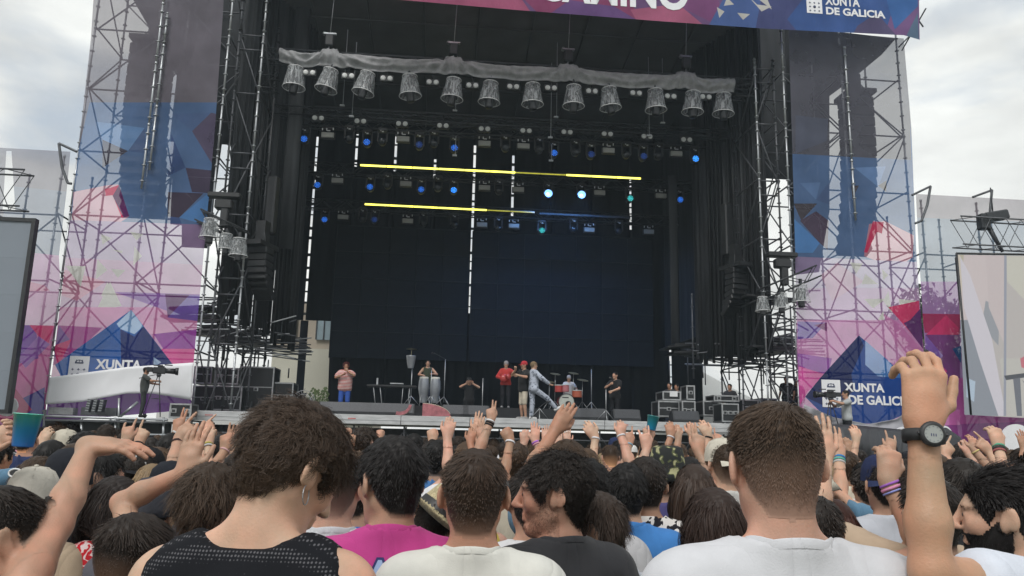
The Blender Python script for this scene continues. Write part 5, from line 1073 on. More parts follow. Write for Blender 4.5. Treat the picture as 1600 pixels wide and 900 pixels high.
def euler(yaw, pitch, roll):      # head turn: yaw + = towards the person's own left, pitch + = looking up, roll + = tilts to own right
    return np.array(Matrix.Rotation(yaw, 3, 'Z') @ Matrix.Rotation(pitch, 3, 'X') @ Matrix.Rotation(roll, 3, 'Y'))
FINGER_LEN = [.074, .082, .076, .060]
def hand(sh, W, d, n, side, pose='open', s=1.0, k=.008):
    """W wrist, d hand direction, n palm normal (where the palm faces), side: +1 when the thumb lies along d x n ... returns palm centre"""
    d = d / np.linalg.norm(d); n = np.array(n, float); n = n - d * (n @ d); n = n if np.linalg.norm(n) > .2 else np.array([.3, .2, -1.]) - d * (d @ np.array([.3, .2, -1.])); n = n / np.linalg.norm(n); t = np.cross(n, d) * side   # t: thumb side
    P = {'open': ([.10, .06, .08, .14], .55, 1.0), 'relax': ([.35, .32, .38, .45], .35, .8), 'curl': ([.62, .52, .58, .72], .25, .6), 'curl18': ([.30, .36, .46, .55], .35, 1.25), 'fist': ([1.0, 1.0, 1.0, 1.0], 0., .1), 'horns': ([.12, 1., 1., .18], .6, .3), 'point': ([.05, .95, 1., 1.], .2, .2),
         'peace': ([.06, .06, 1., 1.], .7, .2), 'flat': ([.16, .14, .16, .2], .15, .6), 'cup': ([.5, .5, .52, .55], .35, .75), 'pinch': ([.78, .62, .5, .42], .4, .55)}[pose]
    curls, spread, th = P; kn = []
    pl = .092 * s
    for i in range(4):
        off = (1.5 - i) * .0205 * s; l_ = pl * (1.0, 1.03, .98, .90)[i]; b = W + d * .012 * s + t * off * .62; e = W + d * l_ + t * off
        sh.cap(b, e, .0165 * s, .0125 * s, .014 * s); kn.append(e)
    sh.cap(W - d * .01, W + d * .05 * s, .024 * s, .024 * s, .02 * s)
    for i in range(4):
        L_ = FINGER_LEN[i] * s; a = (1.5 - i) * .11 * spread; dd = d * math.cos(a) + t * math.sin(a); p = kn[i]; ang = 0; c = curls[i]
        for j, (fr, mx_) in enumerate(((.46, 1.45), (.30, 1.7), (.24, 1.1))):
            ang += c * mx_ * (1 if j else 1); q = p + (dd * math.cos(ang) + n * math.sin(ang)) * L_ * fr
            r0 = (.0095, .0085, .0078)[j] * s; sh.cap(p, q, r0, r0 * .93, .0045 * s); p = q
    # thumb from the side of the palm near its base
    b = W + d * .022 * s + t * .022 * s; d1 = d * .62 + t * (.30 + .5 * th) + n * .25; d1 /= np.linalg.norm(d1); q = b + d1 * .042 * s; sh.cap(b, q, .0155 * s, .012 * s, .016 * s)
    d2 = d * .85 + t * (.32 * th - .1) + n * (.3 + .45 * (1 - th)); d2 /= np.linalg.norm(d2); r = q + d2 * .031 * s; sh.cap(q, r, .0108 * s, .0098 * s, .005 * s)
    d3 = d * .9 + t * (.1 * th - .25 * (1 - th)) + n * (.25 + .6 * (1 - th)); d3 /= np.linalg.norm(d3); sh.cap(r, r + d3 * .025 * s, .0098 * s, .0082 * s, .004 * s)
    return W + d * .09 * s
HC = np.array([0, .015, 1.637])   # head centre at 1.75 m; nape pivot below
PIV = np.array([0, -.005, 1.545])
def head_shape(sh, T, female=False, jaw=1., face=True, ears=True, wide=.95):
    """T maps head coordinates (x right, y out of the face, z up) to body coordinates: (R 3x3, origin)"""
    Rm, O = T
    P = lambda *a: O + Rm @ (np.array(a) * [wide, 1, 1]); RT = Rm  # ellipsoid local axes
    E = lambda c, r, k, op='+', rot=None: sh.ell(P(*c), np.array(r) * [wide, 1, 1], k, Rm if rot is None else Rm @ rot, op)
    E((0, -.020, .031), (.0765, .096, .084), .02); E((0, -.045, .0), (.066, .062, .070), .03)
    E((0, .030, -.025), (.058, .058, .078), .03)
    for s in (-1, 1): sh.cap(P(s * .050 * jaw, -.012, -.050), P(s * .016, .062, -.098), .020, .017, .03)
    sh.cap(P(-.012, .066, -.099), P(.012, .066, -.099), .0155, .0155, .02)
    if face:
        sh.cap(P(-.034, .074, .024), P(.034, .074, .024), .012, .012, .018)
        for s in (-1, 1):
            E((s * .031, .094, .004), (.017, .012, .011), .014, '-'); E((s * .031, .0745, .003), (.013, .0125, .0125), .004); E((s * .040, .055, -.022), (.022, .026, .022), .02)
            sh.cap(P(s * .009, .100, -.030), P(s * .011, .094, -.032), .007, .006, .008)
        sh.cap(P(0, .086, .014), P(0, .112, -.026), .0085, .0105, .012)
        sh.cap(P(-.019, .083, -.055), P(.019, .083, -.055), .0075, .0075, .008); sh.cap(P(-.016, .083, -.067), P(.016, .083, -.067), .0085, .0085, .006)
        E((0, .097, -.0605), (.024, .012, .0016), .004, '-')
    if ears:
        for s in (-1, 1):
            ea = np.array(Matrix.Rotation(s * .48, 3, 'Z') @ Matrix.Rotation(-.18, 3, 'X'))
            E((s * .0895, -.019, -.003), (.0082, .022, .034), .006, '+', ea); E((s * .079, -.004, -.020), (.010, .012, .020), .008)
            E((s * .099, -.008, .003), (.0075, .012, .020), .004, '-', ea)
def head_T(yaw=0, pitch=0, roll=0, fwd=0.):
    Rm = euler(yaw, pitch, roll); O = PIV + np.array([0, fwd, 0]) + Rm @ (HC - PIV); return Rm, O
def ik(Sh, W, l1, l2, pole):
    d = W - Sh; L_ = np.linalg.norm(d); L2 = min(L_, (l1 + l2) * .999); u = d / L_; W = Sh + u * L2; a = (l1 * l1 - l2 * l2 + L2 * L2) / (2 * L2); h = math.sqrt(max(l1 * l1 - a * a, 0))
    p = pole - u * (pole @ u); p /= np.linalg.norm(p); return Sh + u * a + p * h, W
def arm_default(side, rr):
    return dict(side=side, W=np.array([side * (.25 + .03 * rr.random()), .04 + .06 * rr.random(), .92]), pose='relax', pole=np.array([side * .3, -1, 0]), n=np.array([-side, 0, 0]), d=np.array([0, .1, -1]))
def body_shape(arms, T, fem=False, build=1., legs=None, neck=1., shoulders=1., female=False, jaw=1., face=True, rr=rnd):
    """returns the skin shape, the arm joints"""
    sh = Shape(); b = build; w = shoulders * (.93 if female else 1.)
    sh.ell((0, 0, 1.27), (.155 * w * b, .105 * b, .20), .05); sh.cap((-.13 * w, -.01, 1.405), (.13 * w, -.01, 1.405), .062, .062, .06)
    sh.ell((0, .005, 1.08), (.135 * b, .10 * b, .17), .06); sh.ell((0, 0, .94), (.16 * b, .11 * b, .13), .06)
    for s in (-1, 1):
        sh.cap((s * .026, -.022, 1.505), (s * .135 * w, -.02, 1.425), .026, .042, .038)
        if female: sh.ell((s * .075, .085, 1.27), (.062, .05, .06), .03)
    Rm, O = T; top = O + Rm @ np.array([0, -.035, -.045]); sh.cap((0, -.015, 1.43), top, .0545 * neck * (.88 if female else 1), .052 * neck * (.85 if female else 1), .03)
    sh.cap(O + Rm @ np.array([0, .0, -.07]), (0, .01, 1.46), .046 * neck * (.88 if female else 1), .046 * neck * (.88 if female else 1), .03)
    head_shape(sh, T, female, jaw, face)
    J = {}
    for a in arms:
        s = a['side']; up = a.get('up', 0.); Sh = np.array([s * .178 * w, -.01, 1.405 + .045 * up]) ; l1, l2 = a.get('len', (.29, .262)); El, W = ik(Sh, a['W'], l1, l2, a['pole'])
        m = a.get('thick', 1.) * (.88 if female else 1.)
        sh.cap(Sh, Sh + (El - Sh) * .55, .056 * m, .049 * m, .05); sh.cap(Sh + (El - Sh) * .5, El, .048 * m, .040 * m, .02)
        u = (W - El) / np.linalg.norm(W - El); sh.cap(El, El + (W - El) * .32, .040 * m, .0435 * m, .018); sh.cap(El + (W - El) * .32, W, .0435 * m, .0275 * m, .02)
        d = a.get('d'); d = u if d is None else d; hand(sh, W, d, a['n'], a.get('thumb', -s), a['pose'], a.get('hs', 1.0)); J[s] = (Sh, El, W, m)
    legs = legs or [(-1, None, None), (1, None, None)]; JL = {}
    for s, kn, an in legs:
        hp = np.array([s * .095, 0, .90]); kn = np.array([s * .11, .02, .49]) if kn is None else kn; an = np.array([s * .12, -.02, .09]) if an is None else an
        sh.cap(hp, kn, .085, .055, .04); sh.cap(kn, kn + (an - kn) * .35, .055, .056, .02); sh.cap(kn + (an - kn) * .35, an, .056, .036, .02); sh.cap(an + [0, -.02, -.04], an + [0, .15, -.06], .036, .028, .03); JL[s] = (hp, kn, an)
    return sh, J, JL
def wrinkle(amp, seed, f=9.):
    """folds that run from the armpits and the collar: ridged waves, stronger low down"""
    rr = np.random.default_rng(seed); D = rr.normal(size=(4, 3)) * [1.2, .8, .7] * f; ph = rr.random(8) * 6.28
    def w_(P):
        q = P + .035 * np.sin(P[:, [2, 0, 1]] * f * .9 + ph[:3]); s = sum(np.abs(np.sin(q @ D[i] * (.8 + .5 * i) + ph[i])) ** .7 / (1 + .6 * i) for i in range(4))
        ax = np.abs(P[:, 0]); pull = np.sin((P[:, 2] - 1.40 + ax * .55) * 62 + ph[4] + np.sin(ax * 20 + ph[5])) * np.exp(-((ax - .15) / .07) ** 2) * np.exp(-((P[:, 2] - 1.33) / .10) ** 2)
        v_ = np.sin((P[:, 2] + ax * 1.3) * 48 + ph[6]) * np.exp(-((ax - .04) / .06) ** 2) * np.exp(-((P[:, 2] - 1.37) / .06) ** 2)
        return amp * (.9 - s * .75) * np.clip((1.52 - P[:, 2]) * 5, .15, 1) - amp * .9 * pull - amp * .4 * v_
    return w_
def shirt_shape(J, T, build=1., shoulders=1., female=False, sleeve=.62, collar=.078, loose=.016, amp=.006, seed=0, tank=False, hem=.86, longs=False, hood=False, cz=1.462):
    sh = Shape(); b = build; w = shoulders * (.93 if female else 1.); e = loose
    sh.ell((0, 0, 1.27), (.155 * w * b + e * 1.3, .105 * b + e * 1.3, .20 + e), .05); sh.cap((-.13 * w, -.012, 1.405), (.13 * w, -.012, 1.405), .062 + e * .7, .062 + e * .7, .06)
    sh.ell((0, .005, 1.10), (.148 * b + e * 1.6, .11 * b + e * 1.6, .20), .07); sh.cap((-.09, 0, hem + .06), (.09, 0, hem + .06), .105 + e, .105 + e, .08)
    for s in (-1, 1):
        sh.cap((s * .05, -.022, 1.485), (s * .135 * w, -.02, 1.425), .032 + e * .8, .042 + e * .8, .045)
        if female: sh.ell((s * .075, .085, 1.27), (.062 + e, .05 + e, .06 + e), .03)
    if not tank:
        for s, (Sh, El, W, m) in J.items():
            tip = Sh + (El - Sh) * (sleeve if not longs else 1.); sh.cap(Sh, tip, .062 * m + e * .9, .055 * m + e * (1.1 if not longs else .7), .05)
            if longs: sh.cap(El, El + (W - El) * .93, .055 * m + e * .7, .036 * m + e * .8, .03)
    if hood: sh.cap((-.06, -.06, 1.50), (.06, -.06, 1.50), .05, .05, .05); sh.ell((0, -.10, 1.44), (.11, .05, .09), .05)
    sh.warp = wrinkle(amp, seed)
    # neck opening
    c0 = np.array([0, .012, cz])
    if tank == 'high': sh.plane(cz, -.1)
    elif tank: sh.cap(c0 + [0, .015, .092], c0 + [0, -.02, .22], collar * 1.36, collar * 1.7, .008, '-')
    else: rc = collar * .93 * (.88 if female else 1); sh.cap((0, -.013, 1.40), (0, -.030, 1.56), rc, rc, .03); sh.plane(cz + .028, -.35)
    if tank:
        for s in (-1, 1): sh.cap((s * .215 * w, -.03, 1.32), (s * .21 * w, .0, 1.50), .052, .052, .015, '-'); sh.cap((s * .26 * w, 0, 1.26), (s * .26 * w, 0, 1.5), .075, .075, .02, '-')
    return sh
_lib = {}
def trousers(kind='long'):
    if kind in _lib: return _lib[kind]
    sh = Shape(); sh.ell((0, 0, .93), (.175, .125, .14), .05)
    for s in (-1, 1):
        hp, kn, an = (s * .095, 0, .90), (s * .11, .02, .49), (s * .12, -.02, .12)
        sh.cap(hp, kn, .098, .078, .04)
        if kind == 'long': sh.cap(kn, an, .078, .062, .03)
    V, Q = nets(sh, *sh.bounds(), .028); me = smesh('trousers', V, Q, M_denim)
    sh = Shape(); [sh.cap((s * .12, -.05, .045), (s * .13, .14, .035), .048, .042, .03) for s in (-1, 1)]; V, Q = nets(sh, *sh.bounds(), .02); _lib['shoes'] = smesh('shoes', V, Q, M_denim)
    _lib[kind] = me; return me
# ------------------------------------------------------------------ hair
def hair_mat(name, rough=.5, spec=.22):
    m = bpy.data.materials.new(name); m.use_nodes = True; t = m.node_tree; b = t.nodes['Principled BSDF']; oi = t.nodes.new('ShaderNodeObjectInfo'); vc = t.nodes.new('ShaderNodeVertexColor'); vc.layer_name = 'tone'
    mm = t.nodes.new('ShaderNodeVectorMath'); mm.operation = 'MULTIPLY'; t.links.new(oi.outputs['Color'], mm.inputs[0]); t.links.new(vc.outputs['Color'], mm.inputs[1]); t.links.new(mm.outputs[0], b.inputs['Base Color'])
    b.inputs['Roughness'].default_value = rough; b.inputs['Specular IOR Level'].default_value = spec; return m
M_hair = hair_mat('hair_strands')
FR_Y = np.array([-.13, -.09, -.07, -.045, -.02, .012, .03, .05, .065, .085, .12]); FR_Z = np.array([-.100, -.098, -.092, -.055, .008, .010, -.022, .012, .055, .078, .10])
def hair_mask(h, low=0., female=False):
    line = np.interp(h[:, 1], FR_Y, FR_Z) - low; ear = ((np.abs(h[:, 0]) > .0755) & (h[:, 2] < .036) & (h[:, 1] < .03) & (h[:, 1] > -.06)) | ((np.abs(h[:, 0]) > .063) & (h[:, 2] < .020) & (h[:, 1] > -.030) & (h[:, 1] < .012))
    return (h[:, 2] > line) & ~ear
def make_hair(V, Q, T, style, seed=1, n=3000, width=.0016, color_var=.35, segmax=16):
    """strands rooted in the scalp faces of the body mesh, plus a thin under-layer; in body coordinates"""
    r = np.random.default_rng(seed); Rm, O = T; A = V[Q]; ctr = A.mean(1); h = (ctr - O) @ Rm
    near = (np.linalg.norm((h - np.array([0, -.01, .0])) / np.array([.108, .128, .150]), axis=1) < 1) & (np.abs(h[:, 0]) < .099)
    nrm = np.cross(A[:, 2] - A[:, 0], A[:, 3] - A[:, 1]); ar = np.linalg.norm(nrm, axis=1); nrm = nrm / (ar[:, None] + 1e-12)
    m = near & hair_mask(h, style.get('low', 0.)); 
    if style.get('beard'): m = near & (h[:, 1] > -.018) & (h[:, 2] < np.interp(h[:, 1], [-.02, .02, .05, .085, .1], [.0, -.02, -.045, -.043, -.045])) & (h[:, 2] > -.125) & ~((np.abs(h[:, 0]) < .024) & (h[:, 2] > -.072) & (h[:, 2] < -.05)); m &= ~((np.abs(h[:, 0]) > .075) & (h[:, 1] < .02))
    if style.get('brow'): m = near & (np.abs(h[:, 2] - .024 - .004 * np.cos(h[:, 0] * 60)) < .0038) & (h[:, 1] > .055) & (np.abs(h[:, 0]) > .012) & (np.abs(h[:, 0]) < .05)
    idx = np.nonzero(m)[0]
    if not len(idx): return None
    F = r.choice(idx, n, p=ar[idx] / ar[idx].sum()); u, v = r.random(n), r.random(n); a = A[F]
    root = (a[:, 0] * ((1 - u) * (1 - v))[:, None] + a[:, 1] * (u * (1 - v))[:, None] + a[:, 2] * (u * v)[:, None] + a[:, 3] * ((1 - u) * v)[:, None]); N_ = nrm[F]
    H = (root - O) @ Rm; NH = N_ @ Rm; z = H[:, 2]; y = H[:, 1]; x = H[:, 0]
    kind = style['kind']
    crown = np.array([.012, -.055, .105]); rad = H - crown; rad[:, 2] *= .6; rad /= np.linalg.norm(rad, axis=1)[:, None] + 1e-9
    cl = np.floor(H / style.get('clump', .014)); hsh = np.sin(cl @ np.array([12.9898, 78.233, 37.719])) * 43758.5453; hs = hsh - np.floor(hsh); hs2 = np.sin(hsh * 1.7); hs3 = np.cos(hsh * 2.3)
    top = np.clip((z - style.get('fz', .0)) / style.get('fw', .06), 0, 1)
    L0 = style.get('len', .04); Ls = style.get('side', .01); Ln = Ls + (L0 - Ls) * top ** 1.3; Ln = Ln * (.75 + .5 * r.random(n)) * (.8 + .4 * hs)
    LINE = lambda hh: np.interp(hh[:, 1], FR_Y, FR_Z) - style.get('low', 0.)
    edge = np.clip((z - LINE(H)) / .022, .12, 1) if not (style.get('beard') or style.get('brow')) else 1.
    if kind in ('short', 'quiff'): Ln = Ln * edge
    K = min(style.get('seg', 5), segmax); down = Rm.T @ np.array([0, 0, -1.]); front = np.array([0, 1., 0])
    if kind == 'short': D = NH * .30 + rad * .65 + front * .45 * top[:, None]; bend = rad * .4 + down * .45; curl = style.get('curl', 0.)
    elif kind == 'quiff': D = NH * .38 + np.array([0, -.35, .35]) * top[:, None] + rad * .15 + down * .3 * (1 - top)[:, None]; bend = np.array([.15, -.85, -.15]) * top[:, None] + down * (1 - top)[:, None] + rad * .25; curl = .0
    elif kind == 'curly': D = NH * .8 + rad * .35; bend = down * .5 + rad * .35; curl = style.get('curl', .008)
    elif kind == 'wavy': D = NH * .35 + rad * .75; bend = down * 1.0 + rad * .4; curl = style.get('curl', .007)
    elif kind == 'long': D = NH * .3 + rad * .7; bend = down * 2.2; curl = style.get('curl', .002)
    elif kind == 'brow': D = NH * .2 + np.stack([np.sign(x), 0 * x, 0 * x + .2], 1); bend = D * 0; curl = 0
    else: D = NH * .5 + down * .8; bend = down * .5; curl = .0015
    jit = style.get('jit', .25); D = D + (np.stack([hs - .5, hs2 * .5, hs3 * .5], 1)) * jit * 1.6 + r.normal(size=(n, 3)) * jit * .4; D /= np.linalg.norm(D, axis=1)[:, None] + 1e-9
    pts = [H]; d = D.copy(); p = H.copy(); ph = hs * 6.28 + r.random(n) * .8; wv = style.get('freq', 8.)
    e1 = np.cross(NH, np.array([.3, .2, 1.])); e1 /= np.linalg.norm(e1, axis=1)[:, None] + 1e-9; e2 = np.cross(NH, e1)
    for k in range(1, K + 1):
        t = k / K; d = d + bend * (style.get('bend', 1.) * .55 / K * 3 if kind != 'long' else 1.6 / K * 3); d /= np.linalg.norm(d, axis=1)[:, None] + 1e-9; p = p + d * (Ln / K)[:, None]
        # keep strands outside the skull
        e = p / np.array([.083, .104, .094]) + np.array([0, .2, -.34]) * 0; e = (p - np.array([0, -.02, .03])) / np.array([.083, .102, .090]); q = np.linalg.norm(e, axis=1); ins = (q < 1) & (p[:, 2] > -.10); p[ins] = (np.array([0, -.02, .03]) + e[ins] / q[ins][:, None] * np.array([.083, .102, .090]) * 1.005)
        if kind == 'long':
            low_ = p[:, 2] < -.09; back = p[:, 1] < .06
            m2 = low_ & back; p[m2, 1] = np.minimum(p[m2, 1], -.075 - .1 * np.clip((-.10 - p[m2, 2]) * 3, 0, .35)); 
        o = p + (e1 * np.sin(ph + t * wv)[:, None] + e2 * np.cos(ph + t * wv)[:, None]) * curl * min(1, t * 1.8) if curl else p.copy()
        pts.append(o)
    P = np.stack(pts, 1); tg = np.gradient(P, axis=1); outw = P - np.array([0, -.02, .02]); wd = np.cross(tg, outw); wd /= np.linalg.norm(wd, axis=2)[:, :, None] + 1e-9
    tw = r.normal(size=(n, 1, 3)) * .35; wd = wd + tw; wd /= np.linalg.norm(wd, axis=2)[:, :, None]
    taper = np.linspace(1, .35, K + 1)[None, :, None]; wd = wd * width * taper * (.7 + .6 * r.random((n, 1, 1)))
    L_ = P - wd; R_ = P + wd; W3 = np.stack([L_, R_], 2).reshape(n, -1, 3); base = (np.arange(n) * 2 * (K + 1))[:, None, None]; k = np.arange(K)[None, :, None] * 2
    q = base + k + np.array([0, 1, 3, 2])[None, None, :]; SV = W3.reshape(-1, 3) @ Rm.T + O; SQ = q.reshape(-1, 4)
    tone = np.repeat(1 + color_var * (r.random(n) - .5) * 2 * .6 + color_var * (hs - .5) * .8, 2 * (K + 1))
    tt = np.tile(np.repeat(np.linspace(.85, 1.2, K + 1), 2), n); tone = tone * tt
    fadez = style.get('skinfade')
    # under-layer
    uq = Q[m]; uu = np.unique(uq); mp_ = np.full(len(V), -1); mp_[uu] = np.arange(len(uu)); UV = V[uu]; hn = np.zeros_like(V); 
    for c in range(4): np.add.at(hn, Q[m][:, c], nrm[m])
    hn = hn[uu]; hn /= np.linalg.norm(hn, axis=1)[:, None] + 1e-9; Uh = (UV - O) @ Rm; tp = np.clip((Uh[:, 2] - style.get('fz', 0.)) / style.get('fw', .06), 0, 1); Lu = Ls + (L0 - Ls) * tp ** 1.3
    de = np.clip((Uh[:, 2] - LINE(Uh)) / .014, 0, 1) if not (style.get('beard') or style.get('brow')) else np.ones(len(Uh)); fac = style.get('shell', .45) * (.15 + .85 * de); lump = .8 + .25 * np.sin(Uh @ np.array([160., 90, 120])) * np.sin(Uh @ np.array([-70., 140, 60])); UV = UV + hn * (np.minimum(Lu, .05) * fac * lump + .0006)[:, None]
    if style.get('sparse'): UV = UV[:0]; uq = uq[:0]; Uh = Uh[:0]; de = de[:0]
    if kind == 'long': UV = UV
    ok = [SV, UV]; Vf = np.concatenate(ok); Qf = np.concatenate([SQ, mp_[uq] + len(SV)]); TRI[0] += 2 * len(Qf)
    me = new_mesh('hair', Vf, Qf, M_hair, True); tn = np.concatenate([tone, np.full(len(UV), .62)]); ca = me.color_attributes.new('tone', 'FLOAT_COLOR', 'POINT')
    skr = np.array(style.get('skin_ratio', (3., 2.4, 2.1)))
    if kind == 'short' and not style.get('beard'):      # close cropped: the skin shows between the hairs, a colour the head itself has
        hz_ = ((root - O) @ Rm)[:, 2]; fz_ = -9 if fadez is None else fadez
        g_s = np.repeat(np.clip((fz_ - hz_) / .10, 0, 1) * .4, 2 * (K + 1)); g_u = np.maximum(np.clip((fz_ - Uh[:, 2]) / .115, 0, 1) ** 1.1 * .62, (1 - de) ** .8)
        g = np.concatenate([g_s, g_u]); col = tn[:, None] * (1 - g[:, None]) + .88 * skr[None, :] * g[:, None]
    else: col = np.repeat(tn[:, None], 3, 1)
    ca.data.foreach_set('color', np.concatenate([col, np.ones((len(col), 1))], 1).astype(np.float32).ravel()); return me
HS = dict(
    fade=dict(kind='short', len=.026, side=.0035, fz=.045, fw=.05, clump=.010, jit=.16, skinfade=.02, shell=.3, bend=1.3, seg=4),
    buzz=dict(kind='short', len=.014, side=.003, fz=.0, fw=.08, clump=.02, jit=.2, skinfade=-.01, shell=.4, seg=3),
    short=dict(kind='short', len=.030, side=.008, fz=-.03, fw=.11, clump=.012, jit=.2, shell=.35, bend=1.3, seg=4),
    full=dict(kind='short', len=.036, side=.011, fz=-.05, fw=.10, clump=.013, jit=.28, shell=.4, bend=1.5),
    quiff=dict(kind='quiff', len=.048, side=.008, fz=.01, fw=.08, clump=.013, jit=.14, shell=.3, seg=7, bend=1.5),
    curly=dict(kind='curly', len=.036, side=.010, fz=-.03, fw=.09, clump=.010, jit=.32, curl=.0062, freq=10, seg=7, shell=.45, bend=1.3),
    bigcurly=dict(kind='curly', len=.046, side=.022, fz=-.06, fw=.09, clump=.014, jit=.36, curl=.0085, freq=9, seg=8, shell=.5, bend=1.5),
    afro=dict(kind='curly', len=.042, side=.034, fz=-.08, fw=.06, clump=.008, jit=.6, curl=.007, freq=14, seg=7, shell=.75, bend=.3),
    wavy=dict(kind='wavy', len=.10, side=.07, fz=-.08, fw=.1, clump=.018, jit=.3, curl=.009, freq=7, seg=9, shell=.25, low=.0),
    mop=dict(kind='wavy', len=.062, side=.030, fz=-.07, fw=.1, clump=.015, jit=.30, curl=.0065, freq=7, seg=7, shell=.35),
    long=dict(kind='long', len=.40, side=.32, fz=-.08, fw=.1, clump=.022, jit=.22, curl=.006, freq=5, seg=12, shell=.1, low=.0),
    curlylong=dict(kind='long', len=.34, side=.28, fz=-.08, fw=.1, clump=.02, jit=.5, curl=.018, freq=16, seg=16, shell=.2),
    beard=dict(kind='beard', len=.013, side=.010, fz=-.1, fw=.05, clump=.008, jit=.4, beard=True, seg=4, shell=.4),
    stubble=dict(kind='beard', sparse=.85, len=.0035, side=.003, fz=-.1, fw=.05, clump=.01, jit=.4, beard=True, seg=2, shell=.1),
    brow=dict(kind='brow', len=.006, side=.006, clump=.01, jit=.2, brow=True, sparse=.5, seg=3, shell=.1))
# ------------------------------------------------------------------ hats
def hat_mesh(kind):
    if kind in _lib: return _lib[kind]
    q = MB(); c = (0, -.02, .02)
    if kind == 'cap':
        q.lathe([(1e-3, .112), (.04, .108), (.07, .092), (.090, .058), (.098, .02), (.099, -.008)], 24); q.v = [(x * .93, y * 1.12 - .02, z + .025) for x, y, z in q.v]
        top = []; n = 14
        for k in range(n + 1):
            a = math.pi * (.12 + .76 * k / n); top += [(.085 * math.cos(a), .085 + .0 * k + .02 * math.sin(a), .022), (.090 * math.cos(a) * 1.02, .085 + .085 * math.sin(a), .012 - .018 * abs(math.cos(a)))]
        q.add(top, [(2 * k, 2 * k + 2, 2 * k + 3, 2 * k + 1) for k in range(n)], True); q.lathe([(.0, .008), (.008, .006), (.009, 0)], 8, (0, -.02, .137))
        for k in range(6): a = k * math.pi / 3; q.path([Vector((r_ * .93 * math.cos(a), r_ * 1.12 * math.sin(a) - .02, z_ + .026)) for r_, z_ in ((.01, .112), (.05, .105), (.08, .078), (.096, .03), (.100, -.006))], .0012, 3)
    elif kind == 'bucket':
        q.lathe([(1e-3, .125), (.055, .122), (.078, .112), (.088, .06), (.096, .01), (.101, -.005), (.13, -.045), (.132, -.046), (.104, -.004)], 28); q.v = [(x * .95, y * 1.1 - .02, z + .02 + .004 * math.sin(7 * math.atan2(y, x)) * (z < 0)) for x, y, z in q.v]
    elif kind == 'straw':
        q.lathe([(1e-3, .13), (.05, .128), (.075, .115), (.088, .06), (.10, .01), (.12, -.004), (.175, -.02), (.205, -.006), (.21, .0), (.175, -.012), (.11, .004)], 32); q.v = [(x, y * 1.08 - .02, z + .03 + .03 * (abs(x) / .2) ** 2 * (math.hypot(x, y) > .12)) for x, y, z in q.v]
    elif kind == 'beanie':
        q.lathe([(1e-3, .125), (.05, .117), (.085, .085), (.098, .04), (.100, .0), (.102, -.03), (.097, -.032)], 24); q.v = [(x * .93, y * 1.12 - .02, z + .025) for x, y, z in q.v]
    q.f = [f for f in q.f]; me = q.mesh('hat', None); me.materials.clear(); _lib[kind] = me; return me
def hat_material(key):
    if key in MATS: return MATS[key]
    if key == 'camo':
        m = mat('camo', (.03, .035, .02), .9, noise=0); t = m.node_tree; b = t.nodes['Principled BSDF']; tcn = t.nodes.new('ShaderNodeTexCoord'); ns = t.nodes.new('ShaderNodeTexNoise'); ns.inputs['Scale'].default_value = 26; ns.inputs['Detail'].default_value = 1
        cr = t.nodes.new('ShaderNodeValToRGB'); cr.color_ramp.interpolation = 'CONSTANT'; cr.color_ramp.elements[0].color = (.012, .014, .014, 1); cr.color_ramp.elements[1].position = .55; cr.color_ramp.elements[1].color = (.07, .08, .035, 1); e = cr.color_ramp.elements.new(.61); e.color = (.30, .29, .16, 1)
        t.links.new(tcn.outputs['Object'], ns.inputs['Vector']); t.links.new(ns.outputs['Fac'], cr.inputs[0]); t.links.new(cr.outputs[0], b.inputs['Base Color']); return m
    if key == 'straw': return mat('straw', (.42, .36, .22), .85, 0, .4, 90, bump=1.2, bscale=140)
    return None
M_hat = mat('hat_twill', objcol=True, rough=.9, noise=.12, scale=30, bump=.5, bscale=90, spec=.2)
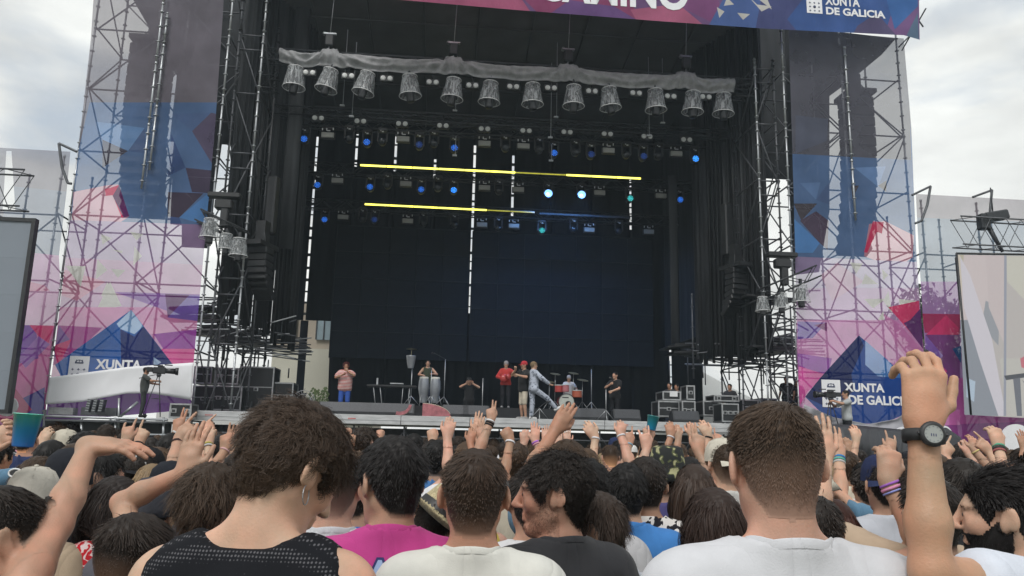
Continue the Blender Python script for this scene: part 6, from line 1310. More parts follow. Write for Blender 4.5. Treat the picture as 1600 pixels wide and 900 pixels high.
def pattern_mat(key):
    """printed fabrics: flat colour print only"""
    if key in MATS: return MATS[key]
    base, ink, sc, lo_, hi_, ty = {'floral_red': ((.45, .02, .03), (.62, .50, .50), 26, .50, .53, 'n'), 'tribal': ((.62, .60, .58), (.02, .02, .025), 17, .49, .51, 'n'), 'flowers_bw': ((.62, .62, .60), (.02, .02, .03), 9, .33, .36, 'v'),
                                   'mesh_black': ((.010, .011, .014), (.10, .10, .11), 150, .16, .24, 'd'), 'speckle': ((.45, .43, .38), (.10, .10, .09), 60, .55, .6, 'n'), 'stripes_red': ((.45, .04, .04), (.6, .58, .55), 55, .45, .55, 'w'), 'track': ((.42, .46, .54), (.12, .14, .18), 7, .55, .6, 'n')}[key]
    m = mat(key, base, .9, noise=0, bump=1.2, bscale=11, spec=.15); t = m.node_tree; b = t.nodes['Principled BSDF']; tcn = t.nodes.new('ShaderNodeTexCoord'); mx_ = t.nodes.new('ShaderNodeMix'); mx_.data_type = 'RGBA'; mx_.inputs[6].default_value = (*base, 1); mx_.inputs[7].default_value = (*ink, 1)
    mr = t.nodes.new('ShaderNodeMapRange'); mr.inputs['From Min'].default_value = lo_; mr.inputs['From Max'].default_value = hi_
    if ty == 'n':
        x = t.nodes.new('ShaderNodeTexNoise'); x.inputs['Scale'].default_value = sc; x.inputs['Detail'].default_value = 1.5; x.inputs['Distortion'].default_value = 2.2; o = x.outputs['Fac']; t.links.new(tcn.outputs['Object'], x.inputs['Vector'])
    elif ty == 'w':
        x = t.nodes.new('ShaderNodeTexWave'); x.bands_direction = 'Z'; x.inputs['Scale'].default_value = sc / 8; o = x.outputs['Fac']; t.links.new(tcn.outputs['Object'], x.inputs['Vector'])
    elif ty == 'v':
        x = t.nodes.new('ShaderNodeTexVoronoi'); x.inputs['Scale'].default_value = sc; o = x.outputs['Distance']; t.links.new(tcn.outputs['Object'], x.inputs['Vector']); mr.inputs['From Min'].default_value = .30; mr.inputs['From Max'].default_value = .26
    else:      # a perforated jersey: rows of small holes
        mpp = t.nodes.new('ShaderNodeMapping'); mpp.inputs['Scale'].default_value = (1, .25, 1); x = t.nodes.new('ShaderNodeTexVoronoi'); x.inputs['Scale'].default_value = sc; x.inputs['Randomness'].default_value = .12; o = x.outputs['Distance']; t.links.new(tcn.outputs['Object'], mpp.inputs[0]); t.links.new(mpp.outputs[0], x.inputs['Vector']); mr.inputs['From Min'].default_value = .34; mr.inputs['From Max'].default_value = .22
    t.links.new(o, mr.inputs['Value']); t.links.new(mr.outputs[0], mx_.inputs[0]); t.links.new(mx_.outputs[2], b.inputs['Base Color']); return m

# ------------------------------------------------------------------ one person
def set_col(o, c): o.color = (*c, 1)
def person(label, loc, H, face=0., head=(0, 0, 0), arms=(), hair='short', hcol=(.02, .015, .012), skin=(.46, .29, .205), shirt=(.6, .6, .62), shirt_mat=None, tier=1, group=None, female=False, build=1., shoulders=1.,
           tank=False, longs=False, hood=False, hat=None, hat_col=None, hat_turn=0., legs=None, trous=(.05, .06, .09), trous_kind='long', beard=None, nstr=None, seed=0, sleeve=.62, collar=.078, fwd=0., jaw=1., neck=1., face_on=True, brows=False, hwid=None, lean=0., cz=1.462, loose=.016, name='person', style=None, trous_mesh=True):
    """H height; face: turn of the body, 0 looks to the stage. tier 0 fine .. 3 coarse. arms: dicts with W given in world coordinates or local"""
    rr = random.Random(seed); s = H / 1.75; root = thing(name, label, 'person', (0, 0, 0), 0, group)
    Mw = Matrix.Translation(loc) @ Matrix.Rotation(face, 4, 'Z') @ Matrix.Rotation(lean, 4, 'X') @ Matrix.Scale(s, 4); root.matrix_world = Mw; inv = np.array(Mw.inverted()); Ri = np.array((Matrix.Rotation(face, 3, 'Z') @ Matrix.Rotation(lean, 3, 'X')).transposed())
    A = []
    for a in arms:
        a = dict(a)
        if a.get('world', True) and 'Ww' in a: W = np.array([*a['Ww'], 1.]); a['W'] = (inv @ W)[:3]
        for k in ('pole', 'n', 'd'):
            if k + 'w' in a: a[k] = Ri @ np.array(a[k + 'w'], float)
        A.append(a)
    for sd in (-1, 1):
        if not any(a['side'] == sd for a in A): A.append(arm_default(sd, rr))
    T = head_T(*head, fwd=fwd); sh, J, JL = body_shape(A, T, build=build, legs=legs, neck=neck, shoulders=shoulders, female=female, jaw=jaw, face=face_on)
    hx = {0: .0058, 1: .0095, 2: .0155, 3: .016}[tier] / s; hh = {0: .0042, 1: .0054, 2: .0062, 3: .011}[tier] / s; hc = .042 / s
    lo, hi = sh.bounds(); reg = []
    for a in A:
        Sh, El, W, m = J[a['side']]
        if a.get('fine', a.get('up', 0) > 0 or tier == 3):
            cc = W + (np.array(a['d']) / np.linalg.norm(a['d']) if a.get('d') is not None else (W - El) / np.linalg.norm(W - El)) * .075; reg.append((cc - .135, cc + .135, hh))
    z0 = 1.36 if tier < 2 else 1.40; O = T[1]
    reg.append((O - [.12, .15, .17], O + [.12, .15, .16], hx)); mid = {0: .0096, 1: .0165, 2: .023, 3: .018}[tier] / s
    ss = shirt_shape(J, T, build, shoulders, female, sleeve, collar, seed=seed, tank=tank, longs=longs, hood=hood, cz=cz, loose=loose, amp=(.0042 if tier < 2 else .005))
    reg.append(((lo[0], lo[1], .80 if not (legs or trous_kind == 'shorts') else lo[2]), (hi[0], hi[1], hi[2]), mid)); V, Q = multi(sh, reg)
    ce = V[Q].mean(1); kq = np.ones(len(Q), bool); wz = (ce[:, 2] < 1.37) & (np.abs(ce[:, 0]) < .20) & (trous_kind == 'long') & (legs is None); kq[wz] = ss.ev(ce[wz]) > -.011; Q = Q[kq]; uq_ = np.unique(Q); mp__ = np.full(len(V), -1); mp__[uq_] = np.arange(len(uq_)); V = V[uq_]; Q = mp__[Q]
    b = put('body', smesh('body', V, Q, M_skin), root); set_col(b, skin)
    l2, h2 = ss.bounds(); hs_ = {0: .0145, 1: .022, 2: .030, 3: .018}[tier] / s; Vs, Qs = nets(ss, l2, h2, hs_)
    so = put('shirt', smesh('shirt', Vs, Qs, pattern_mat(shirt_mat) if shirt_mat else M_cloth), root); set_col(so, shirt)
    if tier == 0 and not tank and not hood:
        rc_ = collar * .93 * (.88 if female else 1) + .0035; q = MB(); V_c = []; n_ = 40
        for k_ in range(n_ + 1):
            a_ = 6.2832 * k_ / n_; x_ = rc_ * math.cos(a_); y_ = -.021 + rc_ * math.sin(a_); z_ = cz + .029 - .35 * y_ + .6 * max(abs(x_) - .05, 0); V_c += [(x_ * .955, -.021 + (y_ + .021) * .955, z_ + .0015), (x_, y_, z_ - .001), (x_ * 1.01, y_, z_ - .016)]
        q.add(V_c, [(3 * k_ + j_, 3 * k_ + 3 + j_, 3 * k_ + 4 + j_, 3 * k_ + 1 + j_) for k_ in range(n_) for j_ in (0, 1)], True); cl_ = q.obj('collar', pattern_mat(shirt_mat) if shirt_mat else M_cloth, so); set_col(cl_, shirt)
    if legs is None and trous_mesh: t_ = put('trousers', trousers(trous_kind), root); set_col(t_, trous); f_ = put('shoes', _lib['shoes'], root); set_col(f_, (.3, .3, .3) if rr.random() < .5 else (.02, .02, .02))
    n = nstr or {0: 3900, 1: 1350, 2: 360, 3: 260}[tier]; wd_ = hwid or {0: .0011, 1: .0021, 2: .0038, 3: .006}[tier]
    if hair:
        st = dict(HS[hair]); st.update(style or {})
        st['skin_ratio'] = tuple(np.array(skin) / np.array(hcol))
        if hat and hat not in ('straw',): st['len'] = st['side'] = min(st['side'], .02) if st['kind'] not in ('long', 'wavy') else st['side']
        if st['kind'] == 'long': n = int(n * 1.2)
        hm = make_hair(V, Q, T, st, seed + 1, n, wd_, segmax={0: 10, 1: 7, 2: 5, 3: 4}[tier])
        if hm: ho = put('hair', hm, root); set_col(ho, hcol)
    if beard: bst = dict(HS[beard]); bst['skin_ratio'] = tuple(np.array(skin) * .62 / np.array(hcol)); bm = make_hair(V, Q, T, bst, seed + 5, ({0: 2500, 1: 2000}.get(tier, 500)) * (2 if beard == 'stubble' else 1), wd_ * (.35 if beard == 'stubble' else .8)); 
    if beard and bm: bo = put('beard', bm, root); set_col(bo, hcol if beard != 'stubble' else tuple(c * .42 for c in skin))
    if brows and tier < 2:
        bm = make_hair(V, Q, T, HS['brow'], seed + 6, 180, wd_ * .6)
        if bm: bo = put('eyebrows', bm, root); set_col(bo, hcol)
        for sx in (-1, 1):
            q = MB(); q.lathe([(.0, .0128), (.005, .0118), (.0058, .0105)], 12, axis=Vector((0, 1, 0))); q.v = [(x, y, z) for x, y, z in q.v]; e = q.obj('iris', M_blackg, root); e.matrix_local = Matrix.Translation(T[1] + T[0] @ np.array([sx * .031, .0755, .003])) @ Matrix(T[0].tolist()).to_4x4()
    if hat:
        hm = hat_mesh(hat).copy(); hm.materials.append(hat_material({'straw': 'straw'}.get(hat, '')) or (hat_material('camo') if hat_col == 'camo' else M_hat)); ho = put('hat', hm, root); ho.matrix_local = Matrix.Translation(T[1]) @ Matrix(T[0].tolist()).to_4x4() @ Matrix.Rotation(hat_turn, 4, 'Z')
        if hat_col and hat_col != 'camo': set_col(ho, hat_col)
        if hat == 'straw': q = MB(); q.lathe([(.099, .012), (.094, .045)], 28); q.v = [(x, y * 1.08 - .02, z + .032) for x, y, z in q.v]; bb = q.obj('hat_band', M_black, ho)
    global LAST_SS; LAST_SS = ss
    return root, T, J, Mw
def band(root, J, side, off=.02, r=.030, wdt=.012, col=(.5, .5, .5), name='wristband', m=None):
    Sh, El, W, mm = J[side]; u = Vector(El - W).normalized(); c = Vector(W) + u * off; q = MB(); q.lathe([(r, -wdt / 2), (r + .0025, -wdt / 2), (r + .0025, wdt / 2), (r, wdt / 2)], 18, c, u); o = q.obj(name, m or M_hat, root); set_col(o, col); return o
def place(px, ptop, Y, hairtop=.02):
    """world foot point and height of someone whose hair top shows at that pixel, at that distance"""
    p = at(px, ptop, Y); return Vector((p.x, p.y, 0)), (p.z - hairtop) / 1.0
# ================================================================== the people
DK = (.022, .016, .013); BLK = (.012, .011, .011); BR = (.060, .037, .023); BRL = (.10, .062, .038); BLO = (.30, .21, .12); RDH = (.055, .018, .012)
S1 = (.50, .315, .225); S2 = (.42, .26, .185); S3 = (.53, .35, .255); S4 = (.36, .21, .14); S5 = (.50, .315, .24)
SPOTS = []; HEADS = []
def fp(label, px, ptop, Y, htop=.012, **k):
    Y *= 1.07 if Y < 2.4 else 1.; loc, H = place(px, ptop, Y, htop); SPOTS.append((loc.x, loc.y, .40)); HEADS.append((loc.x, loc.y, H)); out = person(label, loc, H, **k); return out
G_FRONT = 'people standing close to the camera'
def V3(p): return tuple(p)
A_ = lambda side, w, pose, **k: dict(side=side, Ww=V3(at(*w)), pose=pose, up=1., **{**dict(polew=(side * .6, .1, -1), dw=None, nw=(0, 1, 0)), **k})
def fixa(a):
    a = dict(a)
    if a.get('dw') is None: a.pop('dw'); a['d'] = None
    return a

# --- first rows, one by one
r, T, J, M_ = fp('man in white T-shirt at picture edge reaching bare arm up, hand limp', 2, 755, 1.75, face=R(-42), head=(R(-8), R(-6), 0), arms=[fixa(A_(1, (139, 697, 2.10), 'flat', dw=(1, .1, .02), nw=(0, .25, -1), polew=(.6, -.1, -1), thick=.92))],
       hair='fade', hcol=DK, skin=S2, shirt=(.66, .67, .70), tier=0, seed=1, sleeve=.42, group=G_FRONT)
fp('man with glossy dark brown combed hair and faded sides before red floral shirt', 208, 799, 1.85, face=R(-15), head=(R(-25), R(-8), 0), hair='fade', hcol=(.03, .022, .018), skin=S4, shirt=(.03, .03, .035), tier=0, seed=2, group=G_FRONT, style=dict(len=.036, fz=.02))
r, T, J, M_ = fp('person with tousled wavy brown hair in white tank top, one palm raised', 322, 722, 2.35, face=0, head=(R(-12), R(-12), R(6)), arms=[fixa(A_(-1, (290, 738, 2.62), 'open', dw=(.12, .1, 1), nw=(.2, 1, 0), polew=(-.8, 0, -.7), thick=.88))],
       hair='mop', hcol=(.055, .036, .024), skin=S2, shirt=(.60, .62, .64), tank=True, tier=0, seed=3, group=G_FRONT, style=dict(side=.04, len=.07))
r, T, J, M_ = fp('tall man with thick curly brown hair in black perforated tank top', 420, 636, 1.50, htop=-.020, face=R(-6), head=(R(-36), R(-34), R(2)), hair='bigcurly', hcol=(.050, .033, .023), skin=S3, shirt_mat='mesh_black', tank='high', tier=0, seed=4, group=G_FRONT, build=1.04, neck=.98, nstr=11000, hwid=.0007, style=dict(len=.038, side=.015, curl=.0075), collar=.088, cz=1.472)
q = MB(); c = T[1] + T[0] @ np.array([.082, -.01, -.03]); q.path([Vector(c) + Vector((.001, .016 * math.sin(a), -.018 + .018 * math.cos(a))) for a in np.linspace(0, 6.283, 15)], .0011, 5); q.obj('hoop_earring', M_steel, r)
fp('man with pink neck and clipped dark hair in pale grey T-shirt', 527, 700, 2.55, face=R(10), head=(R(-10), R(-5), 0), hair='fade', hcol=BLK, skin=S5, shirt=(.50, .52, .55), tier=0, seed=5, group=G_FRONT)
r, T, J, M_ = fp('man in bright pink T-shirt with lettering and bead necklace, looking aside', 620, 678, 2.08, htop=.018, face=R(3), head=(R(38), R(-5), 0), hair='full', hcol=(.014, .012, .012), skin=S2, shirt=(.44, .05, .22), tier=0, seed=6, group=G_FRONT, shoulders=1.06, build=1.06, collar=.072, brows=True, style=dict(len=.038, side=.010, fz=-.02), cz=1.474)
q = MB(); n_ = 40
for k in range(n_): a = 6.283 * k / n_; q.lathe([(0, -.0032), (.0034, 0), (0, .0032)], 6, (.070 * math.cos(a), -.004 + .066 * math.sin(a), 1.468 - .016 * math.sin(a)))
q.obj('bead_necklace', mat('pearl_bead', (.6, .52, .38), .25), r)['kind'] = 'stuff'
# arched print on the shirt back, following the cloth
def back_print(root, body, xs, z0, h, m, tilt, off=.003, bold=.02, arch=0.):
    for ch, x, tl in zip(body, xs, tilt):
        cu = bpy.data.curves.new('t', 'FONT'); cu.body = ch; cu.size = h / .72; cu.offset = bold * h; cu.extrude = .0012; cu.align_x = 'CENTER'
        o = bpy.data.objects.new('tmp', cu); C.objects.link(o); me = bpy.data.meshes.new_from_object(o.evaluated_get(bpy.context.evaluated_depsgraph_get())); bpy.data.objects.remove(o); me.materials.clear(); me.materials.append(m)
        z = z0 - arch * x * x
        co = np.array([v.co[:] for v in me.vertices]); X = x + co[:, 0] * math.cos(tl) + co[:, 1] * math.sin(tl); Z = z - co[:, 0] * math.sin(tl) + co[:, 1] * math.cos(tl)
        lo_y = np.full(len(X), -.32); 
        for _ in range(16): lo_y += LAST_SS.ev(np.stack([X, lo_y, Z], 1)) * .8
        co = np.stack([X, lo_y - off - co[:, 2], Z], 1); me.vertices.foreach_set('co', co.astype(np.float32).ravel()); me.update()
        o = put('print_letter', me, root)
M_nv = mat('navy_ink', (.02, .025, .12), .8); M_sk = mat('sky_ink', (.30, .40, .62), .8)
for m, bo, yy in ((M_nv, .10, .0035), (M_sk, .02, .0055)): back_print(r, 'PEACE', (-.135, -.078, -.018, .042, .100), 1.372, .078, m, (-.35, -.18, 0, .18, .35), off=yy, bold=bo, arch=2.2)
fp('man with brown cropped hair, both ears showing, cream T-shirt collar', 743, 700, 1.98, htop=.010, face=R(0), head=(R(3), R(2), 0), hair='fade', hcol=(.045, .028, .019), skin=(.44, .25, .175), shirt=(.60, .60, .56), tier=0, seed=7, group=G_FRONT, neck=1.08, style=dict(side=.006, len=.030, fz=.02, skinfade=-.03), collar=.080, cz=1.455)
fp('man in profile with short dark curls and stubble in charcoal T-shirt', 874, 702, 2.24, htop=.018, face=R(24), head=(R(64), R(-3), 0), hair='curly', hcol=(.020, .016, .014), skin=(.40, .235, .17), shirt=(.032, .033, .037), tier=0, seed=8, group=G_FRONT, beard='stubble', brows=True, nstr=7500, style=dict(len=.034, side=.012), sleeve=.7)
fp('person in white T-shirt hidden behind the profile of stubbled man', 832, 728, 2.75, face=R(10), hair='short', hcol=DK, skin=S2, shirt=(.60, .61, .63), tier=1, seed=9, group=G_FRONT)
fp('person with round black afro between stubbled man and boy', 915, 706, 3.05, htop=.05, hair='afro', hcol=BLK, skin=S4, shirt=(.45, .45, .47), tier=1, seed=10, group=G_FRONT)
fp('boy with straight brown hair and glasses pushed up in pale blue hoodie', 936, 768, 2.55, face=R(15), head=(R(62), R(-8), 0), hair='mop', hcol=(.05, .034, .026), skin=S2, shirt=(.50, .54, .60), tier=0, seed=11, group=G_FRONT, hood=True, longs=True, style=dict(side=.03, len=.055, curl=.002), build=.92, shoulders=.9)
fp('man with neat black hair in plain bright blue T-shirt', 980, 720, 3.3, htop=.018, face=R(-4), head=(R(4), 0, 0), hair='full', hcol=BLK, skin=S3, shirt=(.055, .20, .50), tier=0, seed=12, group=G_FRONT, build=1.05, style=dict(len=.032, side=.009), shoulders=1.05)
fp('man in white shirt with black tribal pattern beside the blue T-shirt', 1008, 712, 3.35, hair='short', hcol=DK, skin=S2, shirt_mat='tribal', tier=1, seed=13, group=G_FRONT, longs=False, build=1.1)
fp('person in camouflage bucket hat and indigo T-shirt', 1042, 700, 3.9, htop=.018, hair='short', hcol=BR, skin=S3, shirt=(.075, .07, .19), hat='bucket', hat_col='camo', tier=1, seed=14, group=G_FRONT)
fp('woman with long straight brown hair in white strap top', 1084, 722, 3.45, female=True, hair='long', hcol=(.050, .032, .024), skin=S2, shirt=(.62, .6, .6), tank=True, tier=1, seed=15, group=G_FRONT, nstr=2200)
fp('woman with big curly dark brown hair and green top', 1114, 757, 2.75, htop=.018, female=True, hair='curlylong', hcol=(.042, .026, .021), skin=S2, shirt=(.04, .30, .08), tank=True, tier=0, seed=16, group=G_FRONT, nstr=4500, head=(R(20), 0, 0))
fp('broad man with freshly faded brown hair in plain white T-shirt, close up', 1212, 627, 1.50, htop=.008, face=R(2), head=(R(3), R(-3), R(-2)), hair='fade', hcol=(.062, .041, .028), skin=(.50, .31, .235), shirt=(.53, .54, .57), tier=0, seed=17, group=G_FRONT, neck=1.06, shoulders=1.1, build=1.1, nstr=12000, hwid=.0007, collar=.084, cz=1.45,
   style=dict(len=.026, side=.0055, fz=.035, fw=.06, skinfade=.03, jit=.2, clump=.012), face_on=True, loose=.014)
r, T, J, M_ = fp('person mostly out of frame raising a bare arm with black wristwatch', 1716, 676, 1.54, face=R(4), arms=[fixa(A_(-1, (1442, 664, 1.53), 'curl18', dw=(.14, .06, 1), nw=(-.12, 1, .1), polew=(-1, -.5, -.4), thick=.86, hs=1.06))],
       hair='short', hcol=DK, skin=(.47, .30, .20), shirt=(.58, .62, .70), tier=0, seed=18, group=G_FRONT, sleeve=.5)
WATCH = (r, J, M_)
Sh, El, W, mm = J[-1]; u = Vector(El - W).normalized(); wc = Vector(W) + u * .022; q = MB()
inv = M_.inverted(); back = (inv.to_3x3() @ Vector((-.1, -1, .05))).normalized(); back = (back - u * back.dot(u)).normalized(); side_ = u.cross(back)
q.lathe([(.0335, -.0115), (.0365, -.0115), (.0375, 0), (.0365, .0115), (.0335, .0115)], 26, wc, u); wt = q.obj('wristwatch', M_black, r)
for k in range(5): q = MB(); q.lathe([(.0372, -.0118 + 0), (.0380, -.011)], 20, wc + u * (.005 * k), u)
q = MB(); q.lathe([(.0, .0335), (.019, .0335), (.0225, .036), (.0235, .043), (.020, .0465), (.0165, .0468)], 26, wc, back); q.obj('watch_case', M_black, wt)
q = MB(); q.lathe([(.0, .0455), (.0168, .0455)], 24, wc, back); q.obj('watch_face', mat('watch_face_grey', (.30, .32, .31), .25), wt)
q = MB(); f0 = wc + back * .0459
for k in range(12): a = 6.283 * k / 12; q.box(f0 + (u * math.cos(a) + side_ * math.sin(a)) * .0135, (.0016, .0016, .0004))
for dx, dz, L_ in ((-.004, .002, .005), (.0, .002, .005), (.004, .002, .005)): q.box(f0 + side_ * dx + u * dz, (.0012, .0006, L_))
q.obj('watch_digits', M_nv, wt)['kind'] = 'stuff'; q = MB(); q.tube(wc + side_ * .0225 + back * .041, wc + side_ * .0265 + back * .041, .003); q.tube(wc - side_ * .0225 + back * .041, wc - side_ * .0265 + back * .041, .003); q.obj('watch_button', M_blackg, wt)
# rolled cigarette in those fingers
Mw3 = M_; hd = Mw3 @ Vector(W + np.array([0, 0, 0])); p0 = at(1466, 566, 1.60); p1 = at(1449, 550, 1.59); q = MB(); q.tube(p0, p1, .0042, .0036, n=8); o = q.obj('cigarette', mat('cigarette_paper', (.5, .42, .34), .8)); q = MB(); q.tube(p1, p1 + (p1 - p0).normalized() * .006, .0036, .003, n=8); q.obj('burnt_tip', M_black, o); tag(o, 'thin rolled cigarette held in the raised fingers above the black wristwatch', 'cigarette')
fp('bearded man in profile with swept black hair and white shirt with dark flowers', 1566, 727, 1.98, htop=.018, face=R(18), head=(R(46), R(-2), 0), hair='quiff', hcol=(.016, .014, .014), skin=S3, shirt_mat='flowers_bw', tier=0, seed=19, group=G_FRONT, beard='beard', brows=True, nstr=7000)
fp('man with thick dark hair in black jacket behind the bearded profile', 1500, 713, 3.0, htop=.018, hair='full', hcol=(.025, .02, .017), skin=S2, shirt=(.02, .022, .025), tier=1, seed=20, longs=True, group=G_FRONT)
r, T, J, M_ = fp('person in navy baseball cap with white monogram, grey top', 1380, 714, 3.55, hair='short', hcol=DK, skin=S2, shirt=(.45, .47, .52), hat='cap', hat_col=(.018, .026, .07), hat_turn=R(165), tier=1, seed=21, group=G_FRONT)
ho = [c for c in r.children if c.name.startswith('hat')][0]
for ch, dx in (('N', -.008), ('Y', .008)):
    tt = text(ho, ch, .036, (0, 0, 0), bold=.0015, name='monogram', d=.001, align='CENTER'); tt.matrix_local = Matrix.Translation((dx * .8, .108, .062 + (.003 if ch == 'Y' else -.003))) @ Matrix.Rotation(R(180), 4, 'Z') @ Matrix.Rotation(R(78), 4, 'X')
r, T, J, M_ = fp('person in tan T-shirt flinging one arm up behind the broad faded haircut', 1432, 730, 2.62, face=R(-12), arms=[fixa(A_(-1, (1288, 716, 3.02), 'open', dw=(.02, .15, 1), nw=(0, .8, .2), polew=(-.6, -.3, -1)))], hair='short', hcol=DK, skin=S3, shirt=(.43, .33, .24), tier=1, seed=22, group=G_FRONT, sleeve=.98, loose=.03)
r, T, J, M_ = fp('person in speckled pale shirt with dark backpack strap', 1272, 772, 2.55, hair='short', hcol=DK, skin=S2, shirt_mat='speckle', tier=1, seed=23, group=G_FRONT)
q = MB(); q.path([Vector((.09, -.145, 1.2)), Vector((.10, -.135, 1.32)), Vector((.105, -.10, 1.42)), Vector((.105, -.02, 1.475)), Vector((.10, .06, 1.45))], .022, 6); q.box((0, -.21, 1.18), (.3, .14, .4), bev=.04); o = q.obj('backpack', mat('backpack_nylon', (.03, .04, .055), .8), r)
fp('woman with dark red hair behind the broad faded haircut', 1300, 776, 3.0, female=True, hair='long', hcol=RDH, skin=S4, shirt=(.03, .02, .02), tier=1, seed=24, group=G_FRONT, nstr=1500)
r, T, J, M_ = fp('person in pale beige cap and tan T-shirt with faint lettering', 58, 733, 2.95, face=R(-10), head=(R(10), 0, 0), hair='short', hcol=DK, skin=S2, shirt=(.36, .28, .20), hat='cap', hat_col=(.52, .49, .43), hat_turn=R(0), tier=1, seed=25, group=G_FRONT, build=1.12, shoulders=1.1)
M_pale = mat('pale_ink', (.5, .44, .36), .8)
back_print(r, 'ai', (.05, .085), 1.36, .05, M_pale, (0, 0)); back_print(r, 'casean', tuple(.0 + .02 * k for k in range(6)), 1.29, .03, M_pale, (0,) * 6)
fp('smiling woman in profile with long dark curls and red floral shirt', 182, 742, 3.0, face=R(30), head=(R(50), R(3), 0), female=True, hair='curlylong', hcol=(.022, .015, .013), skin=S3, shirt_mat='floral_red', tier=0, seed=26, group=G_FRONT, nstr=3000, brows=True)
fp('person in faded charcoal cap beside the raised palm', 243, 753, 2.95, head=(R(-10), 0, 0), hair='short', hcol=DK, skin=S2, shirt=(.10, .10, .12), hat='beanie', hat_col=(.048, .05, .06), tier=1, seed=27, group=G_FRONT)
fp('person in plain black cap right behind the charcoal cap', 268, 727, 3.6, hair='short', hcol=DK, skin=S2, shirt=(.05, .05, .06), hat='beanie', hat_col=(.014, .016, .022), tier=1, seed=28, group=G_FRONT)
r, T, J, M_ = fp('person in black cap with small white patches', 226, 702, 4.1, hair='short', hcol=DK, skin=S2, shirt=(.03, .03, .04), hat='cap', hat_col=(.012, .013, .016), hat_turn=R(172), tier=1, seed=29, group=G_FRONT)
ho = [c for c in r.children if c.name.startswith('hat')][0]; q = MB(); q.box((0, .094, .085), (.026, .004, .016), rot=Matrix.Rotation(-.4, 3, 'X')); q.box((-.055, .085, .055), (.018, .004, .012), rot=Matrix.Rotation(-.3, 3, 'X')); q.obj('patch', M_white, ho)
fp('man with messy dark hair in black top facing the tower side', 152, 701, 3.6, face=R(-30), head=(R(-35), R(-8), 0), hair='mop', hcol=BLK, skin=S5, shirt=(.02, .022, .03), tier=1, seed=30, group=G_FRONT, style=dict(len=.05, side=.022, curl=.004))
r, T, J, M_ = fp('person facing the camera with white oval sunglasses pushed up on the hair', 68, 712, 3.75, face=R(170), head=(R(8), R(-18), 0), hair='mop', hcol=BR, skin=S5, shirt=(.3, .3, .32), tier=0, seed=31, group=G_FRONT, brows=True)
q = MB()
for s in (-1, 1): q.path([Vector((s * .034 + .031 * math.cos(a), 0, .019 * math.sin(a))) for a in np.linspace(0, 6.2832, 19)], .0045, 6)
q.tube((-.006, 0, 0), (.006, 0, 0), .003); q.tube((.064, 0, 0), (.082, -.09, .0), .003); q.tube((-.064, 0, 0), (-.082, -.09, .0), .003); o = q.obj('sunglasses', M_white, r); o.matrix_local = Matrix.Translation(T[1] + T[0] @ np.array([0, .085, .088])) @ Matrix(T[0].tolist()).to_4x4() @ Matrix.Rotation(.45, 4, 'X')
q = MB()
for s in (-1, 1): q.lathe([(0, 0), (.028, 0)], 16, (s * .034, 0, 0), Vector((0, 1, 0)))
q.v = [(x, y, z * .62) for x, y, z in q.v]; q.obj('dark_lenses', M_blackg, o)
fp('person in black hood close to the beige cap', 112, 708, 3.3, hair='full', hcol=BLK, skin=S2, shirt=(.02, .02, .024), hat='beanie', hat_col=(.016, .018, .024), tier=1, seed=32, group=G_FRONT)
fp('woman with long blonde streaked braids', 240, 722, 4.0, female=True, hair='long', hcol=BLO, skin=S3, shirt=(.3, .3, .3), tier=1, seed=33, group=G_FRONT, nstr=1800, style=dict(len=.3, side=.25, clump=.035))
r, T, J, M_ = fp('person out of frame at the edge holding up a coloured cup', -62, 720, 2.75, face=R(-25), arms=[fixa(A_(1, (-22, 690, 2.78), 'cup', dw=(1, .1, .42), nw=(.2, -.35, .2), polew=(-.2, -.5, -1)))], hair='short', hcol=DK, skin=S3, shirt=(.07, .16, .45), tier=0, seed=34, group=G_FRONT)
def cup(label, px, py, Y, r_, h, cols, tilt=0.):
    c = at(px, py, Y); q = MB(); q.lathe([(0, 0), (r_ * .72, 0), (r_ * .75, .004), (r_, h), (r_ * 1.04, h), (r_ * 1.04, h - .004), (r_ * .98, h), (r_ * .72, .01), (0, .01)], 24); me = q.mesh('plastic_cup', None)
    key = 'cup_' + label.split()[1]; m = mat(key, (.1, .3, .5), .3, noise=0); t = m.node_tree; b = t.nodes['Principled BSDF']; tcn = t.nodes.new('ShaderNodeTexCoord'); sp = t.nodes.new('ShaderNodeSeparateXYZ'); cr = t.nodes.new('ShaderNodeValToRGB'); mr = t.nodes.new('ShaderNodeMapRange'); mr.inputs['From Max'].default_value = h
    t.links.new(tcn.outputs['Object'], sp.inputs[0]); t.links.new(sp.outputs[2], mr.inputs['Value']); t.links.new(mr.outputs[0], cr.inputs[0]); t.links.new(cr.outputs[0], b.inputs['Base Color']); e = cr.color_ramp.elements; e[0].color = (*cols[0], 1); e[1].color = (*cols[2], 1); k = e.new(.55); k.color = (*cols[1], 1); b.inputs['Transmission Weight'].default_value = .25
    me.materials.clear(); me.materials.append(m); o = put('plastic_cup', me); o.matrix_world = Matrix.Translation(c) @ Matrix.Rotation(tilt, 4, 'Y'); tag(o, label, 'cup', 'plastic cups'); return o
cup('big blue and green plastic cup held up at the picture edge', 35, 698, 2.74, .044, .112, ((.03, .16, .50), (.03, .30, .55), (.10, .62, .46)), .05)
fp('person wearing a wide tilted straw hat behind the pink T-shirt', 655, 760, 3.1, face=R(10), head=(0, R(-5), R(38)), hair='short', hcol=DK, skin=S2, shirt=(.12, .05, .05), hat='straw', tier=1, seed=35, group=G_FRONT)
fp('man in royal blue T-shirt just past the pale grey T-shirt', 571, 722, 3.1, head=(R(-40), 0, 0), hair='short', hcol=DK, skin=S2, shirt=(.02, .12, .40), tier=1, seed=36, group=G_FRONT, build=1.1)
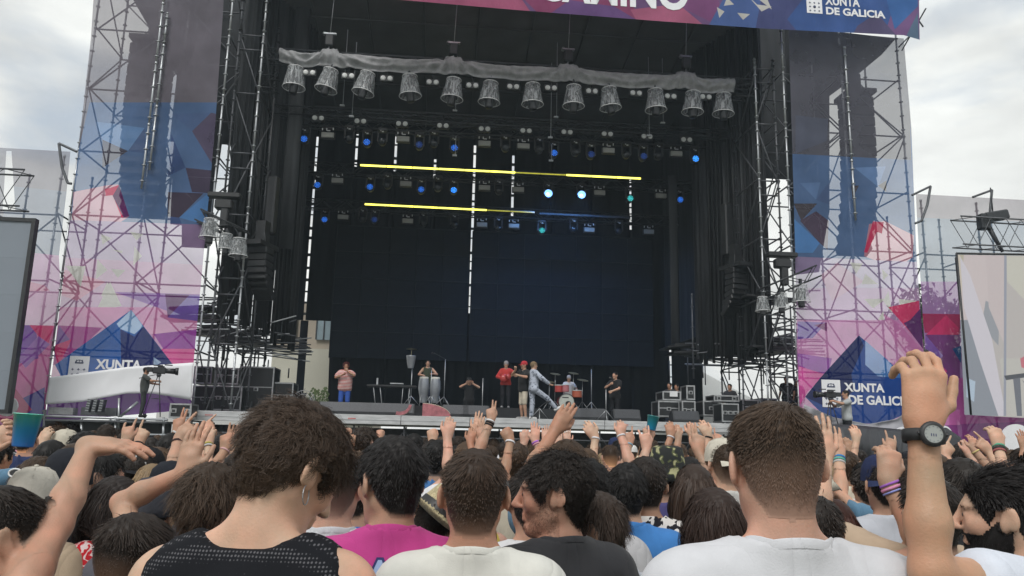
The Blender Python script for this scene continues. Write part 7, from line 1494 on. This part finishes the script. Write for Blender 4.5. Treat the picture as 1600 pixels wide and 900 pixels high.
r, T, J, M_ = fp('person in beige cap with black label and white T-shirt', 1133, 688, 4.2, hair='fade', hcol=BR, skin=S3, shirt=(.50, .50, .48), hat='cap', hat_col=(.50, .47, .40), hat_turn=R(195), tier=1, seed=37, group=G_FRONT)
ho = [c for c in r.children if c.name.startswith('hat')][0]; q = MB(); q.box((.02, .098, .078), (.05, .004, .018), rot=Matrix.Rotation(-.35, 3, 'X')); q.obj('label_patch', M_black, ho)
r, T, J, M_ = fp('person with purple and pink wristbands, hand raised before navy cap', 1452, 742, 2.25, face=R(-5), arms=[fixa(A_(-1, (1388, 752, 2.62), 'pinch', dw=(.15, .1, 1), nw=(0, 1, 0), polew=(-.25, -.6, -1)))], hair='short', hcol=DK, skin=S2, shirt=(.20, .27, .38), tier=1, seed=38, group=G_FRONT)
band(r, J, -1, .010, .032, .008, (.30, .12, .45)); band(r, J, -1, .024, .034, .009, (.6, .25, .42)); band(r, J, -1, .036, .034, .006, (.25, .28, .6))

# --- raised hands over the crowd
def raiser(label, wx, wy, Y, lean, pose, side=1, nx=0., ny=1., hand_lean=None, bands=(), hair='short', hcol=DK, skin=S2, shirt=(.3, .3, .3), tier=2, reach=.36, bend=None, H0=None, **k):
    W = at(wx, wy, Y); Hh = H0 or rnd.uniform(1.62, 1.76); shz = 1.45 * Hh / 1.75; dz = W.z - shz; arm = .53 * Hh / 1.75
    if dz > arm * .97: Hh = W.z / (1.45 / 1.75 + .97 * .53 / 1.75); shz = 1.45 * Hh / 1.75; dz = W.z - shz; arm = .53 * Hh / 1.75
    rxy = min(math.sqrt(max(arm * arm * .92 - dz * dz, .0004)), reach + .1); lx = max(-rxy * .95, min(rxy * .95, lean)); ly = math.sqrt(max(rxy * rxy - lx * lx, 0))
    loc = Vector((W.x - lx - side * .17 * Hh / 1.75, W.y - ly + .01, 0)); SPOTS.append((loc.x, loc.y, .3)); HEADS.append((loc.x, loc.y, Hh)); hl = lean * 1.2 if hand_lean is None else hand_lean
    a = dict(side=side, Ww=V3(W), pose=pose, up=1., polew=(side * .8, -.2, -1) if bend is None else bend, dw=(hl, .15, 1), nw=(nx, ny, 0), hs=rnd.uniform(.84, .96), thick=rnd.uniform(.78, .95))
    ss_ = rnd.randrange(10 ** 6); root, T, J, M_ = person(label, loc, Hh, face=rnd.uniform(-.25, .25) if not k.get('face0') else 0, head=(rnd.uniform(-.3, .3), rnd.uniform(-.1, .1), 0), arms=[a], hair=hair, hcol=hcol, skin=skin, shirt=shirt, tier=tier, seed=ss_, group='concertgoers raising a hand', **{x: y for x, y in k.items() if x != 'face0'})
    for i, c in enumerate(bands): band(root, J, side, .008 + .016 * i, .030, .011, c)
    return root
WH = (.6, .6, .62); BK_ = (.02, .02, .022); GY = (.22, .23, .25)
RL = [
 ('making horns with the fingers, string bracelet, near the cup', 197, 690, 4.6, -.02, 'horns', -1, {}, [(.5, .5, .45)]),
 ('pointing up and sideways, black wristband, near the railing', 217, 693, 4.9, .16, 'point', 1, {}, [BK_]),
 ('hand half open far back below the tarpaulin by the cup', 68, 694, 5.4, .06, 'relax', 1, {}, []),
 ('holding two fingers up before the railing end', 277, 676, 5.2, .0, 'peace', -1, {}, [(.5, .5, .5)]),
 ('with brown watch, hand thrown forward over black cap', 279, 690, 3.9, .12, 'point', 1, dict(shirt=WH, hand_lean=.7), [(.05, .03, .03)]),
 ('pointing across with yellow ribbon round the wrist', 316, 676, 5.2, .10, 'point', 1, dict(hand_lean=.9), [(.45, .35, .08)]),
 ('hand with curled fingers and yellow band under the railing end', 325, 694, 4.9, -.02, 'curl', 1, {}, [(.4, .35, .1), (.5, .5, .5)]),
 ('two fingers up and braided bracelet beside thick curly hair', 352, 703, 4.7, -.05, 'peace', -1, {}, [(.5, .3, .3)]),
 ('pale open hand beside the curly hair, left of it', 370, 690, 5.6, .1, 'relax', 1, {}, []),
 ('fist up next to curly hair under the striped singer', 541, 684, 7., 0, 'fist', -1, {}, []),
 ('flat hand up next to curly hair under the striped singer', 528, 684, 7.2, .04, 'open', 1, {}, [(.5, .2, .2)]),
 ('pinched hand low down between curly hair and dark straight hair', 547, 700, 6., .0, 'pinch', 1, {}, []),
 ('small raised fist above the pink shirt man', 592, 686, 7.2, .06, 'fist', -1, {}, []),
 ('with small fist and black watch, arm crossing another arm', 676, 690, 6.2, -.12, 'fist', -1, dict(shirt=(.55, .55, .57)), [BK_]),
 ('long bare arm and open hand above white sleeve', 699, 682, 4.6, .14, 'relax', 1, dict(shirt=WH, skin=S5), []),
 ('open hand crossing others below the drum riser', 735, 692, 5.6, .12, 'relax', 1, {}, []),
 ('hand tilted back with purple wristband', 752, 688, 5.7, -.1, 'open', -1, {}, [(.35, .12, .5)]),
 ('fingers fanned next to the purple wristband', 745, 676, 6., .13, 'open', 1, {}, []),
 ('arm straight up, two fingers raised, silver and black bands', 767, 657, 5.6, -.01, 'peace', -1, dict(skin=S2), [(.6, .6, .6), BK_, BK_]),
 ('grey sleeve and white watch, hand folded forward', 797, 690, 4.9, -.12, 'fist', -1, dict(shirt=(.13, .14, .15), longs=True, hand_lean=-.5), [WH]),
 ('pink knuckled hand curled above short curls', 819, 692, 6.3, -.03, 'curl', -1, dict(skin=S5), []),
 ('pair of fingers up next to the purple band above short curls', 836, 690, 6.1, .02, 'open', 1, dict(skin=S5), [(.4, .15, .6), (.6, .3, .4)]),
 ('small open hand behind the big tilted hand', 852, 690, 7.2, .02, 'open', -1, dict(skin=S5), []),
 ('big hand tilted sideways with spread thumb below the drum kit', 868, 672, 3.7, .14, 'flat', -1, dict(hand_lean=.62, tier=1), []),
 ('thin hand straight up far back below the drums', 873, 697, 7., .0, 'open', 1, dict(skin=S5), []),
 ('pale fingers straight up behind black afro', 886, 694, 7.2, .0, 'open', -1, dict(skin=S5), []),
 ('hand flopping over, white paper wristband', 930, 684, 5.5, -.17, 'relax', -1, dict(hand_lean=-.7), [WH]),
 ('red knuckled curled hand and white wristband before the bare mic stand', 970, 680, 5.6, .10, 'curl', 1, dict(skin=S5), [WH]),
 ('little finger up before the man in black', 983, 694, 6.2, -.02, 'horns', -1, {}, [(.2, .35, .45)]),
 ('holding a turquoise cup high', 1014, 688, 5.4, -.05, 'curl', -1, {}, []),
 ('making horns under the turquoise cup', 1010, 700, 4.9, -.08, 'horns', -1, dict(skin=S5), []),
 ('hand bent back among forearms below the framed road case', 1048, 682, 6.3, -.06, 'relax', -1, {}, [WH]),
 ('long forearm leaning beside another below the road cases', 1060, 684, 6.6, -.13, 'relax', -1, {}, []),
 ('curled hand beside a wrist with black band', 1082, 682, 6.1, .0, 'curl', 1, {}, []),
 ('long forearm with black wristband, hand drooping', 1107, 682, 5.7, -.18, 'relax', -1, dict(hand_lean=-.5), [BK_]),
 ('two fingers up close above long straight hair', 1092, 706, 4.3, .02, 'peace', 1, dict(skin=S2), []),
 ('small pointing hand above the beige cap', 1122, 694, 6.4, .04, 'point', 1, {}, []),
 ('peace sign with stacked blue and green bands before black tarpaulin', 1311, 714, 4.2, -.08, 'peace', -1, {}, [(.05, .2, .45), (.1, .35, .3), (.4, .4, .4)]),
 ('long forearm and loose hand before the black tarpaulin', 1338, 688, 6., -.07, 'relax', -1, {}, []),
 ('small hand bent over before the black tarpaulin', 1327, 706, 6.3, .02, 'curl', 1, {}, []),
 ('pinky and thumb out above the navy cap with black band', 1392, 706, 5.6, .14, 'horns', 1, {}, [BK_]),
 ('pointing sideways just past the watch arm', 1476, 712, 5.2, .1, 'point', 1, dict(hand_lean=.8), []),
 ('open small hand just past the watch arm', 1466, 700, 6.2, -.06, 'open', -1, {}, []),
 ('curled fingers beside upright forearm near white discs', 1512, 708, 6.2, .03, 'curl', 1, dict(skin=S5), []),
 ('upright forearm with thin bracelet between white discs', 1523, 704, 5.6, .0, 'relax', 1, {}, [(.55, .45, .2)]),
 ('hand reaching sideways behind upright forearm near white discs', 1546, 706, 5.2, -.12, 'point', -1, dict(hand_lean=-.9), []),
 ('fingers pinched in a ring, beaded bracelets, before small white disc', 1560, 697, 4.4, -.06, 'pinch', -1, dict(tier=1), [(.1, .3, .2), (.05, .05, .05), (.3, .1, .1)]),
 ('hand at the picture edge past the largest white disc', 1600, 700, 6., -.05, 'open', -1, {}, []),
]
hcs = [DK, BLK, BR, DK, BR, BLK, BRL]; shc = [(.02, .02, .025), (.6, .6, .62), (.05, .07, .16), (.25, .26, .28), (.4, .08, .08), (.55, .5, .4), (.1, .2, .3)]
for i, (lab, wx, wy, Y, ln, pose, sd, kk, bands) in enumerate(RL):
    kk = dict(dict(hcol=hcs[i % 7], shirt=shc[(i * 3) % 7], skin=[S2, S1, S3, S4][i % 4], hair=['short', 'full', 'curly', 'short'][i % 4]), **kk)
    raiser('concertgoer ' + lab if i % 2 else 'person ' + lab, wx, wy, Y, ln, pose, sd, bands=bands, **kk)
cup('small turquoise plastic cup held high over the crowd', 1017, 672, 5.36, .040, .095, ((.02, .22, .45), (.03, .35, .45), (.05, .42, .42)), .2)

# --- the packed crowd: a handful of builds, every person a copy of one of them
protos = []
spec = [('short', DK, False), ('full', BLK, False), ('curly', BR, False), ('fade', DK, False), ('mop', BR, False), ('long', BR, True), ('curlylong', DK, True), ('quiff', BRL, False), ('afro', BLK, False), (None, DK, 'cap'), (None, DK, 'bucket'), ('long', BLO, True)]
hair_n = {'short': 'short', 'full': 'thick', 'curly': 'curly', 'fade': 'cropped', 'mop': 'tousled', 'long': 'long', 'curlylong': 'long curly', 'quiff': 'swept', 'afro': 'afro'}
for i, (h, c, f) in enumerate(spec):
    rt_, T, J, M_ = person('proto', (0, 0, 0), 1.75, head=(rnd.uniform(-.35, .35), rnd.uniform(-.12, .05), 0), hair=h or 'short', hcol=c, female=f is True, tier=2, seed=100 + i, hat=f if isinstance(f, str) else None, hat_col=(.5, .48, .42) if f == 'cap' else (.03, .03, .035), build=rnd.uniform(.95, 1.12), tank=(i in (5,)), nstr=700)
    protos.append(rt_)
usedp = set()
hcn = [('black', BLK), ('dark', DK), ('dark brown', (.035, .024, .018)), ('brown', BR), ('light brown', BRL), ('fair', (.22, .15, .09))]
scn = [('black', (.02, .02, .024)), ('white', (.64, .64, .66)), ('grey', (.25, .26, .28)), ('navy', (.03, .045, .12)), ('red', (.42, .04, .05)), ('green', (.06, .2, .1)), ('blue', (.06, .18, .42)), ('beige', (.42, .36, .27)), ('yellow', (.5, .38, .08)), ('pink', (.5, .22, .28))]
hatn = [('white', (.55, .55, .54)), ('black', (.015, .015, .02)), ('navy', (.02, .03, .08)), ('beige', (.45, .42, .35)), ('red', (.35, .03, .03))]
def landmark(px):
    for lim, w_ in ((60, 'by the blank screen'), (140, 'near the big cup'), (220, 'before the platform railing'), (300, 'below the first cameraman'), (400, 'below the tallest road case'), (500, 'below the bright back opening'), (570, 'below the striped singer'),
                    (650, 'below the keyboard stand'), (720, 'below the congas'), (780, 'below the crouching photographer'), (850, 'below the two dancers'), (920, 'below the drum kit'), (1000, 'below the man in black'), (1080, 'below the framed road case'),
                    (1160, 'below the striped road case'), (1290, 'below the seated crew'), (1360, 'below the second cameraman'), (1430, 'below the crest lettering'), (1500, 'beside the watch arm'), (2000, 'before the white discs')):
        if px < lim: return w_
CMI = cam.matrix_world.inverted()
def to_px(p): c = CMI @ Vector(p); return 800 + FPX * c.x / -c.z, 450 - FPX * c.y / -c.z
MK = np.zeros((240, 420), bool)     # which parts of the view the nearer heads and shoulders already cover
def shade(x, y, H, test=False):
    X, Yp = to_px((x, y, H - .115)); k = FPX / y; gx, gy = np.meshgrid(np.arange(420) * 4 - 40, np.arange(240) * 4)
    hd_ = ((gx - X) / (.088 * k)) ** 2 + ((gy - Yp) / (.118 * k)) ** 2 < 1; _, Ys = to_px((x, y, H * .80)); bd = (np.abs(gx - X) < .21 * k) & (gy > Ys)
    if test: n_ = (hd_ | (bd & (gy < Ys + .25 * k))).sum(); return (hd_ & ~MK).sum() + .5 * (bd & (gy < Ys + .25 * k) & ~MK).sum(), max(n_, 1)
    MK[hd_ | bd] = True
HEADS.sort(key=lambda h: h[1]); hi_ = 0
cnt = 0; Yy = 2.9; rowi = 0
while Yy < 17.5:
    while hi_ < len(HEADS) and HEADS[hi_][1] < Yy - .1: shade(*HEADS[hi_]); hi_ += 1
    sp = .56 if Yy < 8 else .70; hw = Yy * .68 + .2; x = -hw + rnd.uniform(0, sp)
    while x < hw:
        px_, py_ = x + rnd.uniform(-.1, .1), Yy + rnd.uniform(-.12, .12); x += sp * rnd.uniform(.85, 1.2)
        if any((px_ - a) ** 2 + (py_ - b) ** 2 < (.40 if Yy < 4 else .34) ** 2 for a, b, _ in SPOTS): continue
        X, _ = to_px((px_, py_, 1.7)); k = rnd.choices(range(len(protos)), [5, 4, 3, 5, 2, 4, 1, 2, 1, 2, 1, 1])[0]; f = spec[k][2]
        Hh = rnd.gauss(1.67 if f is True else 1.73, .06); Hh = min(Hh, 1.83 if Yy > 6 else 1.75)
        if Yy < 4 : Hh = min(Hh, 1.68)
        seen_, all_ = shade(px_, py_, Hh, True)
        if seen_ < 5 or seen_ / all_ < .07: continue
        shade(px_, py_, Hh)
        o = protos[k] if k not in usedp else copy_tree(protos[k]); usedp.add(k); SPOTS.append((px_, py_, .3)); s = Hh / 1.75
        o.matrix_world = Matrix.Translation((px_, py_, 0)) @ Matrix.Rotation(rnd.gauss(0, .3), 4, 'Z') @ Matrix.Scale(s, 4); hn, hc = rnd.choice(hcn[:5]) if spec[k][1] is not BLO else ('blonde', BLO); sn, sc = rnd.choices(scn, [6, 5, 4, 3, 1, 1, 2, 2, 1, 1])[0]; sk = rnd.choice([S1, S2, S3, S4, S5]); an, ac = rnd.choice(hatn)
        for ch in o.children:
            nm = ch.name.split('.')[0]
            v_ = rnd.uniform(.8, 1.2)
            if nm == 'hair': set_col(ch, hc)
            elif nm == 'shirt': set_col(ch, tuple(min(.7, c * v_) for c in sc))
            elif nm == 'body': set_col(ch, tuple(c * rnd.uniform(.92, 1.05) for c in sk))
            elif nm == 'hat': set_col(ch, ac)
        o.name = 'person'; what = f'{an} {"cap" if f == "cap" else "bucket hat"}' if isinstance(f, str) else f'{hn} {hair_n[spec[k][0]]} hair'
        dist = 'close by' if Yy < 4.3 else ('midway' if Yy < 8 else 'far off')
        tag(o, f'{sn} topped person with {what}, {dist} {landmark(X)}', 'person', 'concertgoers packed before the stage'); cnt += 1
    Yy += sp * .95
# ================================================================== musicians, crew
def sv(u, v, z): return tuple(S(u, v, z))
def stage_person(label, px, py_top, v, base, rz=0, Hf=None, **k):
    u, zt = on_v(px, py_top, v); H = Hf or (zt - base); p = S(u, v, base); k.setdefault('group', 'people on the stage'); return person(label, p, H, face=SA + rz, tier=k.pop('tier', 2), **k), u
def arm(side, W, pose='relax', n=(0, 1, 0), d=None, pole=None, **k): return dict(side=side, W=np.array(W, float), world=False, pose=pose, n=np.array(n, float), d=None if d is None else np.array(d, float), pole=np.array(pole or (side * 1., 0, -.6), float), fine=True, **k)
PI = math.pi
(r, T, J, M_), u = stage_person('singer in red and white striped jersey and blue shorts, hands at his face', 541, 571, 2.4, DECK, PI + .1, arms=[arm(1, (.08, .26, 1.33), 'fist', n=(0, 0, 1), d=(-.6, .3, .2)), arm(-1, (-.05, .24, 1.45), 'fist', n=(0, -1, 0), d=(.3, -.1, .6))],
    hair='afro', hcol=(.12, .03, .03), skin=S4, shirt_mat='stripes_red', loose=.035, trous=(.04, .10, .38), trous_kind='shorts', seed=301, build=1.15, nstr=900, Hf=1.72)
(r, T, J, M_), u = stage_person('percussionist in dark vest playing behind the two congas', 669, 563, 6.4, RISER, PI, arms=[arm(1, (.14, .30, 1.15), 'flat', n=(0, 0, -1), d=(0, 1, -.1)), arm(-1, (-.16, .30, 1.22), 'flat', n=(0, 0, -1), d=(0, 1, 0))], hair='short', hcol=DK, skin=S1, shirt=(.05, .06, .04), seed=302, tank=True)
(r, T, J, M_), u = stage_person('guitarist in red jacket and grey cap playing on the riser', 791, 565, 5.6, RISER, PI - .2, arms=[arm(1, (.10, .22, 1.08), 'curl', n=(0, -1, 0), d=(-1, 0, 0)), arm(-1, (-.42, .28, 1.22), 'curl', n=(0, -1, 0), d=(.3, 0, 1))], hair='short', hcol=DK, skin=S1, shirt=(.46, .05, .045), longs=True, hat='beanie', hat_col=(.3, .28, .27), seed=303, trous=(.02, .02, .025))
p = S(u, 5.35, RISER + 1.10); t = thing('electric_guitar', 'red electric guitar played by the man in red jacket', 'guitar'); t.matrix_world = Matrix.Translation(p) @ Matrix.Rotation(SA, 4, 'Z') @ Matrix.Rotation(-.35, 4, 'Y')
q = MB(); q.lathe([(0, -.02), (.15, -.02), (.15, .02), (0, .02)], 16, (-.1, 0, 0), Vector((0, 1, 0))); q.lathe([(0, -.02), (.11, -.02), (.11, .02), (0, .02)], 16, (.06, 0, 0), Vector((0, 1, 0))); q.obj('guitar_body', M_red, t); q = MB(); q.box((.38, 0, 0), (.55, .02, .05)); q.box((.7, 0, .01), (.14, .02, .07)); q.obj('neck', mat('maple', (.35, .2, .1), .4), t)
(r, T, J, M_), u = stage_person('singer in red cap, black T-shirt and cream shorts, bare legs', 819, 569, .95, DECK, PI * .62, Hf=1.78, arms=[arm(1, (.12, .22, 1.5), 'fist', n=(0, 0, 1), d=(-.3, .3, .5)), arm(-1, (-.2, .3, 1.3), 'relax')], hair='short', hcol=DK, skin=S2, shirt=(.02, .02, .022), loose=.03, hat='cap', hat_col=(.42, .04, .05), seed=304, trous=(.52, .47, .38), trous_kind='shorts')
legs_k = [(-1, np.array([-.10, .02, .49]), np.array([-.12, .0, .09])), (1, np.array([.12, .40, .66]), np.array([.13, .72, .36]))]
(r, T, J, M_), u = stage_person('blond dancer in silver grey tracksuit kicking one leg out', 834, 566, .7, DECK, -PI * .40, Hf=1.76, legs=legs_k, arms=[arm(1, (.30, .38, 1.08), 'relax'), arm(-1, (-.35, .10, 1.25), 'relax')], hair='full', hcol=BLO, skin=S3, shirt_mat='track', longs=True, loose=.02, seed=305)
sh = Shape(); sh.ell((0, 0, .93), (.17, .12, .13), .05)
for s, kn, an in legs_k: hp = np.array([s * .095, 0, .90]); sh.cap(hp, kn, .10, .078, .04); sh.cap(kn, an + (kn - an) * .1, .078, .066, .03)
V_, Q_ = nets(sh, *sh.bounds(), .022); me = smesh('trousers', V_, Q_, pattern_mat('track')); put('trousers', me, r)
sh = Shape(); [sh.cap(an + [0, -.03, -.045], an + [0, .15, -.055 + (.10 if an[1] > .5 else 0)], .05, .042, .03) for s, kn, an in legs_k]; V_, Q_ = nets(sh, *sh.bounds(), .016); o = put('shoes', smesh('shoes', V_, Q_, M_denim), r); set_col(o, (.6, .6, .6))
t = thing('handheld_microphone', 'black handheld microphone before the face of the red cap singer', 'microphone'); uu, zz = on_v(811, 577, .9); q = MB(); q.tube(tuple(S(uu, .9, zz)), tuple(S(uu + .12, .85, zz - .1)), .022, .016); o = q.obj('microphone_body', M_blackg, t)
(r, T, J, M_), u = stage_person('drummer in white T-shirt bent low behind the drum kit', 889, 583, 6.8, RISER - .25, PI, Hf=1.6, arms=[arm(1, (.25, .35, 1.0), 'fist'), arm(-1, (-.25, .35, 1.05), 'fist')], hair='short', hcol=DK, skin=S2, shirt=(.55, .55, .56), hat='beanie', hat_col=(.35, .35, .36), seed=306)
(r, T, J, M_), u = stage_person('man in black clothes singing at a microphone beyond the drums', 961, 584, 3.6, DECK, PI * .75, Hf=1.78, arms=[arm(1, (.02, .26, 1.32), 'fist', n=(0, -1, 0)), arm(-1, (-.06, .30, 1.08), 'curl')], hair='short', hcol=BLK, skin=S1, shirt=(.018, .018, .02), trous=(.012, .012, .015), seed=307)
t = thing('handheld_microphone', 'thin microphone held by the man in black clothes', 'microphone'); uu, zz = on_v(952, 590, 3.4); q = MB(); q.tube(tuple(S(uu, 3.4, zz)), tuple(S(uu + .2, 3.45, zz - .06)), .03, .016); q.obj('microphone_body', M_blackg, t)
(r, T, J, M_), u = stage_person('photographer in black crouching between congas and guitarist', 734, 588, 4.4, DECK - .15, PI, Hf=1.65, arms=[arm(1, (.12, .2, 1.52), 'curl', d=(-.3, .2, .8)), arm(-1, (-.12, .2, 1.52), 'curl', d=(.3, .2, .8))], hair='short', hcol=BLK, skin=S2, shirt=(.015, .015, .017), trous=(.012, .012, .014), seed=308)
t = thing('photo_camera', 'black photo camera held to the crouching photographer face', 'camera'); uu, zz = on_v(733, 592, 4.1); q = MB(); q.box(tuple(S(uu, 4.15, zz)), (.15, .08, .1), bev=.01); q.tube(tuple(S(uu, 4.12, zz)), tuple(S(uu, 3.98, zz)), .04); q.obj('camera_body', M_blackg, t)
# seated crew silhouettes in the wing
for i, (x, y, lab) in enumerate([(1228, 588, 'seated crew member in dark top in the wing, upright'), (1244, 592, 'seated crew member close to the banner pole'), (1140, 600, 'crew member crouching in shadow behind the wide low case'), (1046, 598, 'crew member half hidden behind the first road cases'), (1057, 600, 'second crew member peering over the first road cases')]):
    uu, zt = on_v(x, y, 3.6); p = S(uu, 3.6, zt - 1.6); (rt_, T, J, M_) = person(lab, p, 1.6, face=PI * .8, tier=2, hair='short', hcol=BLK, skin=S4, shirt=(.03, .03, .035), group='crew in the stage wing', seed=330 + i, trous_mesh=True, nstr=400)
# broadcast camera operators
def tv_camera(label, mw, sc=1.):
    t = thing('video_camera', label, 'video camera', group='broadcast cameras'); t.matrix_world = mw @ Matrix.Scale(sc, 4)
    q = MB(); q.box((0, 0, 0), (.18, .42, .22), bev=.03); q.box((0, -.05, .17), (.05, .3, .04)); q.box((0, -.3, .02), (.16, .2, .16), bev=.02); q.obj('camera_body', M_blackg, t)
    q = MB(); q.tube((0, .2, 0), (0, .5, 0), .085, .10, n=14); q.tube((0, .5, 0), (0, .6, 0), .12, .13, n=14); q.obj('lens', M_blackg, t); q = MB(); q.box((-.14, .05, .12), (.1, .22, .1), bev=.01); q.tube((0, .15, .2), (0, .4, .2), .02); q.obj('viewfinder', M_blackg, t)
    q = MB(); q.lathe([(.05, -.22), (.09, -.14), (.06, -.11)], 12); q.tube((.05, -.1, -.15), (.1, -.6, -.3), .012); q.obj('pan_head', M_blackmetal, t)
    for k in range(3): a = 2.1 * k + .5; q = MB(); q.tube((.03 * math.cos(a), .03 * math.sin(a), -.2), (.36 * math.cos(a), .36 * math.sin(a), -1.55), .018, .014, n=6); q.obj('tripod_leg', M_blackmetal, t)
    q = MB(); q.path([Vector((.2 * math.cos(a), .2 * math.sin(a), -.95)) for a in np.linspace(0, 6.283, 4)], .008, 4); q.obj('spreader', M_blackmetal, t); return t
(r, T, J, M_), u = stage_person('cameraman in dark grey T-shirt bending to his camera before white tarpaulin', 229, 574, -1.15, on_v(225, 652, -1.15)[1], -PI / 2 + .35, group='camera operators', arms=[arm(1, (.16, .42, 1.28), 'fist', d=(0, 1, 0)), arm(-1, (-.14, .40, 1.18), 'fist', d=(0, 1, 0))], hair='short', hcol=DK, skin=S2, shirt=(.055, .06, .058), trous=(.04, .045, .045), seed=310, build=1.15)
uu, zz = on_v(249, 579, -1.15); tv_camera('broadcast camera on black tripod before the white tarpaulin', SM @ Matrix.Translation((uu, -1.15, zz)) @ Matrix.Rotation(-PI / 2 + .35, 4, 'Z'), .8)
b0 = on_v(1320, 668, -1.0)[1]
(r, T, J, M_), u = stage_person('cameraman in light grey T-shirt before the whole crest lettering', 1321, 609, -1.0, on_v(1318, 610, -1.0)[1] - 1.72, PI / 2 - .1, Hf=1.72, group='camera operators', arms=[arm(1, (.12, .40, 1.36), 'fist', d=(0, 1, 0)), arm(-1, (-.16, .45, 1.42), 'fist', d=(0, 1, 0))], hair='short', hcol=DK, skin=S2, shirt=(.36, .38, .39), trous=(.02, .02, .025), seed=311)
uu, zz = on_v(1297, 617, -1.0); tv_camera('broadcast camera on tripod before the crest shield', SM @ Matrix.Translation((uu, -1.0, zz)) @ Matrix.Rotation(PI / 2, 4, 'Z'), .8)
# ================================================================== air: thin stage smoke and haze
q = MB(); q.box((0, 27, 11), (90, 68, 26)); hz = q.obj('haze', None); hz.data.materials.clear()
mh = bpy.data.materials.new('haze_air'); mh.use_nodes = True; th = mh.node_tree; th.nodes.clear()
pv_ = th.nodes.new('ShaderNodeVolumePrincipled'); pv_.inputs['Density'].default_value = .0012; pv_.inputs['Color'].default_value = (.74, .90, 1, 1); pv_.inputs['Anisotropy'].default_value = .2
oo = th.nodes.new('ShaderNodeOutputMaterial'); th.links.new(pv_.outputs[0], oo.inputs['Volume']); hz.data.materials.append(mh)
tag(hz, kind='stuff')
